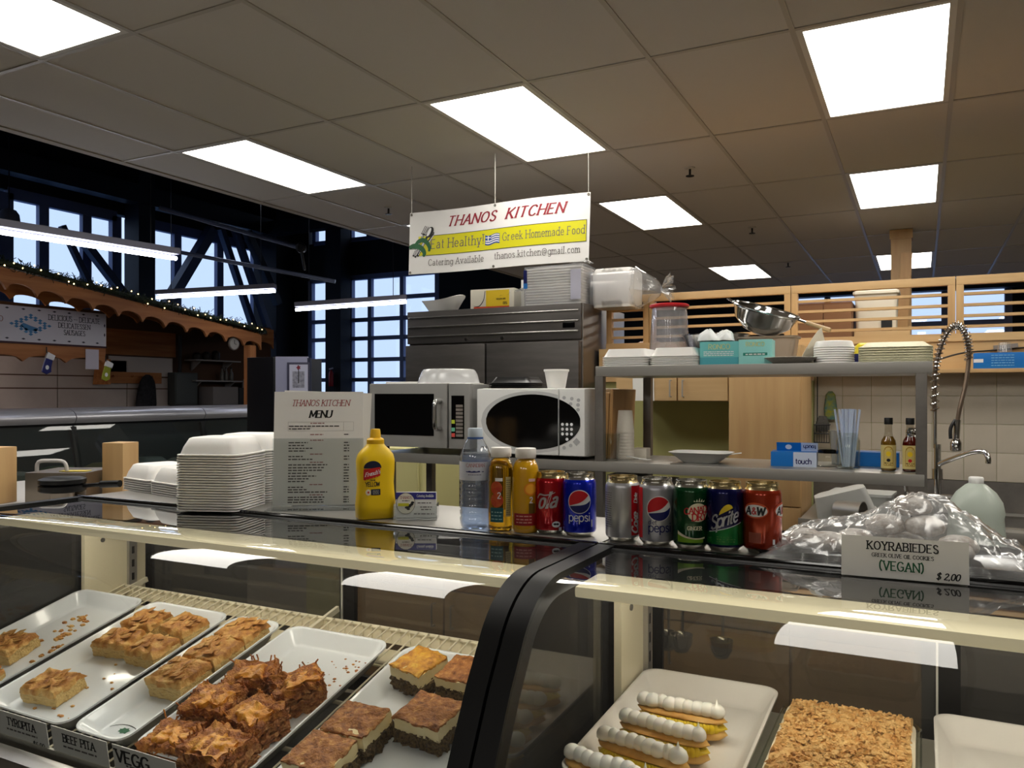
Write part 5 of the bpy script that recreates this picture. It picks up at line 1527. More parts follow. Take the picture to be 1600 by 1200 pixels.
blue_box = M('glove_box_blue', (20, 110, 190), 0.4)
lt_box = M('glove_box_pale', (196, 206, 226), 0.45)
def glove_box(lab, loc, rz, w, h, d, open_flap=True):
    t = thing('glove_box', lab, 'box', loc, rz)
    MB().box(-w / 2, -d / 2, 0, w / 2, d / 2, h).build('carton', blue_box, t, bevel=0.002)
    MB().rect(0.0, 0.0, w / 2, h, flat(0, -d / 2 - 0.0005, 0)).build('pale_panel', lt_box, t)
    MB().box(w / 2, -d / 2, 0.0, w / 2 + 0.0007, d / 2, h).build('pale_end', lt_box, t, smooth=False)
    MB().text('touch', 0.020, lambda a, b: flat(w * 0.22, -d / 2 - 0.001, 0)(a, b + 0.012), 'sans', 1.3).build('lettering', navy_print, t)
    if open_flap:
        f = MB().box(-w * 0.40, 0, 0, w * 0.52, 0.002, h * 0.62).build('flap', blue_box, t, loc=(0, d * 0.1, h), rot=(RAD(20), 0, 0), smooth=False)
        MB().box(w * 0.15, -0.0008, 0, w * 0.52, 0, h * 0.62).build('flap_panel', lt_box, f, smooth=False)
        MB().disc(-w * 0.13, h * 0.3, 0.012, 0.010, flat(0, -0.0006, 0)).build('flap_mark', white_print, f)
        MB().text('touch', 0.016, lambda a, b: flat(0, -0.0012, 0)(w * 0.34 - a, h * 0.45 - b), 'sans', 1.3).build('lettering', navy_print, f)
    return t
glove_box('opened blue and white glove box on the lower shelf', (-0.44, 3.27, SH1), RAD(4), 0.165, 0.056, 0.11)
glove_box('closed blue and white glove box behind the hot sauce', (-0.155, 3.40, SH1), RAD(180), 0.16, 0.055, 0.09, False)
t = thing('glass_jar', 'small clear jar with a black rim beside the straws', 'jar', (-0.318, 3.28, SH1))
MB().lathe([(0.036, 0), (0.040, 0.003), (0.040, 0.045), (0.036, 0.055)], 24, cap1=False).build('body', thin_glass('jar_glass', (248, 250, 248), 1.5), t, angle=50)
MB().lathe([(0.034, 0.052), (0.038, 0.052), (0.038, 0.064), (0.034, 0.064), (0.034, 0.052)], 24, cap0=False, cap1=False).build('rim', black_gloss, t, angle=50)
t = thing('plastic_cup', 'tall frosted plastic cup behind the straw jar', 'cup', (-0.285, 3.40, SH1))
MB().lathe([(0.030, 0), (0.032, 0.002), (0.042, 0.13), (0.045, 0.132), (0.043, 0.135), (0.030, 0.004), (0.001, 0.004)], 22).build('cup', clear_plastic, t, angle=50)
t = thing('straw_jar', 'square-shouldered glass jar for drinking straws', 'jar', (-0.243, 3.22, SH1))
MB().lathe([(0.038, 0), (0.042, 0.003), (0.042, 0.105), (0.036, 0.120), (0.036, 0.135), (0.033, 0.135), (0.033, 0.118), (0.039, 0.104), (0.039, 0.006), (0.001, 0.006)], 28).build('body', thin_glass('jar_glass', (248, 250, 248), 1.5), t, angle=50)
straw_mat = M('straw_blue_white', (206, 218, 240), 0.4, sss=0.2)
straw = MB().cyl((0, 0, 0), (0, 0, 0.215), 0.0032, 7).build('drinking_straw', straw_mat)
tag(straw, 'pale blue drinking straw in the glass jar', 'straw', 'drinking straws in the jar')
rr = random.Random(9)
for k in range(36):
    a, q = rr.uniform(0, 6.28), 0.031 * math.sqrt(rr.random())
    b = a + rr.uniform(-0.6, 0.6)
    bx, by = 0.6 * q * math.cos(a), 0.6 * q * math.sin(a)
    tx, ty = q * 1.55 * math.cos(b), q * 1.55 * math.sin(b)
    tx, ty = max(-0.046, min(0.046, tx)), max(-0.046, min(0.046, ty))
    dvec = Vector((tx - bx, ty - by, 0.21))
    o = straw if k == 0 else straw.copy()
    if k:
        COL.objects.link(o)
    o.location = (-0.243 + bx, 3.22 + by, SH1 + 0.008)
    o.rotation_euler = dvec.to_track_quat('Z', 'Y').to_euler()
def hot_sauce(lab, x, y, liquid, dot):
    t = thing('sauce_bottle', lab, 'bottle', (x, y, SH1 + 0.0005), facing(x, y))
    pr = [(0.020, 0.0), (0.0245, 0.002), (0.0255, 0.006), (0.0255, 0.098), (0.0235, 0.110), (0.0155, 0.124), (0.0125, 0.140), (0.0120, 0.172)]
    MB().lathe(pr, 26, cap1=False).build('glass', thin_glass('sauce_glass', (240, 238, 232), 1.6), t, angle=60)
    MB().lathe([(r_ - 0.001, z + 0.0008) for r_, z in pr[:6]], 26).build('sauce', liquid, t, angle=60)
    MB().lathe([(0.0145, 0.168), (0.0145, 0.190), (0.0135, 0.192), (0.001, 0.192)], 20).build('cap', black_plastic, t, angle=50)
    w, w2, w3 = wrap(0.0255), wrap(0.0255, 0, 0.0008), wrap(0.0255, 0, 0.0012)
    MB().rect(-0.034, 0.010, 0.034, 0.094, w, 14).build('label', M('sauce_label', (214, 196, 130), 0.5), t)
    MB().strip([-0.0165 + 0.0033 * i for i in range(11)], lambda x_: 0.02, lambda x_: 0.070 + 0.020 * math.sqrt(max(0, 1 - (x_ / 0.0166) ** 2)), w2).build('label_arch', M('sauce_arch', (170, 130, 40), 0.5), t)
    MB().strip([-0.0145 + 0.0029 * i for i in range(11)], lambda x_: 0.022, lambda x_: 0.068 + 0.018 * math.sqrt(max(0, 1 - (x_ / 0.0146) ** 2)), w3).build('label_field', M('sauce_field', (208, 184, 110), 0.5), t)
    w4 = wrap(0.0255, 0, 0.0016)
    MB().disc(0, 0.063, 0.008, 0.009, w4).build('label_sun', M('sauce_sun', (236, 200, 30), 0.5), t)
    MB().disc(0.0, 0.040, 0.006, 0.006, w4).build('label_pepper', dot, t)
    mb = words(MB(), w4, -0.011, 0.011, 0.0775, 0.004, 2)
    words(mb, w4, -0.013, 0.013, 0.028, 0.003, 3)
    words(mb, w4, -0.008, 0.008, 0.0225, 0.003, 5)
    mb.build('lettering', M('sauce_ink', (70, 44, 14), 0.5), t)
hot_sauce('green-gold hot sauce bottle with a black cap', -0.106, 3.20, M('sauce_gold', (150, 110, 30), 0.1, trans=0.3), dark_print)
hot_sauce('dark red hot sauce bottle with a black cap', -0.036, 3.20, M('sauce_red', (96, 18, 8), 0.1, trans=0.2), red_print)
t = thing('steel_shaker', 'steel shaker behind the red hot sauce', 'shaker', (-0.02, 3.40, SH1))
MB().lathe([(0.03, 0), (0.032, 0.003), (0.032, 0.10), (0.034, 0.105), (0.034, 0.118), (0.032, 0.122), (0.034, 0.126), (0.034, 0.14), (0.028, 0.150), (0.001, 0.152)], 24).build('body', chrome, t, angle=50)

# ---- upper shelf things
# foam boxes lying open, nested
c1 = None
for k in range(6):
    loc = (-0.985, 3.235, SH2 + 0.0005 + 0.0072 * k)
    lab = 'open white foam box, topmost of the flat stack on the upper shelf' if k == 5 else 'open white foam box in the flat stack on the upper shelf'
    if c1 is None:
        c1 = thing('foam_box', lab, 'foam box', loc, 0, 'flat foam boxes on the upper shelf')
        for s in (-1, 1):
            pr = [(0.200, 0.20, 0.02, 0.0), (0.200, 0.20, 0.02, 0.003), (0.190, 0.19, 0.02, 0.004), (0.175, 0.175, 0.02, 0.02), (0.160, 0.16, 0.02, 0.036), (0.02, 0.02, 0.005, 0.037)]
            MB().rloft(pr, 4, s * 0.102, 0).build('lid' if s > 0 else 'base', white_foam, c1, angle=50)
    else:
        copy_tree(c1, loc=loc, label=lab)
# clear tub with red lid
t = thing('storage_tub', 'tall clear tub standing upside down with a red rim on top', 'tub', (-0.985, 3.44, SH2))
MB().lathe([(0.088, 0.0), (0.09, 0.003), (0.078, 0.23), (0.074, 0.262), (0.072, 0.262), (0.085, 0.006), (0.001, 0.006)], 32).build('body', thin_glass('tub_plastic', (244, 244, 248), 1.6, 0.08, haze=0.14), t, angle=50)
MB().lathe([(0.001, 0.262), (0.080, 0.262), (0.086, 0.266), (0.086, 0.274), (0.080, 0.278), (0.001, 0.278)], 32).build('lid', M('lid_red', (186, 26, 34), 0.35), t, angle=50)
# teal glove boxes
teal = M('teal_box', (108, 190, 190), 0.45)
teal2 = M('teal_box_dark', (74, 160, 172), 0.45)
pale_gold = M('box_gold_print', (206, 214, 150), 0.5)
t = thing('glove_box', 'teal glove box with a white glove pulled out of the top', 'box', (-0.712, 3.22, SH2), RAD(6))
MB().box(-0.075, -0.055, 0, 0.075, 0.055, 0.092).build('carton', teal, t, bevel=0.002)
MB().rect(-0.075, 0, 0.075, 0.030, flat(0, -0.0555, 0)).build('band', teal2, t)
MB().text('RONCO', 0.019, lambda a, b: flat(0.0, -0.0562, 0)(a, b + 0.062), 'bold', 0.7, spacing=20).build('lettering', pale_gold, t)
mb = MB()
for q in range(3):
    words(mb, flat(0, -0.0562, 0), -0.06, 0.055, 0.036 + q * 0.007, 0.003, q)
mb.build('small_print', white_print, t)
gl = crumpled_bag('', '', '', lambda u, v: 0.004 + 0.055 * max(0, math.sin(math.pi * v)) ** 0.5 * max(0, math.sin(math.pi * u)) ** 0.4 * (0.75 + 0.35 * math.sin(9 * u)), -0.085, 0.05, -0.06, 0.05, None, 30, 26, 0.02, seed=4)
gl.build('pulled_glove', M('glove_white', (228, 232, 232), 0.5, sss=0.1), t, loc=(0.0, 0, 0.092), angle=70)
t = thing('glove_box', 'teal glove box with a dark green band, turned end on', 'box', (-0.572, 3.22, SH2), RAD(3))
MB().box(-0.062, -0.055, 0, 0.062, 0.055, 0.096).build('carton', M('teal_box_light', (142, 208, 204), 0.45), t, bevel=0.002)
MB().text('RONCO', 0.016, lambda a, b: flat(0.0, -0.0562, 0)(a, b + 0.070), 'bold', 0.75, spacing=20).build('lettering', pale_gold, t)
MB().rect(-0.045, 0.034, 0.045, 0.045, flat(0, -0.0556, 0)).build('band', M('box_green', (12, 120, 104), 0.5), t)
words(MB(), flat(0, -0.0562, 0), -0.036, 0.036, 0.037, 0.004, 3).build('small_print', white_print, t)
# mixing bowls and strainer
t = thing('mixing_bowl', 'steel mixing bowl behind the teal glove boxes', 'bowl', (-0.79, 3.47, SH2))
MB().lathe([(0.05, 0), (0.055, 0.002), (0.10, 0.045), (0.138, 0.135), (0.145, 0.137), (0.145, 0.140), (0.136, 0.139), (0.098, 0.048), (0.05, 0.006), (0.001, 0.006)], 36).build('bowl', chrome, t, angle=50)
t = thing('food_container', 'clear lidded food container under the steel strainer', 'container', (-0.575, 3.47, SH2))
MB().rloft([(0.21, 0.12, 0.02, 0), (0.24, 0.14, 0.02, 0.115), (0.255, 0.15, 0.02, 0.116), (0.255, 0.15, 0.02, 0.124), (0.02, 0.02, 0.005, 0.126)], 4).build('tub', M('tan_plastic', (206, 190, 172), 0.3, trans=0.5, alpha=0.85), t, angle=50)
t = thing('steel_strainer', 'deep steel strainer bowl tipped to one side with a wooden handle', 'strainer', (-0.605, 3.45, SH2 + 0.137), rot=(RAD(8), RAD(18), 0))
MB().lathe([(0.03, 0.0), (0.07, 0.012), (0.115, 0.05), (0.132, 0.095), (0.137, 0.098), (0.137, 0.102), (0.130, 0.101), (0.112, 0.053), (0.068, 0.016), (0.001, 0.006)], 36).build('bowl', chrome, t, angle=50)
MB().tube([(0.137 * math.cos(RAD(a)), 0.137 * math.sin(RAD(a)), 0.105) for a in range(0, 361, 10)], 0.004, 6).build('wire_rim', chrome, t)
MB().cyl((0.135, -0.01, 0.100), (0.175, -0.02, 0.098), 0.005, 8).build('tang', chrome, t)
MB().cyl((0.17, -0.02, 0.098), (0.27, -0.045, 0.096), 0.008, 10, 0.0095).build('handle', M('pale_wood', (206, 176, 132), 0.5), t)
MB().tube([(-0.135, 0.02, 0.1), (-0.165, 0.012, 0.108), (-0.165, -0.012, 0.108), (-0.135, -0.02, 0.1)], 0.003, 6).build('hook', chrome, t)
# paper plates and bowls
plate_mat = M('paper_plate', (226, 218, 200), 0.6)
t = thing('foam_plate', 'speckled plate lying at the shelf front by the glove box', 'plate', (-0.445, 3.20, SH2))
MB().lathe([(0.06, 0), (0.065, 0.002), (0.095, 0.022), (0.098, 0.024), (0.095, 0.025), (0.001, 0.027)], 30).build('plate', M('plate_grey', (206, 200, 190), 0.6, var=(90, (186, 180, 170))), t, angle=60)
t = thing('paper_bowl', 'cream paper bowl leaning on the stacked bowls', 'bowl', (-0.395, 3.36, SH2 + 0.055), rot=(0, RAD(-62), 0))
MB().lathe([(0.055, -0.035), (0.06, -0.033), (0.098, 0.0), (0.103, 0.002), (0.098, 0.004), (0.055, -0.03), (0.001, -0.03)], 30).build('bowl', plate_mat, t, angle=50)
bw = None
for k in range(8):
    loc = (-0.295, 3.25, SH2 + 0.0085 * k)
    lab = 'white bowl, topmost of the stacked bowls on the upper shelf' if k == 7 else 'white bowl nested in the stack on the upper shelf'
    if bw is None:
        bw = tag(MB().lathe([(0.072, 0.0), (0.0735, 0.0015), (0.0715, 0.005), (0.066, 0.022), (0.062, 0.026), (0.001, 0.0265)], 30).build('foam_bowl', white_foam, loc=loc, angle=50), lab, 'bowl', 'stacked bowls on the upper shelf')
    else:
        c = bw.copy(); COL.objects.link(c); c.location = loc; c['label'] = lab
pl = None
for k in range(13):
    loc = (-0.085, 3.28 + 0.002 * math.sin(k * 3), SH2 + 0.0005 + 0.0045 * k)
    lab = 'cream square plate, topmost of the plate stack on the upper shelf' if k == 12 else 'cream square plate in the stack at the end of the upper shelf'
    if pl is None:
        pl = tag(MB().rloft([(0.245, 0.2, 0.03, 0.0), (0.245, 0.2, 0.03, 0.002), (0.22, 0.175, 0.03, 0.008), (0.19, 0.15, 0.03, 0.020), (0.02, 0.02, 0.005, 0.020)], 5).build('square_plate', M('plate_cream', (226, 222, 190), 0.55), loc=loc, angle=50), lab, 'plate', 'stacked square plates on the upper shelf')
    else:
        c = pl.copy(); COL.objects.link(c); c.location = loc; c['label'] = lab
tag(MB().rloft([(0.10, 0.05, 0.01, 0), (0.11, 0.06, 0.02, 0.03), (0.09, 0.05, 0.02, 0.075), (0.06, 0.02, 0.008, 0.088)], 4).build('yellow_packet', M('packet_yellow', (226, 206, 20), 0.4), loc=(-0.19, 3.45, SH2), angle=70), 'bright yellow packet behind the stacked plates', 'packet')
tag(MB().box(-0.02, -0.015, 0, 0.02, 0.015, 0.042).build('small_carton', navy_print, loc=(-0.225, 3.38, SH2), bevel=0.002), 'small dark blue carton between the bowls and plates', 'box')
# ---- fridge
t = thing('refrigerator', 'tall two-door stainless steel refrigerator', 'refrigerator', (-2.505, 4.97, 0))
B = loc_box(t, -2.505, 4.97, 0)
fr_face = M('fridge_steel', (96, 92, 90), 0.38, 0.8, var=(3, (84, 81, 79), (1, 1, 8)))
B(-3.15, 4.60, 0.1, -1.86, 5.37, 2.108).build('cabinet', M('fridge_side', (132, 126, 122), 0.34, 0.9), t, bevel=0.005)
B(-3.15, 4.575, 1.885, -1.865, 4.60, 2.105).build('grille', fr_face, t, bevel=0.003)
for z in (2.058, 1.994, 1.930):
    B(-3.14, 4.565, z, -1.88, 4.578, z + 0.009).build('grille_trim', M('trim_bright', (215, 213, 208), 0.25, 1.0), t, bevel=0.002)
for x0, x1 in ((-3.145, -2.525), (-2.513, -1.868)):
    d = B(x0, 4.545, 0.14, x1, 4.598, 1.872).build('door', fr_face, t, bevel=0.006)
    MB().box(x0 + 2.505 + (0.56 if x0 < -3 else 0.03), 4.525 - 4.97, 0.95, x0 + 2.505 + (0.59 if x0 < -3 else 0.06), 4.545 - 4.97, 1.25).build('handle', steel, d, bevel=0.004)
for x in (-2.68, -2.41):
    MB().cyl((x + 2.505, 4.575 - 4.97, 1.905), (x + 2.505, 4.567 - 4.97, 1.905), 0.011, 12).build('lock', chrome, t)
B(-1.985, 4.5705, 1.955, -1.905, 4.575, 1.988).build('maker_plate', black_gloss, t, bevel=0.001)
for x in (-3.05, -1.95):
    for y in (4.68, 5.28):
        MB().cyl((x + 2.505, y - 4.97, 0), (x + 2.505, y - 4.97, 0.1), 0.03, 10).build('foot', black_plastic, t)
FT = 2.1085
t = thing('serving_bowl', 'white boat-shaped bowl on top of the refrigerator', 'bowl', (-3.0, 4.80, FT), RAD(-8))
rings = []
for (w, d_, z) in [(0.18, 0.12, 0), (0.24, 0.15, 0.02), (0.33, 0.2, 0.07), (0.36, 0.22, 0.085), (0.345, 0.205, 0.086), (0.23, 0.14, 0.022), (0.17, 0.11, 0.006)]:
    rings.append([(w / 2 * math.cos(RAD(a)), d_ / 2 * math.sin(RAD(a)), z + (0.035 * (z / 0.085) * max(0, math.cos(RAD(a))) ** 2 + 0.012 * (z / 0.085) * max(0, -math.cos(RAD(a))) ** 2)) for a in range(0, 360, 12)])
MB().loft(rings).build('bowl', white_plastic, t, angle=60)
t = thing('napkin_pack', 'torn plastic-wrapped pack of napkins with a yellow panel', 'pack', (-2.51, 4.78, FT), RAD(4))
MB().box(-0.20, -0.10, 0, 0.12, 0.10, 0.135).build('pack', M('pack_white', (226, 220, 204), 0.45), t, bevel=0.006)
MB().rect(-0.085, 0.018, 0.085, 0.125, flat(0, -0.1006, 0)).build('yellow_panel', M('pack_yellow', (232, 196, 24), 0.45), t)
MB().rect(-0.175, 0.004, 0.085, 0.018, flat(0, -0.1006, 0)).build('red_strip', M('pack_red', (206, 70, 34), 0.45), t)
arcp = catmull([(-0.185, 0.035), (-0.165, 0.020), (-0.13, 0.022), (-0.10, 0.06), (-0.088, 0.12)], 5)
mb = MB()
for i in range(len(arcp) - 1):
    (a, b), (c_, d_) = arcp[i], arcp[i + 1]
    mb.add([(a, -0.1012, b), (c_, -0.1012, d_), (c_ - 0.004, -0.1012, d_ + 0.004), (a - 0.004, -0.1012, b + 0.004)], [(0, 1, 2, 3)])
mb.build('curved_line', ink, t)
MB().text('500', 0.016, lambda a, b: flat(0.055, -0.1014, 0)(-a, 0.045 - b), 'sans', 1.4).text('serviettes', 0.013, lambda a, b: flat(0.025, -0.1014, 0)(-a, 0.070 - b), 'sans', 1.3).build('lettering', ink, t)
cr2 = crumpled_bag('', '', '', lambda u, v: 0.06 + 0.11 * u * (0.6 + 0.4 * math.sin(math.pi * v)), -0.09, 0.16, -0.10, 0.10, None, 26, 18, 0.03, seed=12)
cr2.build('torn_wrap', bag_film, t, loc=(0.07, 0, 0.0), angle=30)
MB().box(0.0, 0, 0, 0.08, 0.003, 0.20).build('card_flap', paper, t, loc=(0.12, 0.02, 0), smooth=False)
def foam_block(lab, loc, rz, w, d_, h, n, axis='Z'):
    t = thing('foam_pack', lab, 'pack', loc, rz)
    for k in range(n):
        z = h * k / n
        MB().rloft([(w - 0.006, d_ - 0.006, 0.02, z), (w, d_, 0.02, z + h / n * 0.5), (w - 0.006, d_ - 0.006, 0.02, z + h / n * 0.92)], 4).build('foam_box', white_foam, t, angle=50)
    return t
t = foam_block('shrink-wrapped block of white foam boxes on the refrigerator', (-2.095, 4.78, FT), 0.0, 0.40, 0.24, 0.245, 14)
bg_ = MB().rloft([(0.415, 0.255, 0.03, 0.0), (0.42, 0.26, 0.03, 0.08), (0.418, 0.258, 0.03, 0.18), (0.415, 0.255, 0.03, 0.255), (0.30, 0.15, 0.05, 0.262)], 6, cap0=False)
bg_.build('wrap', thin_glass('shrink_wrap', (248, 248, 250), 1.5, 0.12, haze=0.12), t, angle=60)
cr3 = crumpled_bag('', '', '', lambda u, v: 0.01 + 0.05 * math.sin(math.pi * u) * math.sin(math.pi * v), -0.06, 0.06, -0.06, 0.06, None, 18, 18, 0.03, seed=22)
cr3.build('bag_knot', bag_film, t, loc=(0.19, -0.09, 0.245), angle=30)
MB().rect(0.13, 0.03, 0.20, 0.22, flat(0, -0.132, 0)).build('print_panel', M('faint_print', (196, 196, 214), 0.5), t)
MB().rect(-0.20, 0.14, -0.175, 0.235, flat(0, -0.132, 0)).build('blue_print', navy_print, t)
MB().rect(-0.20, 0.115, -0.172, 0.15, flat(0, -0.1324, 0)).build('light_blue_print', blue_box, t)
t = thing('foam_pack', 'bag of white foam trays hanging over the refrigerator edge', 'pack', (-1.655, 4.85, FT), 0.0)
for k in range(5):
    x = -0.14 + 0.035 * k
    MB().rloft([(0.12, 0.21, 0.03, -0.02), (0.13, 0.22, 0.03, 0.02), (0.13, 0.22, 0.03, 0.20), (0.10, 0.20, 0.03, 0.225)], 5, x, 0).build('foam_tray', white_foam, t, angle=60)
rings = []
for i in range(9):
    f_ = i / 8
    x = 0.06 + 0.16 * f_
    r_ = (0.125 * (1 - f_) ** 0.6 + 0.018)
    rings.append([(x, r_ * math.cos(a) * (1 + 0.25 * nz((x, math.cos(a), math.sin(a)), 9, 2)), 0.105 + 0.9 * r_ * math.sin(a) * (1 + 0.25 * nz((x, math.cos(a), math.sin(a)), 9, 4)) - 0.02 * f_) for a in [2 * math.pi * k / 28 for k in range(28)]])
for q, (x, r_) in enumerate(((0.25, 0.045), (0.28, 0.07))):
    rings.append([(x, r_ * math.cos(a) * (1 + 0.5 * math.sin(a * 7 + q)), 0.095 + r_ * math.sin(a) * (1 + 0.5 * math.sin(a * 7 + q))) for a in [2 * math.pi * k / 28 for k in range(28)]])
MB().loft(rings, False, False).build('bag_end', bag_film, t, angle=35)
MB().loft([[(x, y, z) for y, z in rrect(0.245, 0.235, 0.05, 5, 0, 0.1)] for x in (-0.21, -0.1, 0.0, 0.08)], True, False).build('bag_body', thin_glass('shrink_wrap', (248, 248, 250), 1.5, 0.12, haze=0.12), t, angle=35)

# ---- cupboards, tall cabinet and half wall
t = thing('wall_cupboard', 'maple wall cupboard with two doors and bar handles', 'cupboard', (-1.24, 4.55, 1.5))
B = loc_box(t, -1.24, 4.55, 1.5)
B(-1.56, 4.37, 1.505, -0.92, 4.78, 1.80).build('carcass', maple_v, t, smooth=False)
for x0, x1, hx in ((-1.555, -1.205, -1.236), (-1.197, -0.925, -1.166)):
    d = B(x0, 4.35, 1.508, x1, 4.37, 1.795).build('door', maple, t, bevel=0.002)
    MB().tube([(hx + 1.24, 4.35 - 4.55, 0.03), (hx + 1.24, 4.325 - 4.55, 0.03), (hx + 1.24, 4.325 - 4.55, 0.12), (hx + 1.24, 4.35 - 4.55, 0.12)], 0.0045, 6).build('handle', steel, d)
tag(MB().loft([[(-0.062, 0, 0.0), (0.060, 0.004, 0.0), (0.060, 0.005, 0.0), (-0.062, 0.001, 0.0)], [(-0.064, -0.004, 0.16), (0.058, 0.0, 0.16), (0.058, 0.001, 0.16), (-0.064, -0.003, 0.16)]]).build('paper_note', paper, loc=(-1.39, 4.341, 1.506), smooth=False), 'blank sheet of paper taped to the cupboard door', 'paper')
t = thing('tall_cabinet', 'tall plain maple cabinet beside the sink', 'cabinet', (-0.735, 4.55, 0))
B = loc_box(t, -0.735, 4.55, 0)
B(-0.92, 4.36, 0.0, -0.552, 4.80, 1.80).build('carcass', maple_v, t, bevel=0.002)
B(-0.918, 4.342, 0.962, -0.555, 4.36, 1.797).build('door', maple_v, t, bevel=0.002)
B(-0.918, 4.342, 0.08, -0.555, 4.36, 0.955).build('door', maple_v, t, bevel=0.002)
hw = struct(MB().box(-1.84, 4.84, 0, -0.552, 4.94, 1.62).box(-0.552, 4.90, 0, 2.2, 4.98, 1.655).build('wall_kitchen', M('olive_wall', (178, 176, 116), 0.8), smooth=False), 'half-height kitchen wall, olive behind the shelf and tiled at the sink')
tile_w = M('glazed_tile', (206, 196, 180), 0.18, var=(3, (196, 186, 168)))
tp = None
for i in range(14):
    for j in range(5):
        x, z = -0.548 + 0.150 * i, 1.085 + 0.150 * j
        hgt = min(0.1485, 1.655 - z)
        if hgt < 0.05:
            continue
        if hgt > 0.14 and tp:
            dup(tp, hw, (x, 4.893, z))
        else:
            o = MB().box(0, 0, 0, 0.1485, 0.01, hgt).build('tile', tile_w, hw, loc=(x, 4.893, z), bevel=0.002)
            if hgt > 0.14:
                tp = o
MB().box(-0.552, 4.885, 0.90, 2.2, 4.899, 1.083).build('steel_splashback', steel_dark, hw, smooth=False)
MB().box(-0.545, 4.74, 1.655, 2.2, 4.99, 1.675).build('ledge', maple, hw, bevel=0.002)
MB().box(-0.545, 4.955, 1.675, 2.2, 4.99, 1.83).build('back_board', maple, hw, smooth=False)
MB().box(-1.84, 4.82, 1.62, -0.56, 4.99, 1.83).build('back_board', maple, hw, smooth=False)
# slatted screen on top of the half wall
t = thing('slatted_screen', 'maple screen of framed horizontal slats above the kitchen wall', 'screen', (-0.3, 4.97, 1.83))
def sk(x0, z0, x1, z1, dy=0.02):
    return MB().box(x0 + 0.3, -dy, z0 - 1.83, x1 + 0.3, dy, z1 - 1.83)
posts = [-1.84, -1.55, -0.685, 0.166, 1.02, 1.87]
sk(-1.84, 1.83, 1.91, 1.872, 0.024).build('bottom_rail', maple, t, smooth=False)
for a, b in zip(posts, posts[1:]):
    sk(a + 0.002, 2.136, b - 0.002, 2.182, 0.022).build('top_rail', maple, t, bevel=0.002)
    for s in (0, 1):
        x = a + 0.002 if s == 0 else b - 0.038
        sk(x, 1.872, x + 0.036, 2.136, 0.021).build('stile', maple_v, t, bevel=0.002)
    for z in (2.078, 2.018, 1.960, 1.902):
        sk(a + 0.038, z, b - 0.038, z + 0.015, 0.018).build('slat', maple, t, smooth=False)
tag(MB().box(-0.085, -0.085, 0, 0.085, 0.085, 3.045).box(-0.095, -0.095, 2.96, 0.095, 0.095, 3.045).build('timber_post', maple_v, loc=(-0.165, 8.22, 0), smooth=False), 'square timber post rising to the ceiling behind the screen', 'post')
tag(MB().box(-0.05, -0.02, 0, 0.04, 0.02, 2.82).build('leaning_board', board_wood, loc=(-0.26, 8.05, 0.0), rot=(0, RAD(3), 0), smooth=False), 'narrow board leaning on the timber post', 'board')
# things seen through the slats
t = thing('storage_cupboard', 'brown storage cupboard seen behind the slats', 'cupboard', (-0.715, 7.0, 0))
MB().box(-0.215, 0, 0, 0.215, 0.5, 2.29).build('carcass', M('brown_board', (110, 70, 40), 0.6), t, smooth=False)
MB().box(-0.21, -0.015, 0.1, -0.003, 0, 2.27).build('door', M('brown_door', (124, 82, 48), 0.6), t, bevel=0.003)
MB().box(0.003, -0.015, 0.1, 0.21, 0, 2.27).build('door', M('brown_door', (124, 82, 48), 0.6), t, bevel=0.003)
t = thing('storage_bin', 'white plastic bin with a dark latch behind the slats', 'bin', (-0.33, 7.3, 2.05))
MB().rloft([(0.30, 0.28, 0.03, 0.0), (0.32, 0.3, 0.03, 0.30), (0.35, 0.33, 0.03, 0.31), (0.35, 0.33, 0.03, 0.33), (0.24, 0.22, 0.03, 0.36)], 4).build('bin', M('bin_white', (216, 206, 188), 0.5), t, angle=50)
MB().box(0.04, -0.165, 0.0, 0.12, -0.15, 0.10).build('latch', black_plastic, t, smooth=False)
t = thing('side_table', 'plain wooden table under the white bin', 'table', (-0.30, 7.35, 0))
MB().box(-0.19, -0.25, 2.0, 0.22, 0.25, 2.05).build('top', maple, t, smooth=False)
for x in (-0.16, 0.19):
    for y in (-0.22, 0.22):
        MB().box(x - 0.02, y - 0.02, 0, x + 0.02, y + 0.02, 2.0).build('leg', maple_v, t, smooth=False)
cr4 = crumpled_bag('', '', '', lambda u, v: 0.01 + 0.10 * max(0, math.sin(math.pi * u)) ** 0.5 * max(0, math.sin(math.pi * v)) ** 0.5, -0.12, 0.14, -0.1, 0.1, None, 26, 22, 0.03, seed=31)
tag(cr4.build('bread_bag', M('bread_bag_white', (226, 206, 196), 0.3, var=(12, (206, 120, 90))), loc=(-1.69, 5.35, 1.80), angle=40), 'white bag with red print on the shelf behind the slats', 'bag')
struct(MB().box(-1.84, 5.2, 1.77, -1.2, 5.6, 1.80).box(-1.84, 5.55, 0, -1.2, 5.6, 1.77).build('trim_4', maple, smooth=False), 'ledge behind the slatted screen')
# ---- sink unit
t = thing('sink_unit', 'stainless steel sink unit against the tiled wall', 'sink', (0.75, 4.5, 0))
B = loc_box(t, 0.75, 4.5, 0)
B(-0.54, 4.15, 0.90, 2.0, 4.884, 0.925).build('top', steel, t, bevel=0.004)
B(-0.54, 4.14, 0.86, 2.0, 4.16, 0.935).build('front_edge', steel, t, bevel=0.004)
B(-0.50, 4.20, 0.0, 1.95, 4.86, 0.90).build('cabinet', steel_dark, t, smooth=False)
for x in (0.25, 1.1):
    B(x - 0.3, 4.3, 0.912, x + 0.3, 4.75, 0.9265).build('basin_rim', chrome, t, bevel=0.003)
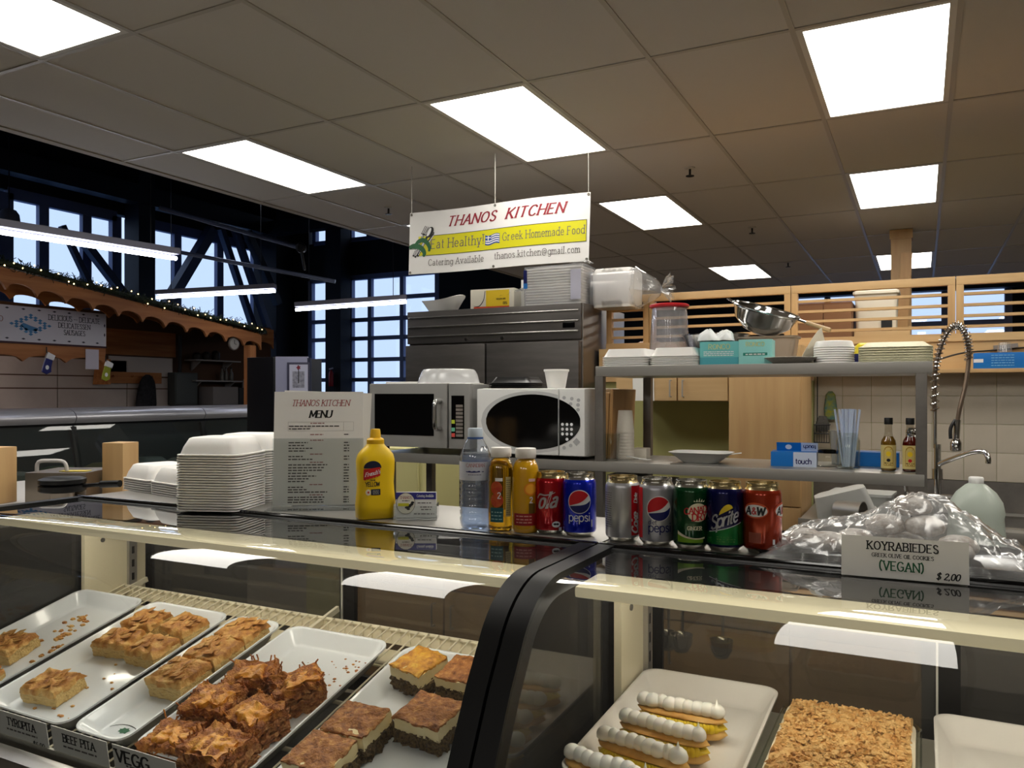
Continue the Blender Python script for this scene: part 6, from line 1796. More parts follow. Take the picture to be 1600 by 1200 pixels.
# pre-rinse faucet
fx_, fy_ = 0.07, 4.42
t = thing('spray_faucet', 'chrome pre-rinse faucet with a coiled spring hose and side spout', 'faucet', (fx_, fy_, 0.926))
Z = lambda z: z - 0.926
MB().cyl((0, 0, 0), (0, 0, Z(1.30)), 0.016, 12).cyl((0, 0, Z(1.13)), (0, 0, Z(1.18)), 0.024, 12).cyl((-0.1, 0, Z(1.04)), (0.1, 0, Z(1.04)), 0.018, 12).build('body', chrome, t)
MB().tube(catmull([(-0.1, 0, Z(1.04)), (-0.13, -0.02, Z(1.05)), (-0.14, -0.03, Z(1.10))], 4), 0.010, 8).build('tap', chrome, t)
MB().tube(catmull([(0.1, 0, Z(1.04)), (0.13, -0.02, Z(1.05)), (0.15, -0.05, Z(1.08))], 4), 0.010, 8).build('tap', chrome, t)
MB().tube([(-0.01, 0, Z(1.28)), (-0.012, 0, Z(1.62))], 0.009, 10).build('riser', chrome, t)
MB().tube(catmull([(0, 0, Z(1.20)), (0.06, -0.06, Z(1.235)), (0.14, -0.14, Z(1.275)), (0.185, -0.18, Z(1.28)), (0.20, -0.20, Z(1.255)), (0.20, -0.20, Z(1.23))], 5), 0.012, 10).build('spout', chrome, t)
hose = catmull([(-0.012, 0, Z(1.46)), (-0.012, 0, Z(1.62)), (0.0, 0, Z(1.72)), (0.03, 0, Z(1.82)), (0.07, 0, Z(1.872)), (0.105, 0, Z(1.865)), (0.128, 0, Z(1.80)), (0.133, 0, Z(1.72)), (0.12, -0.01, Z(1.60)), (0.095, -0.02, Z(1.48)), (0.085, -0.02, Z(1.42))], 8)
MB().tube(hose, 0.010, 8).build('hose', M('hose_rubber', (120, 104, 90), 0.35, 0.6), t)
spr = []
sh_ = [Vector(p) for p in hose if True][:58]
tot = 34
nsub = 10
for i in range(tot * nsub):
    f_ = i / (tot * nsub - 1) * (len(sh_) - 1)
    k = min(int(f_), len(sh_) - 2)
    p = sh_[k].lerp(sh_[k + 1], f_ - k)
    d_ = (sh_[k + 1] - sh_[k]).normalized()
    n1 = Vector((0, 1, 0))
    n2 = d_.cross(n1).normalized()
    a = 2 * math.pi * i / nsub
    spr.append(p + 0.019 * (math.cos(a) * n1 + math.sin(a) * n2))
MB().tube(spr, 0.0030, 5).build('spring', chrome, t)
MB().tube([(0.085, -0.02, Z(1.42)), (0.08, -0.025, Z(1.33)), (0.078, -0.03, Z(1.30))], 0.015, 10).lathe([(0.018, Z(1.27)), (0.026, Z(1.275)), (0.026, Z(1.31)), (0.016, Z(1.33))], 16, 0.078, -0.03).build('spray_head', chrome, t)
MB().tube(catmull([(0.075, -0.02, Z(1.42)), (0.055, -0.04, Z(1.38)), (0.055, -0.05, Z(1.33))], 4), 0.008, 8).build('trigger', black_plastic, t)
# containers draining by the sink
t = thing('plastic_container', 'upturned white plastic container draining by the sink', 'container', (-0.33, 4.30, 0.935), rot=(0, RAD(-16), RAD(8)))
MB().rloft([(0.29, 0.20, 0.02, 0.0), (0.29, 0.20, 0.02, 0.012), (0.27, 0.18, 0.02, 0.014), (0.24, 0.16, 0.03, 0.13), (0.20, 0.12, 0.03, 0.137)], 5).build('tub', M('container_white', (212, 212, 208), 0.35, trans=0.2), t, angle=50)
t = thing('plastic_container', 'white plastic container on its side behind the upturned one', 'container', (-0.27, 4.48, 0.93), rot=(0, 0, RAD(-6)))
MB().rloft([(0.26, 0.18, 0.02, 0.0), (0.28, 0.2, 0.02, 0.10), (0.30, 0.22, 0.02, 0.102), (0.30, 0.22, 0.02, 0.115), (0.2, 0.12, 0.02, 0.118)], 5).build('tub', M('container_pale', (196, 198, 196), 0.35), t, angle=50)
t = thing('steel_cup', 'grey steel cup lying beside the draining containers', 'cup', (-0.37, 4.19, 0.98), rot=(RAD(8), RAD(90), RAD(-12)))
MB().lathe([(0.045, 0), (0.048, 0.003), (0.052, 0.13), (0.054, 0.132), (0.05, 0.132), (0.044, 0.006), (0.001, 0.006)], 24).build('cup', steel, t, angle=50)
tag(MB().rloft([(0.06, 0.03, 0.01, 0), (0.07, 0.04, 0.015, 0.06), (0.05, 0.03, 0.01, 0.14), (0.02, 0.01, 0.004, 0.16)], 4).build('scouring_pad', M('pad_yellow', (150, 150, 40), 0.8, var=(30, (60, 110, 120))), loc=(-0.46, 4.875, 1.40), angle=60), 'yellow and teal scourer hung in the tile corner', 'scourer')
t = thing('wire_caddy', 'dark wire soap caddy hung by the tall cabinet', 'caddy', (-0.50, 4.85, 1.27))
for k in range(7):
    MB().tube([(-0.04 + 0.013 * k, -0.03, 0), (-0.04 + 0.013 * k, -0.03, 0.10)], 0.002, 5).build('wire', iron, t)
for z in (0.0, 0.05, 0.10):
    MB().tube([(-0.042, 0.02, z), (-0.042, -0.03, z), (0.04, -0.03, z), (0.04, 0.02, z)], 0.003, 5).build('hoop', iron, t)
MB().rloft([(0.07, 0.035, 0.01, 0.06), (0.075, 0.04, 0.012, 0.10), (0.04, 0.02, 0.008, 0.15)], 4).build('scrubber', M('steel_wool', (90, 88, 84), 0.6, 0.5, bump=(200, 1.0)), t)
MB().cyl((-0.03, 0.02, 0.1), (-0.03, 0.025, 0.42), 0.003, 6).build('hanger', iron, t)
# blue wrap box and cable on the ledge
t = thing('wrap_box', 'long blue food-wrap box on the wooden ledge', 'box', (0.42, 4.80, 1.675), RAD(-2))
MB().box(-0.18, -0.03, 0, 0.22, 0.03, 0.082).build('carton', blue_box, t, bevel=0.002)
MB().rect(0.06, 0.0, 0.14, 0.075, flat(0, -0.0306, 0)).build('pale_panel', lt_box, t)
MB().rect(-0.178, 0.032, -0.135, 0.050, flat(0, -0.0306, 0)).build('white_tab', white_print, t)
mb = MB()
for q in range(5):
    words(mb, flat(0, -0.031, 0), -0.10, 0.0, 0.014 + q * 0.013, 0.004, q + 7)
mb.build('small_print', M('pale_blue_print', (120, 180, 220), 0.5), t)
tag(MB().lathe([(0.032, 0), (0.034, 0.002), (0.027, 0.05), (0.001, 0.052)], 20).build('plastic_cup', clear_plastic, loc=(0.38, 4.80, 1.7575), angle=50), 'small frosted cup upside down on the blue box', 'cup')
tag(MB().tube(catmull([(0.02, 4.80, 1.70), (0.10, 4.86, 1.735), (0.2, 4.93, 1.765), (0.32, 4.945, 1.775), (0.42, 4.945, 1.782), (0.62, 4.945, 1.80)], 6), 0.005, 6).build('power_cable', black_plastic), 'black cable draped along the wooden ledge', 'cable')
tag(MB().bar((0.34, 4.94, 1.79), (0.45, 4.94, 1.80), 0.03, 0.022).build('power_bar', M('power_bar_grey', (130, 122, 116), 0.5)), 'grey power bar on the cable above the blue box', 'power bar')
# jug on a side table behind the case
t = thing('side_table', 'narrow steel table behind the display cases', 'table', (0.45, 2.75, 0))
MB().box(-0.42, -0.25, 0.955, 0.5, 0.25, 0.985).build('top', steel, t, bevel=0.004)
for x in (-0.38, 0.46):
    for y in (-0.21, 0.21):
        MB().box(x - 0.02, y - 0.02, 0, x + 0.02, y + 0.02, 0.955).build('leg', steel_dark, t, smooth=False)
t = thing('plastic_jug', 'big milky plastic jug with a white cap', 'jug', (0.152, 2.88, 0.9855), facing(0.152, 2.88))
MB().rloft([(0.15, 0.12, 0.03, 0), (0.160, 0.13, 0.035, 0.01), (0.163, 0.13, 0.04, 0.10), (0.150, 0.125, 0.04, 0.18), (0.156, 0.13, 0.045, 0.195), (0.145, 0.12, 0.05, 0.225), (0.11, 0.10, 0.045, 0.255), (0.06, 0.06, 0.028, 0.278), (0.038, 0.038, 0.018, 0.284), (0.034, 0.034, 0.0165, 0.288)], 6).build('body', M('jug_milky', (206, 216, 204), 0.35, trans=0.25), t, angle=70)
MB().lathe([(0.0205, 0.283), (0.021, 0.285), (0.021, 0.300), (0.018, 0.303), (0.001, 0.303)], 20).build('cap', white_plastic, t, angle=50)
# pots and papers seen below the lower shelf
t = thing('steel_pot', 'steel stockpot under the lower shelf', 'pot', (-0.95, 3.40, 0.9005))
MB().lathe([(0.13, 0), (0.14, 0.005), (0.14, 0.22), (0.146, 0.224), (0.146, 0.23), (0.136, 0.23), (0.135, 0.01), (0.001, 0.01)], 32).build('body', steel, t, angle=50)
MB().lathe([(0.146, 0.231), (0.14, 0.24), (0.05, 0.255), (0.015, 0.258), (0.012, 0.27), (0.02, 0.285), (0.001, 0.288)], 32).build('lid', steel, t, angle=50)
tag(MB().box(-0.08, -0.06, 0, 0.08, 0.06, 0.30).build('paper_carton', M('carton_pale', (196, 194, 186), 0.6), loc=(-1.12, 3.30, 0.9005), bevel=0.003), 'pale carton under the lower shelf beside the stockpot', 'box')
t = thing('work_cabinet', 'cream cabinet panel behind the mustard, with a yellow cable', 'cabinet', (-2.9, 3.75, 0))
MB().box(-0.42, 0, 0, 0.42, 0.4, 1.235).build('carcass', M('cream_panel', (206, 200, 142), 0.6), t, bevel=0.004)
MB().box(-0.40, -0.02, 0.1, 0.40, 0, 1.2).build('door', M('cream_panel', (206, 200, 142), 0.6), t, bevel=0.003)
tag(MB().tube(catmull([(-2.262, 3.075, 1.225), (-2.27, 3.06, 1.15), (-2.33, 3.05, 1.03), (-2.40, 3.04, 0.92)], 6), 0.006, 6).build('yellow_cable', M('cable_yellow', (196, 182, 20), 0.5)), 'yellow cable hanging from the lower shelf', 'cable')
# ---- banner over the kitchen
t = thing('hanging_banner', 'white vinyl banner lettered THANOS KITCHEN hung from the ceiling', 'banner', (-2.37, 4.4, 2.33), 0)
bw_, bh = 0.638, 0.405
mb = MB()
def bf(off):
    return lambda a, b: (a - 0.012 * (1 - b / bh), 0.010 * math.sin(a * 5) * (1 - b / bh) - off, b + 0.004 * math.sin(a * 6))
N = 24
for s, off in ((0, 0.0), (1, -0.0012)):
    for i in range(N + 1):
        a = -bw_ + 2 * bw_ * i / N
        for j in range(5):
            mb.v.append(bf(off)(a, bh * j / 4))
n1 = (N + 1) * 5
for i in range(N):
    for j in range(4):
        p = i * 5 + j
        mb.f.append((p, p + 5, p + 6, p + 1))
        mb.f.append((n1 + p + 1, n1 + p + 6, n1 + p + 5, n1 + p))
mb.build('sheet', M('banner_vinyl', (224, 222, 220), 0.5), t, angle=80)
f1, f2_, f3_ = bf(0.0012), bf(0.002), bf(0.0028)
MB().rect(-0.565, 0.118, 0.62, 0.245, f1, 20, 2).build('yellow_band', M('banner_yellow', (206, 200, 12), 0.5), t)
mb = MB()
mb.rect(-0.49, 0.2435, 0.62, 0.2465, f2_, 20).rect(-0.50, 0.1165, 0.62, 0.1195, f2_, 20).rect(0.617, 0.118, 0.620, 0.245, f2_)
mb.build('band_outline', ink, t)
MB().text('THANOS', 0.060, lambda a, b: f2_(a - 0.172, b + 0.298), 'nib', 1.2, 0.32, spacing=26, width=0.345).text('KITCHEN', 0.060, lambda a, b: f2_(a + 0.272, b + 0.300), 'nib', 1.2, 0.32, spacing=26, width=0.385).build('lettering', M('banner_red', (140, 36, 50), 0.5), t)
mb = MB().text('Eat Healthy!', 0.058, lambda a, b: f2_(a - 0.268, b + 0.160), 'serif', 0.9, spacing=26, width=0.389)
mb.text('Greek Homemade Food', 0.048, lambda a, b: f2_(a + 0.333, b + 0.165), 'serif', 0.9, spacing=26, width=0.545)
mb.text('Catering Available', 0.040, lambda a, b: f2_(a - 0.275, b + 0.050), 'serif', 0.9, spacing=26, width=0.406)
mb.text('thanos.kitchen@gmail.com', 0.040, lambda a, b: f2_(a + 0.292, b + 0.055), 'serif', 0.9, spacing=26, width=0.572)
mb.build('lettering', ink_grey, t)
# little flag
fl_b = M('flag_blue', (40, 70, 150), 0.5)
flf = lambda k: (lambda a, b: (lambda p: (p[0], p[1] - k, p[2]))(f2_(a - 0.012, b + 0.152 + 0.006 * math.sin(a * 60))))
MB().rect(-0.051, -0.001, 0.051, 0.060, flf(0), 10).build('flag_field', fl_b, t)
mb = MB()
for k in range(4):
    x0 = -0.048 if k < 2 else -0.008
    mb.rect(x0, 0.008 + k * 0.0135, 0.049, 0.0145 + k * 0.0135, flf(0.0006), 8)
mb.rect(-0.032, 0.030, -0.026, 0.058, flf(0.0006)).rect(-0.048, 0.042, -0.010, 0.047, flf(0.0006))
mb.build('flag_stripes', white_print, t)
# fork and spoon tied with a green ribbon
def seg(mb, p, q, w, fn):
    dx, dy = q[0] - p[0], q[1] - p[1]
    l = math.hypot(dx, dy)
    ox, oy = -dy / l * w / 2, dx / l * w / 2
    mb.add([fn(p[0] + ox, p[1] + oy), fn(p[0] - ox, p[1] - oy), fn(q[0] - ox, q[1] - oy), fn(q[0] + ox, q[1] + oy)], [(0, 1, 2, 3)])
def over(k):
    return lambda a, b: (lambda p: (p[0], p[1] - k, p[2]))(f2_(a, b))
def ell(mb, cx, cy, rx, ry, ang, fn, n=18, a0=0, a1=360):
    c_, s_ = math.cos(RAD(ang)), math.sin(RAD(ang))
    mb.fan([(cx + rx * math.cos(RAD(a)) * c_ - ry * math.sin(RAD(a)) * s_, cy + rx * math.cos(RAD(a)) * s_ + ry * math.sin(RAD(a)) * c_) for a in [a0 + (a1 - a0) * k / n for k in range(n)]], fn)
mb = MB()
for k in range(4):
    seg(mb, (-0.541 + 0.0115 * k, 0.264 - 0.004 * k), (-0.512 + 0.0115 * k, 0.312 - 0.004 * k), 0.004, f2_)
seg(mb, (-0.545, 0.265), (-0.503, 0.250), 0.006, f2_)
for p, q, w in (((-0.522, 0.262), (-0.604, 0.118), 0.013), ((-0.492, 0.245), (-0.590, 0.110), 0.015), ((-0.500, 0.228), (-0.568, 0.115), 0.014), ((-0.448, 0.250), (-0.500, 0.190), 0.017), ((-0.445, 0.266), (-0.452, 0.240), 0.008)):
    seg(mb, p, q, w, f2_)
ell(mb, -0.475, 0.268, 0.025, 0.037, -28, f2_)
mb.build('cutlery_print', ink, t)
mb = MB()
ell(mb, -0.483, 0.270, 0.012, 0.030, -28, over(0.0006))
for p, q, w in (((-0.528, 0.252), (-0.598, 0.128), 0.005), ((-0.506, 0.226), (-0.584, 0.120), 0.005), ((-0.507, 0.216), (-0.562, 0.124), 0.004), ((-0.446, 0.246), (-0.492, 0.193), 0.005)):
    seg(mb, p, q, w, over(0.0006))
mb.build('cutlery_shine', white_print, t)
mb = MB()
for path, w in (([(-0.582, 0.196), (-0.560, 0.214), (-0.525, 0.219), (-0.494, 0.200), (-0.476, 0.170), (-0.476, 0.146)], 0.030),
                ([(-0.632, 0.176), (-0.612, 0.184), (-0.590, 0.184), (-0.555, 0.176), (-0.525, 0.155), (-0.512, 0.130), (-0.522, 0.116)], 0.034)):
    pp = catmull(path, 4)
    for k in range(len(pp) - 1):
        d_ = (pp[k + 1][0] - pp[k][0], pp[k + 1][1] - pp[k][1])
        l_ = math.hypot(*d_)
        e_ = 0.003 / l_
        seg(mb, (pp[k][0] - d_[0] * e_, pp[k][1] - d_[1] * e_), (pp[k + 1][0] + d_[0] * e_, pp[k + 1][1] + d_[1] * e_), w * (0.55 + 0.45 * math.sin(math.pi * min(1, (k + 2) / len(pp)))), over(0.0012))
mb.build('ribbon_print', M('ribbon_green', (20, 92, 48), 0.5), t)
for a, b in ((-0.625, 0.392), (0.0, 0.392), (0.625, 0.392), (-0.625, 0.012), (0.0, 0.012), (0.625, 0.012)):
    p = f2_(a, b)
    MB().tube([(p[0] + 0.006 * math.cos(RAD(q)), p[1], p[2] + 0.006 * math.sin(RAD(q))) for q in range(0, 361, 30)], 0.0022, 5).build('eyelet', M('eyelet_brass', (90, 84, 70), 0.3, 0.8), t)
    if b > 0.2:
        MB().cyl((p[0], p[1] + 0.002, p[2] + 0.004), (p[0], p[1] + 0.002, 3.045 - 2.33), 0.0022, 5).build('string', M('nylon_string', (190, 186, 178), 0.4), t)

# ================================================================== NEIGHBOURING DELI STALL
# counter in front of it with a rounded steel top
t = thing('deli_counter', 'long neighbouring deli counter with a rounded silver top rail', 'counter', (-6.5, 5.5, 0))
L0, L1 = 0.5 - 5.5, 9.2 - 5.5
prof = catmull([(0.30, 1.30), (0.325, 1.345), (0.29, 1.395), (0.20, 1.418), (0.02, 1.424), (-0.25, 1.42)], 4)
top = M('silver_rail', (178, 178, 184), 0.3, 0.5)
segs = [L0, -2.4, -1.28, 0.05, 1.85, L1]
for a, b in zip(segs, segs[1:]):
    MB().ribbonbox([(x, z) for x, z in prof], 0.02, 'Y', a + 0.004, b - 0.004).build('top_rail', top, t, angle=50)
MB().box(-0.2, L0, 1.24, 0.25, L1, 1.30).box(0.235, L0, 1.165, 0.25, L1, 1.24).build('rail_underside', M('rail_dark', (40, 44, 48), 0.5), t, smooth=False)  # lower lip added to screen the fill tube from view
deli_glass = thin_glass('deli_glass', (190, 205, 200), 1.3, 0.02, haze=0.02)
for a, b in zip(segs, segs[1:]):
    MB().loft([[(0.28, a + 0.01, 1.28), (0.28, b - 0.01, 1.28)], [(0.36, a + 0.01, 1.05), (0.36, b - 0.01, 1.05)], [(0.40, a + 0.01, 0.80), (0.40, b - 0.01, 0.80)]], False, False, closed=False).build('front_glass', deli_glass, t)
    MB().bar((0.27, a, 1.27), (0.38, a, 0.82), 0.05, 0.03).build('mullion', black_satin, t)
MB().box(-0.35, L0, 0, 0.42, L1, 0.80).build('base', M('deli_base', (52, 56, 60), 0.5), t, smooth=False)
MB().box(-0.35, L0, 0.80, -0.30, L1, 1.30).build('rear_panel', M('deli_back', (38, 46, 44), 0.5), t, smooth=False)
MB().box(0.40, L0, 0.76, 0.46, L1, 0.83).build('front_rail', M('rail_grey', (150, 150, 150), 0.4, 0.5), t, smooth=False)
MB().cyl((0.1, L0 + 0.05, 1.225), (0.1, L1 - 0.05, 1.225), 0.012, 8).build('lamp_tube', emitter('deli_fill_glow', (240, 245, 250), 6.0), t)  # unseen tube, added to brighten the dishes inside the counter
r = random.Random(8)
gm = [M('deli_food_%d' % i, c, 0.5) for i, c in enumerate([(46, 70, 40), (96, 84, 50), (70, 76, 70), (120, 116, 108)])]
for k in range(14):
    y = 2.6 + k * 0.42
    tag(MB().rloft([(0.34, 0.3, 0.04, 0), (0.38, 0.36, 0.05, 0.05 + 0.05 * r.random()), (0.2, 0.2, 0.05, 0.10 + 0.06 * r.random())], 4).build('deli_dish', gm[k % 4], loc=(-6.45, y, 0.801), angle=60),
        'dish of deli food inside the dark neighbouring counter', 'dish', 'dishes in the neighbouring deli counter')
# stall: back wall, panels, sign, roof
stall_wall = M('stall_tile', (176, 164, 158), 0.5, var=(1.2, (160, 146, 140)))
sw_ = struct(MB().box(-9.62, 3.0, 0, -9.52, 9.9, 2.62).build('wall_stall', M('stall_board', (74, 48, 30), 0.7), smooth=False), 'brown back wall of the deli stall')
yy = 4.3
for w in (1.0, 0.95, 0.97, 1.0):
    for z0, z1 in ((0.9, 1.60), (1.615, 1.76), (1.775, 1.98)):
        if not (yy > 6.9 and z0 > 1.7):
            MB().box(-9.52, yy, z0, -9.505, yy + w - 0.012, z1).build('panel', stall_wall, sw_, smooth=False)
    yy += w
MB().box(-9.52, 6.95, 1.78, -9.505, 7.95, 2.04).build('panel', M('stall_white', (190, 182, 178), 0.5), sw_, smooth=False)
MB().box(-9.52, 4.0, 2.06, -9.50, 8.0, 2.40).build('panel', pine, sw_, smooth=False)
# scalloped boards
def scallop(lab, x, y0, z0, y1, z1, h, pitch, th=0.03, depth=0.08):
    n = int(round((y1 - y0) / pitch))
    topl = [(y0, z0 + h), (y1, z1 + h)]
    bot = []
    for k in range(n):
        ya = y0 + (y1 - y0) * k / n
        yb = y0 + (y1 - y0) * (k + 1) / n
        for q in range(9):
            f_ = q / 8
            y = ya + (yb - ya) * f_
            z = z0 + (z1 - z0) * (y - y0) / (y1 - y0)
            bot.append((y, z + depth * math.sqrt(max(0, 1 - (2 * f_ - 1) ** 2))))
    rings = []
    for (y, z) in bot:
        zt = z0 + h + (z1 - z0) * (y - y0) / (y1 - y0)
        rings.append([(x, y, z), (x + th, y, z), (x + th, y, zt), (x, y, zt)])
    return tag(MB().loft(rings).build('scalloped_board', pine, angle=30), lab, 'board')
scallop('scalloped pine fascia board under the garland of the stall roof', -7.32, 2.9, 2.655, 7.42, 2.085, 0.19, 0.284)
scallop('dark scalloped fascia board on the far side of the stall roof', -9.2, 3.0, 2.83, 9.6, 2.25, 0.30, 0.42)
scallop('scalloped pine board below the sausage sign', -7.83, 3.0, 1.86, 5.66, 1.86, 0.19, 0.42, depth=0.06)
rf = MB().loft([[(-7.30, 2.9, 2.86), (-9.4, 2.9, 3.1), (-9.4, 2.9, 3.14), (-7.28, 2.9, 2.90)], [(-7.30, 7.45, 2.29), (-9.4, 9.7, 2.5), (-9.4, 9.7, 2.54), (-7.28, 7.45, 2.33)]])
tag(rf.build('stall_roof', M('stall_shingle', (30, 22, 18), 0.9)), 'dark sloping roof over the deli stall', 'roof')
tag(MB().box(-0.05, -0.05, 0, 0.05, 0.05, 2.13).build('stall_post', pine_v, loc=(-7.30, 7.24, 0), smooth=False), 'pine post at the end of the deli stall', 'post')
# garland with fairy lights
gl_g = M('garland_green', (20, 34, 20), 0.8)
fairy = emitter('fairy_glow', (255, 214, 140), 8.0)
t = thing('fairy_garland', 'dark green garland with warm fairy lights along the stall roof', 'garland', (-7.27, 5.0, 2.6))
A, Bp = Vector((0, -2.1, 0.29)), Vector((0, 2.45, -0.28))
r = random.Random(5)
nd = MB()
for k in range(1500):
    p = A.lerp(Bp, r.random()) + Vector((r.gauss(0, 0.02), 0, r.gauss(0, 0.018)))
    d_ = Vector((r.uniform(-1, 1), r.uniform(-1, 1), r.uniform(-1, 1))).normalized() * 0.05
    nd.bar(p, p + d_, 0.006, 0.004)
tag(nd.build('needles', gl_g, t, smooth=False), kind='stuff')
MB().tube([A, A.lerp(Bp, 0.5) + Vector((0, 0, -0.01)), Bp], 0.025, 8).build('core', gl_g, t)
bl = None
for k in range(46):
    p = A.lerp(Bp, (k + r.random() * 0.8) / 46) + Vector((0.045, 0, r.uniform(-0.05, 0.04)))
    if bl is None:
        bl = MB().lathe([(0.001, -0.007), (0.006, -0.003), (0.006, 0.003), (0.001, 0.007)], 6).build('fairy_bulb', fairy, t, loc=p)
    else:
        dup(bl, t, p)
# sausage sign
t = thing('deli_sign', 'white stall sign lettered DELICIOUS DELICATE DELICATESSEN SAUSAGES', 'sign', (-7.79, 5.1, 2.06), RAD(90))
# local x runs along world +Y, local -y faces the hall
MB().box(-2.3, 0, -0.012, 0.56, 0.03, 0.335).build('board', M('sign_white', (206, 204, 214), 0.5), t, smooth=False)
MB().box(-2.3, -0.004, -0.03, 0.565, 0.034, -0.012).build('lower_trim', M('sign_trim', (60, 30, 40), 0.6), t, smooth=False)
sf = flat(0, -0.002, 0)
sf2 = flat(0, -0.004, 0)
mb = MB()
for k in range(16):
    x = -1.9 + k * 0.157
    for z in (0.018, 0.308):
        mb.fan([(x - 0.022, z), (x, z - 0.009), (x + 0.022, z), (x, z + 0.009)], sf)
for z in (0.11, 0.21):
    mb.fan([(0.54, z - 0.022), (0.549, z), (0.54, z + 0.022), (0.531, z)], sf)
tag(mb.build('border_print', M('sign_ink', (40, 40, 60), 0.6), t), kind='stuff')
mb = MB().text('DELICIOUS -- DELICATE', 0.050, lambda a, b: sf(a + 0.204, b + 0.225), 'serif', 1.2, spacing=18, width=0.56).text('DELICATESSEN', 0.048, lambda a, b: sf(a + 0.20, b + 0.155), 'serif', 1.2, spacing=18, width=0.345).text('SAUSAGES', 0.048, lambda a, b: sf(a + 0.20, b + 0.085), 'serif', 1.2, spacing=18, width=0.232)
mb.build('lettering', M('sign_ink', (40, 40, 60), 0.6), t)
lz = M('lozenge_blue', (70, 130, 180), 0.6)
mb = MB()
for i in range(9):
    for j in range(9):
        if (i + j) % 2 == 0 and abs(i - 4) + abs(j - 4) >= 0:
            edge = i in (0, 8, 1, 7) or j in (0, 8, 1, 7)
            u_, v_ = (i - 4) / 4.5, (j - 4) / 4.5
            x, z = (u_ - v_) * 0.105, (u_ + v_) * 0.053
            if edge:
                mb.fan([(-0.257 + x - 0.024, 0.16 + z), (-0.257 + x, 0.16 + z - 0.0145), (-0.257 + x + 0.024, 0.16 + z), (-0.257 + x, 0.16 + z + 0.0145)], sf)
mb.fan([(-0.36, 0.15), (-0.30, 0.10), (-0.20, 0.10), (-0.18, 0.13), (-0.26, 0.15), (-0.33, 0.175)], sf)
mb.build('lozenge_print', lz, t)
MB().text('O', 0.05, lambda a, b: sf(a - 0.545, b + 0.175), 'serif', 1.0).build('lettering', M('sign_brown', (150, 90, 80), 0.6), t)
# small things on the stall
tag(MB().box(0, -0.075, 0, 0.003, 0.075, 0.21).build('paper_notice', M('notice_paper', (196, 190, 204), 0.7), loc=(-7.795, 5.50, 1.80), smooth=False), 'small paper notice pinned below the sausage sign', 'notice')
def stocking(lab, y, z, c1, mat2):
    t = thing('christmas_stocking', lab, 'stocking', (-7.78, y, z), RAD(90))
    MB().prism([(-0.05, -0.10), (0.0, -0.125), (0.045, -0.10), (0.045, -0.05), (0.06, 0.02), (-0.01, 0.04), (-0.035, -0.04)], 'Y', -0.02, 0.0).build('sock', mat2, t, bevel=0.006)
    MB().prism([(-0.015, 0.04), (0.065, 0.015), (0.085, 0.065), (0.01, 0.10)], 'Y', -0.024, 0.002).build('cuff', white_print, t, bevel=0.004)
    MB().disc(0.0, -0.055, 0.018, 0.022, flat(0, -0.0215, 0)).build('badge', white_print, t)
    MB().cyl((0.0, -0.01, 0.09), (0.0, -0.01, 0.15), 0.005, 6).build('loop', iron, t)
stocking('blue christmas stocking hanging from the scalloped board', 4.99, 1.86, 0, M('stocking_blue', (36, 40, 110), 0.7))
stocking('yellow-green christmas stocking hanging beside the notice', 5.64, 1.80, 0, M('stocking_lime', (150, 158, 40), 0.7))
t = thing('coat_rail', 'pine coat rail on the white stall wall', 'coat rail', (-9.5, 7.25, 1.68))
MB().box(0, -0.5, 0, 0.04, 0.48, 0.15).build('rail', pine, t, bevel=0.004)
MB().prism([(0.0, -0.02), (0.30, -0.02), (0.30, 0.30), (0.06, 0.30)], 'Y', -0.54, -0.50).build('end_bracket', pine, t, smooth=False)
for y in (-0.3, 0.0, 0.12, 0.3):
    MB().cyl((0.04, y, 0.09), (0.10, y, 0.10), 0.012, 8).build('peg', pine_v, t)
t = thing('hanging_jacket', 'dark jacket hanging from the coat rail', 'jacket', (-9.40, 7.43, 1.35))
jr = []
for z, w, d_ in ((0, 0.30, 0.10), (0.05, 0.31, 0.11), (0.25, 0.27, 0.11), (0.36, 0.22, 0.10), (0.42, 0.14, 0.08), (0.45, 0.05, 0.04)):
    jr.append([(d_ / 2 * math.cos(a) * (1 + 0.25 * math.sin(5 * a + z * 9)), w / 2 * math.sin(a) * (1 + 0.08 * math.sin(7 * a + z * 12)) + 0.05 * z, z) for a in [2 * math.pi * k / 26 for k in range(26)]])
MB().loft(jr).build('body', M('jacket_cloth', (22, 22, 28), 0.9, var=(20, (40, 40, 46))), t, angle=70)
t = thing('breaker_box', 'grey electrical breaker box on the stall wall', 'breaker box', (-9.45, 8.06, 1.38))
MB().box(-0.05, -0.20, 0, 0.10, 0.20, 0.46).build('cabinet', M('breaker_grey', (62, 66, 66), 0.5), t, bevel=0.008)
MB().box(0.10, -0.18, 0.02, 0.108, 0.18, 0.44).build('door', M('breaker_door', (72, 76, 76), 0.5), t, bevel=0.004)
MB().cyl((0.02, -0.05, 0.46), (0.02, -0.05, 1.0), 0.025, 8).build('conduit', iron, t)
t = thing('wall_clock', 'round pale wall clock under the end of the stall fascia', 'clock', (-7.36, 7.02, 2.14), rot=(RAD(90), 0, RAD(90)))
MB().lathe([(0.075, 0), (0.08, 0.01), (0.08, 0.03), (0.07, 0.035), (0.068, 0.03), (0.001, 0.03)], 28).build('case', M('clock_grey', (110, 100, 92), 0.5), t, angle=50)
MB().lathe([(0.066, 0.0305), (0.001, 0.0315)], 28).build('dial', M('clock_dial', (150, 146, 138), 0.5), t)
MB().bar((0, 0, 0.033), (0.0, 0.045, 0.033), 0.005, 0.002).bar((0, 0, 0.033), (0.03, -0.01, 0.033), 0.005, 0.002).build('hands', ink, t)
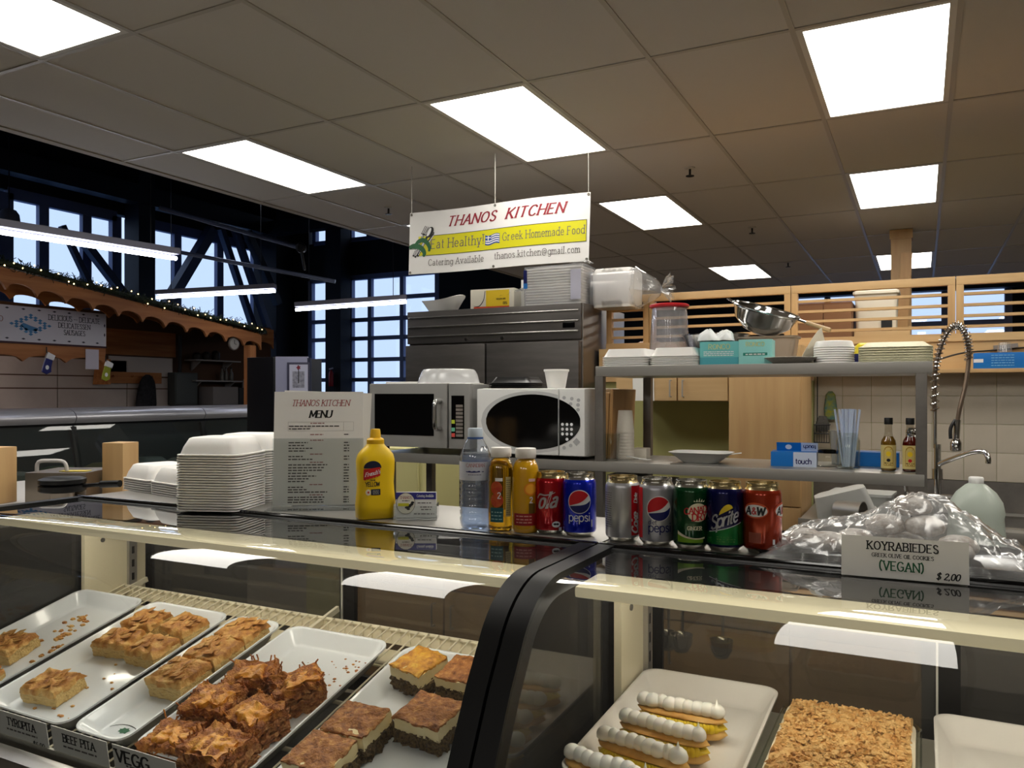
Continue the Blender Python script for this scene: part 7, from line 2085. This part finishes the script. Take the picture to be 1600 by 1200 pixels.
for z, y0, y1, nm in ((2.035, 8.15, 9.0, 'upper'), (1.736, 8.15, 9.05, 'lower')):
    t = thing('wall_shelf', nm + ' white shelf on the stall back wall', 'shelf', (-9.4, (y0 + y1) / 2, z))
    w = (y1 - y0) / 2
    MB().box(-0.1, -w, -0.02, 0.14, w, 0).build('board', M('shelf_white', (150, 146, 146), 0.5), t, smooth=False)
    for s in (-0.7, 0.7):
        MB().prism([(-0.1, -0.16), (0.1, -0.02), (-0.1, -0.02)], 'Y', s * w - 0.01, s * w + 0.01).build('bracket', M('shelf_white', (150, 146, 146), 0.5), t, smooth=False)
for k, y in enumerate((8.72, 8.80, 8.90)):
    t = thing('sauce_bottle', 'small bottle on the lower stall shelf, %s from the clock side' % ('third', 'second', 'first')[k], 'bottle', (-9.36, y, 1.7365))
    MB().lathe([(0.028, 0), (0.03, 0.01), (0.03, 0.11), (0.012, 0.15), (0.012, 0.18)], 14).build('body', M('bottle_grey', (92, 90, 86), 0.3), t, angle=50)
    MB().lathe([(0.014, 0.18), (0.014, 0.2), (0.001, 0.2)], 12).build('cap', black_plastic, t)
for k, y in enumerate((8.25, 8.42, 8.6)):
    tag(MB().lathe([(0.05, 0), (0.06, 0.02), (0.06, 0.07 + 0.02 * k), (0.03, 0.10 + 0.02 * k), (0.001, 0.10 + 0.02 * k)], 16).build('dark_jar', M('jar_dark', (30, 24, 22), 0.5), loc=(-9.36, y, 2.0355), angle=50), 'dark jar on the upper stall shelf, %s' % ('nearest the breaker box', 'middle one', 'nearest the clock')[k], 'jar', 'dark jars on the upper stall shelf')
tag(MB().box(-0.15, -0.24, 0, 0.15, 0.24, 0.26).build('storage_box', M('storage_grey', (128, 122, 122), 0.6), loc=(-9.3, 8.60, 1.38), bevel=0.01), 'pale storage box below the stall shelves', 'box')
tag(MB().box(-0.15, -0.12, 0, 0.15, 0.12, 0.25).build('storage_box', M('storage_dark', (36, 36, 40), 0.6), loc=(-9.3, 8.98, 1.38), bevel=0.01), 'dark storage box below the stall shelves', 'box')
struct(MB().box(-9.5, 7.9, 1.30, -9.1, 9.7, 1.38).build('trim_5', M('stall_ledge', (40, 34, 32), 0.7), smooth=False), 'ledge along the stall back wall')
t = thing('box_fan', 'grey wire-grilled box fan in the deli stall', 'fan', (-9.2, 9.25, 1.38), RAD(90))
MB().rloft([(0.50, 0.12, 0.06, 0), (0.52, 0.13, 0.06, 0.05), (0.52, 0.13, 0.06, 0.30), (0.46, 0.12, 0.055, 0.38)], 6).build('housing', M('fan_grey', (150, 150, 158), 0.45), t, angle=60)
MB().rect(-0.21, 0.02, 0.21, 0.34, flat(0, -0.067, 0)).build('dark_grille', M('fan_dark', (50, 46, 48), 0.6), t)
for k in range(11):
    MB().cyl((-0.20 + 0.04 * k, -0.07, 0.02), (-0.20 + 0.04 * k, -0.07, 0.34), 0.004, 5).build('grille_wire', M('fan_grey', (150, 150, 158), 0.45), t)
# cold cabinet with a framed picture by the windows
t = thing('cold_cabinet', 'dark cabinet with a white side in front of the far windows', 'cabinet', (-5.1, 5.45, 0), 0)
MB().box(-0.33, -0.10, 0, -0.02, 0.55, 1.87).build('carcass', M('cabinet_black', (14, 14, 18), 0.4), t, bevel=0.006)
t2 = thing('display_board', 'white display board beside the dark cabinet', 'board', (-5.09, 5.35, 0), RAD(27))
MB().box(0.0, 0, 0, 0.285, 0.03, 1.872).build('panel', M('board_white', (150, 152, 178), 0.6), t2, bevel=0.003)
MB().box(0.285, -0.01, 0, 0.31, 0.04, 1.86).build('edge', M('board_edge', (30, 36, 60), 0.6), t2, smooth=False)
t = thing('picture_frame', 'framed print with a red bow hung on the white board', 'picture', (-4.955, 5.40, 1.545), RAD(27))
MB().box(-0.03, -0.025, 0, 0.165, -0.003, 0.275).build('frame', M('frame_grey', (62, 62, 84), 0.5), t, bevel=0.004)
MB().rect(-0.008, 0.012, 0.155, 0.255, flat(0, -0.0256, 0)).build('mount', M('mount_white', (186, 188, 210), 0.6), t)
MB().rect(0.02, 0.05, 0.125, 0.195, flat(0, -0.0262, 0)).build('print', M('print_grey', (110, 112, 128), 0.6, var=(40, (160, 160, 176))), t)
MB().rect(0.07, 0.09, 0.077, 0.25, flat(0, -0.0268, 0)).build('dark_ribbon', dark_print, t)
MB().fan([(0.073 + 0.022 * math.cos(RAD(a)) * (1 if k % 2 else 0.6), 0.228 + 0.022 * math.sin(RAD(a)) * (1 if k % 2 else 0.6)) for k, a in enumerate(range(0, 360, 36))], flat(0, -0.0275, 0)).build('red_bow', M('bow_red', (120, 30, 44), 0.6), t)
t = thing('fire_extinguisher', 'small red extinguisher on the dark pillar', 'extinguisher', (-11.70, 14.02, 1.70))
MB().lathe([(0.05, 0), (0.055, 0.02), (0.055, 0.28), (0.03, 0.34), (0.015, 0.36)], 16).build('cylinder', M('extinguisher_red', (150, 30, 40), 0.4), t, angle=50)
MB().bar((-0.05, 0, 0.38), (0.06, 0, 0.40), 0.03, 0.03).build('valve', M('valve_grey', (150, 140, 150), 0.4), t)

# ================================================================== SIDE COUNTER WITH THE WAFFLE IRON
t = thing('side_counter', 'white side counter beside the display case', 'counter', (-2.6, 1.8, 0))
MB().box(-0.55, -0.75, 1.17, 0.50, 0.35, 1.205).build('worktop', M('counter_white', (176, 174, 172), 0.4), t, bevel=0.004)
MB().box(-0.52, -0.70, 0, 0.47, 0.30, 1.17).build('base', M('counter_base', (60, 58, 56), 0.6), t, smooth=False)
t = thing('waffle_iron', 'square steel waffle iron with a black round plate and handle', 'waffle iron', (-2.44, 1.60, 1.2055), RAD(27))
MB().box(-0.065, -0.06, 0, 0.125, 0.12, 0.098).build('housing', M('iron_steel', (150, 140, 128), 0.3, 0.9), t, bevel=0.005)
MB().tube(catmull([(-0.045, -0.03, 0.098), (-0.04, -0.03, 0.128), (0.0, -0.03, 0.132), (0.04, -0.03, 0.128), (0.05, -0.03, 0.1)], 4), 0.006, 8).build('carry_handle', M('handle_white', (190, 186, 184), 0.4), t)
MB().rloft([(0.09, 0.04, 0.01, 0.099), (0.09, 0.04, 0.01, 0.1005)], 3, 0.07, -0.02).build('yellow_label', M('label_yellow', (200, 180, 60), 0.5), t)
MB().lathe([(0.06, 0.0), (0.066, 0.004), (0.066, 0.018), (0.058, 0.022), (0.066, 0.026), (0.066, 0.038), (0.05, 0.044), (0.001, 0.045)], 28).build('plates', black_plastic, t, loc=(0.075, -0.10, 0.045), angle=50)
MB().lathe([(0.03, -0.045), (0.034, 0.0), (0.02, 0.01)], 16).build('plate_stand', M('iron_steel', (150, 140, 128), 0.3, 0.9), t, loc=(0.075, -0.10, 0.045))
MB().cyl((0.14, -0.10, 0.062), (0.205, -0.115, 0.068), 0.006, 8).cyl((0.20, -0.114, 0.068), (0.265, -0.13, 0.072), 0.011, 10).build('handle', black_plastic, t)
MB().box(0.045, -0.065, 0.004, 0.11, -0.06, 0.02).build('maker_label', black_gloss, t, smooth=False)
tag(MB().box(-0.038, -0.038, 0, 0.038, 0.038, 0.185).build('wooden_post', maple_v, loc=(-2.31, 1.73, 1.2055), rot=(0, 0, RAD(15)), bevel=0.003), 'short square maple post behind the waffle iron', 'post')
tag(MB().box(-0.038, -0.038, 0, 0.038, 0.038, 0.175).build('wooden_post', maple_v, loc=(-2.585, 1.50, 1.2055), rot=(0, 0, RAD(15)), bevel=0.003), 'short maple post at the picture edge', 'post')
t = thing('waffle_iron', 'second waffle iron handle poking in at the picture edge', 'waffle iron', (-2.68, 1.40, 1.2055), RAD(27))
MB().box(-0.08, -0.08, 0, 0.06, 0.10, 0.10).build('housing', M('iron_steel', (150, 140, 128), 0.3, 0.9), t, bevel=0.005)
MB().cyl((0.06, -0.03, 0.072), (0.125, -0.035, 0.074), 0.009, 10).build('handle', black_plastic, t)
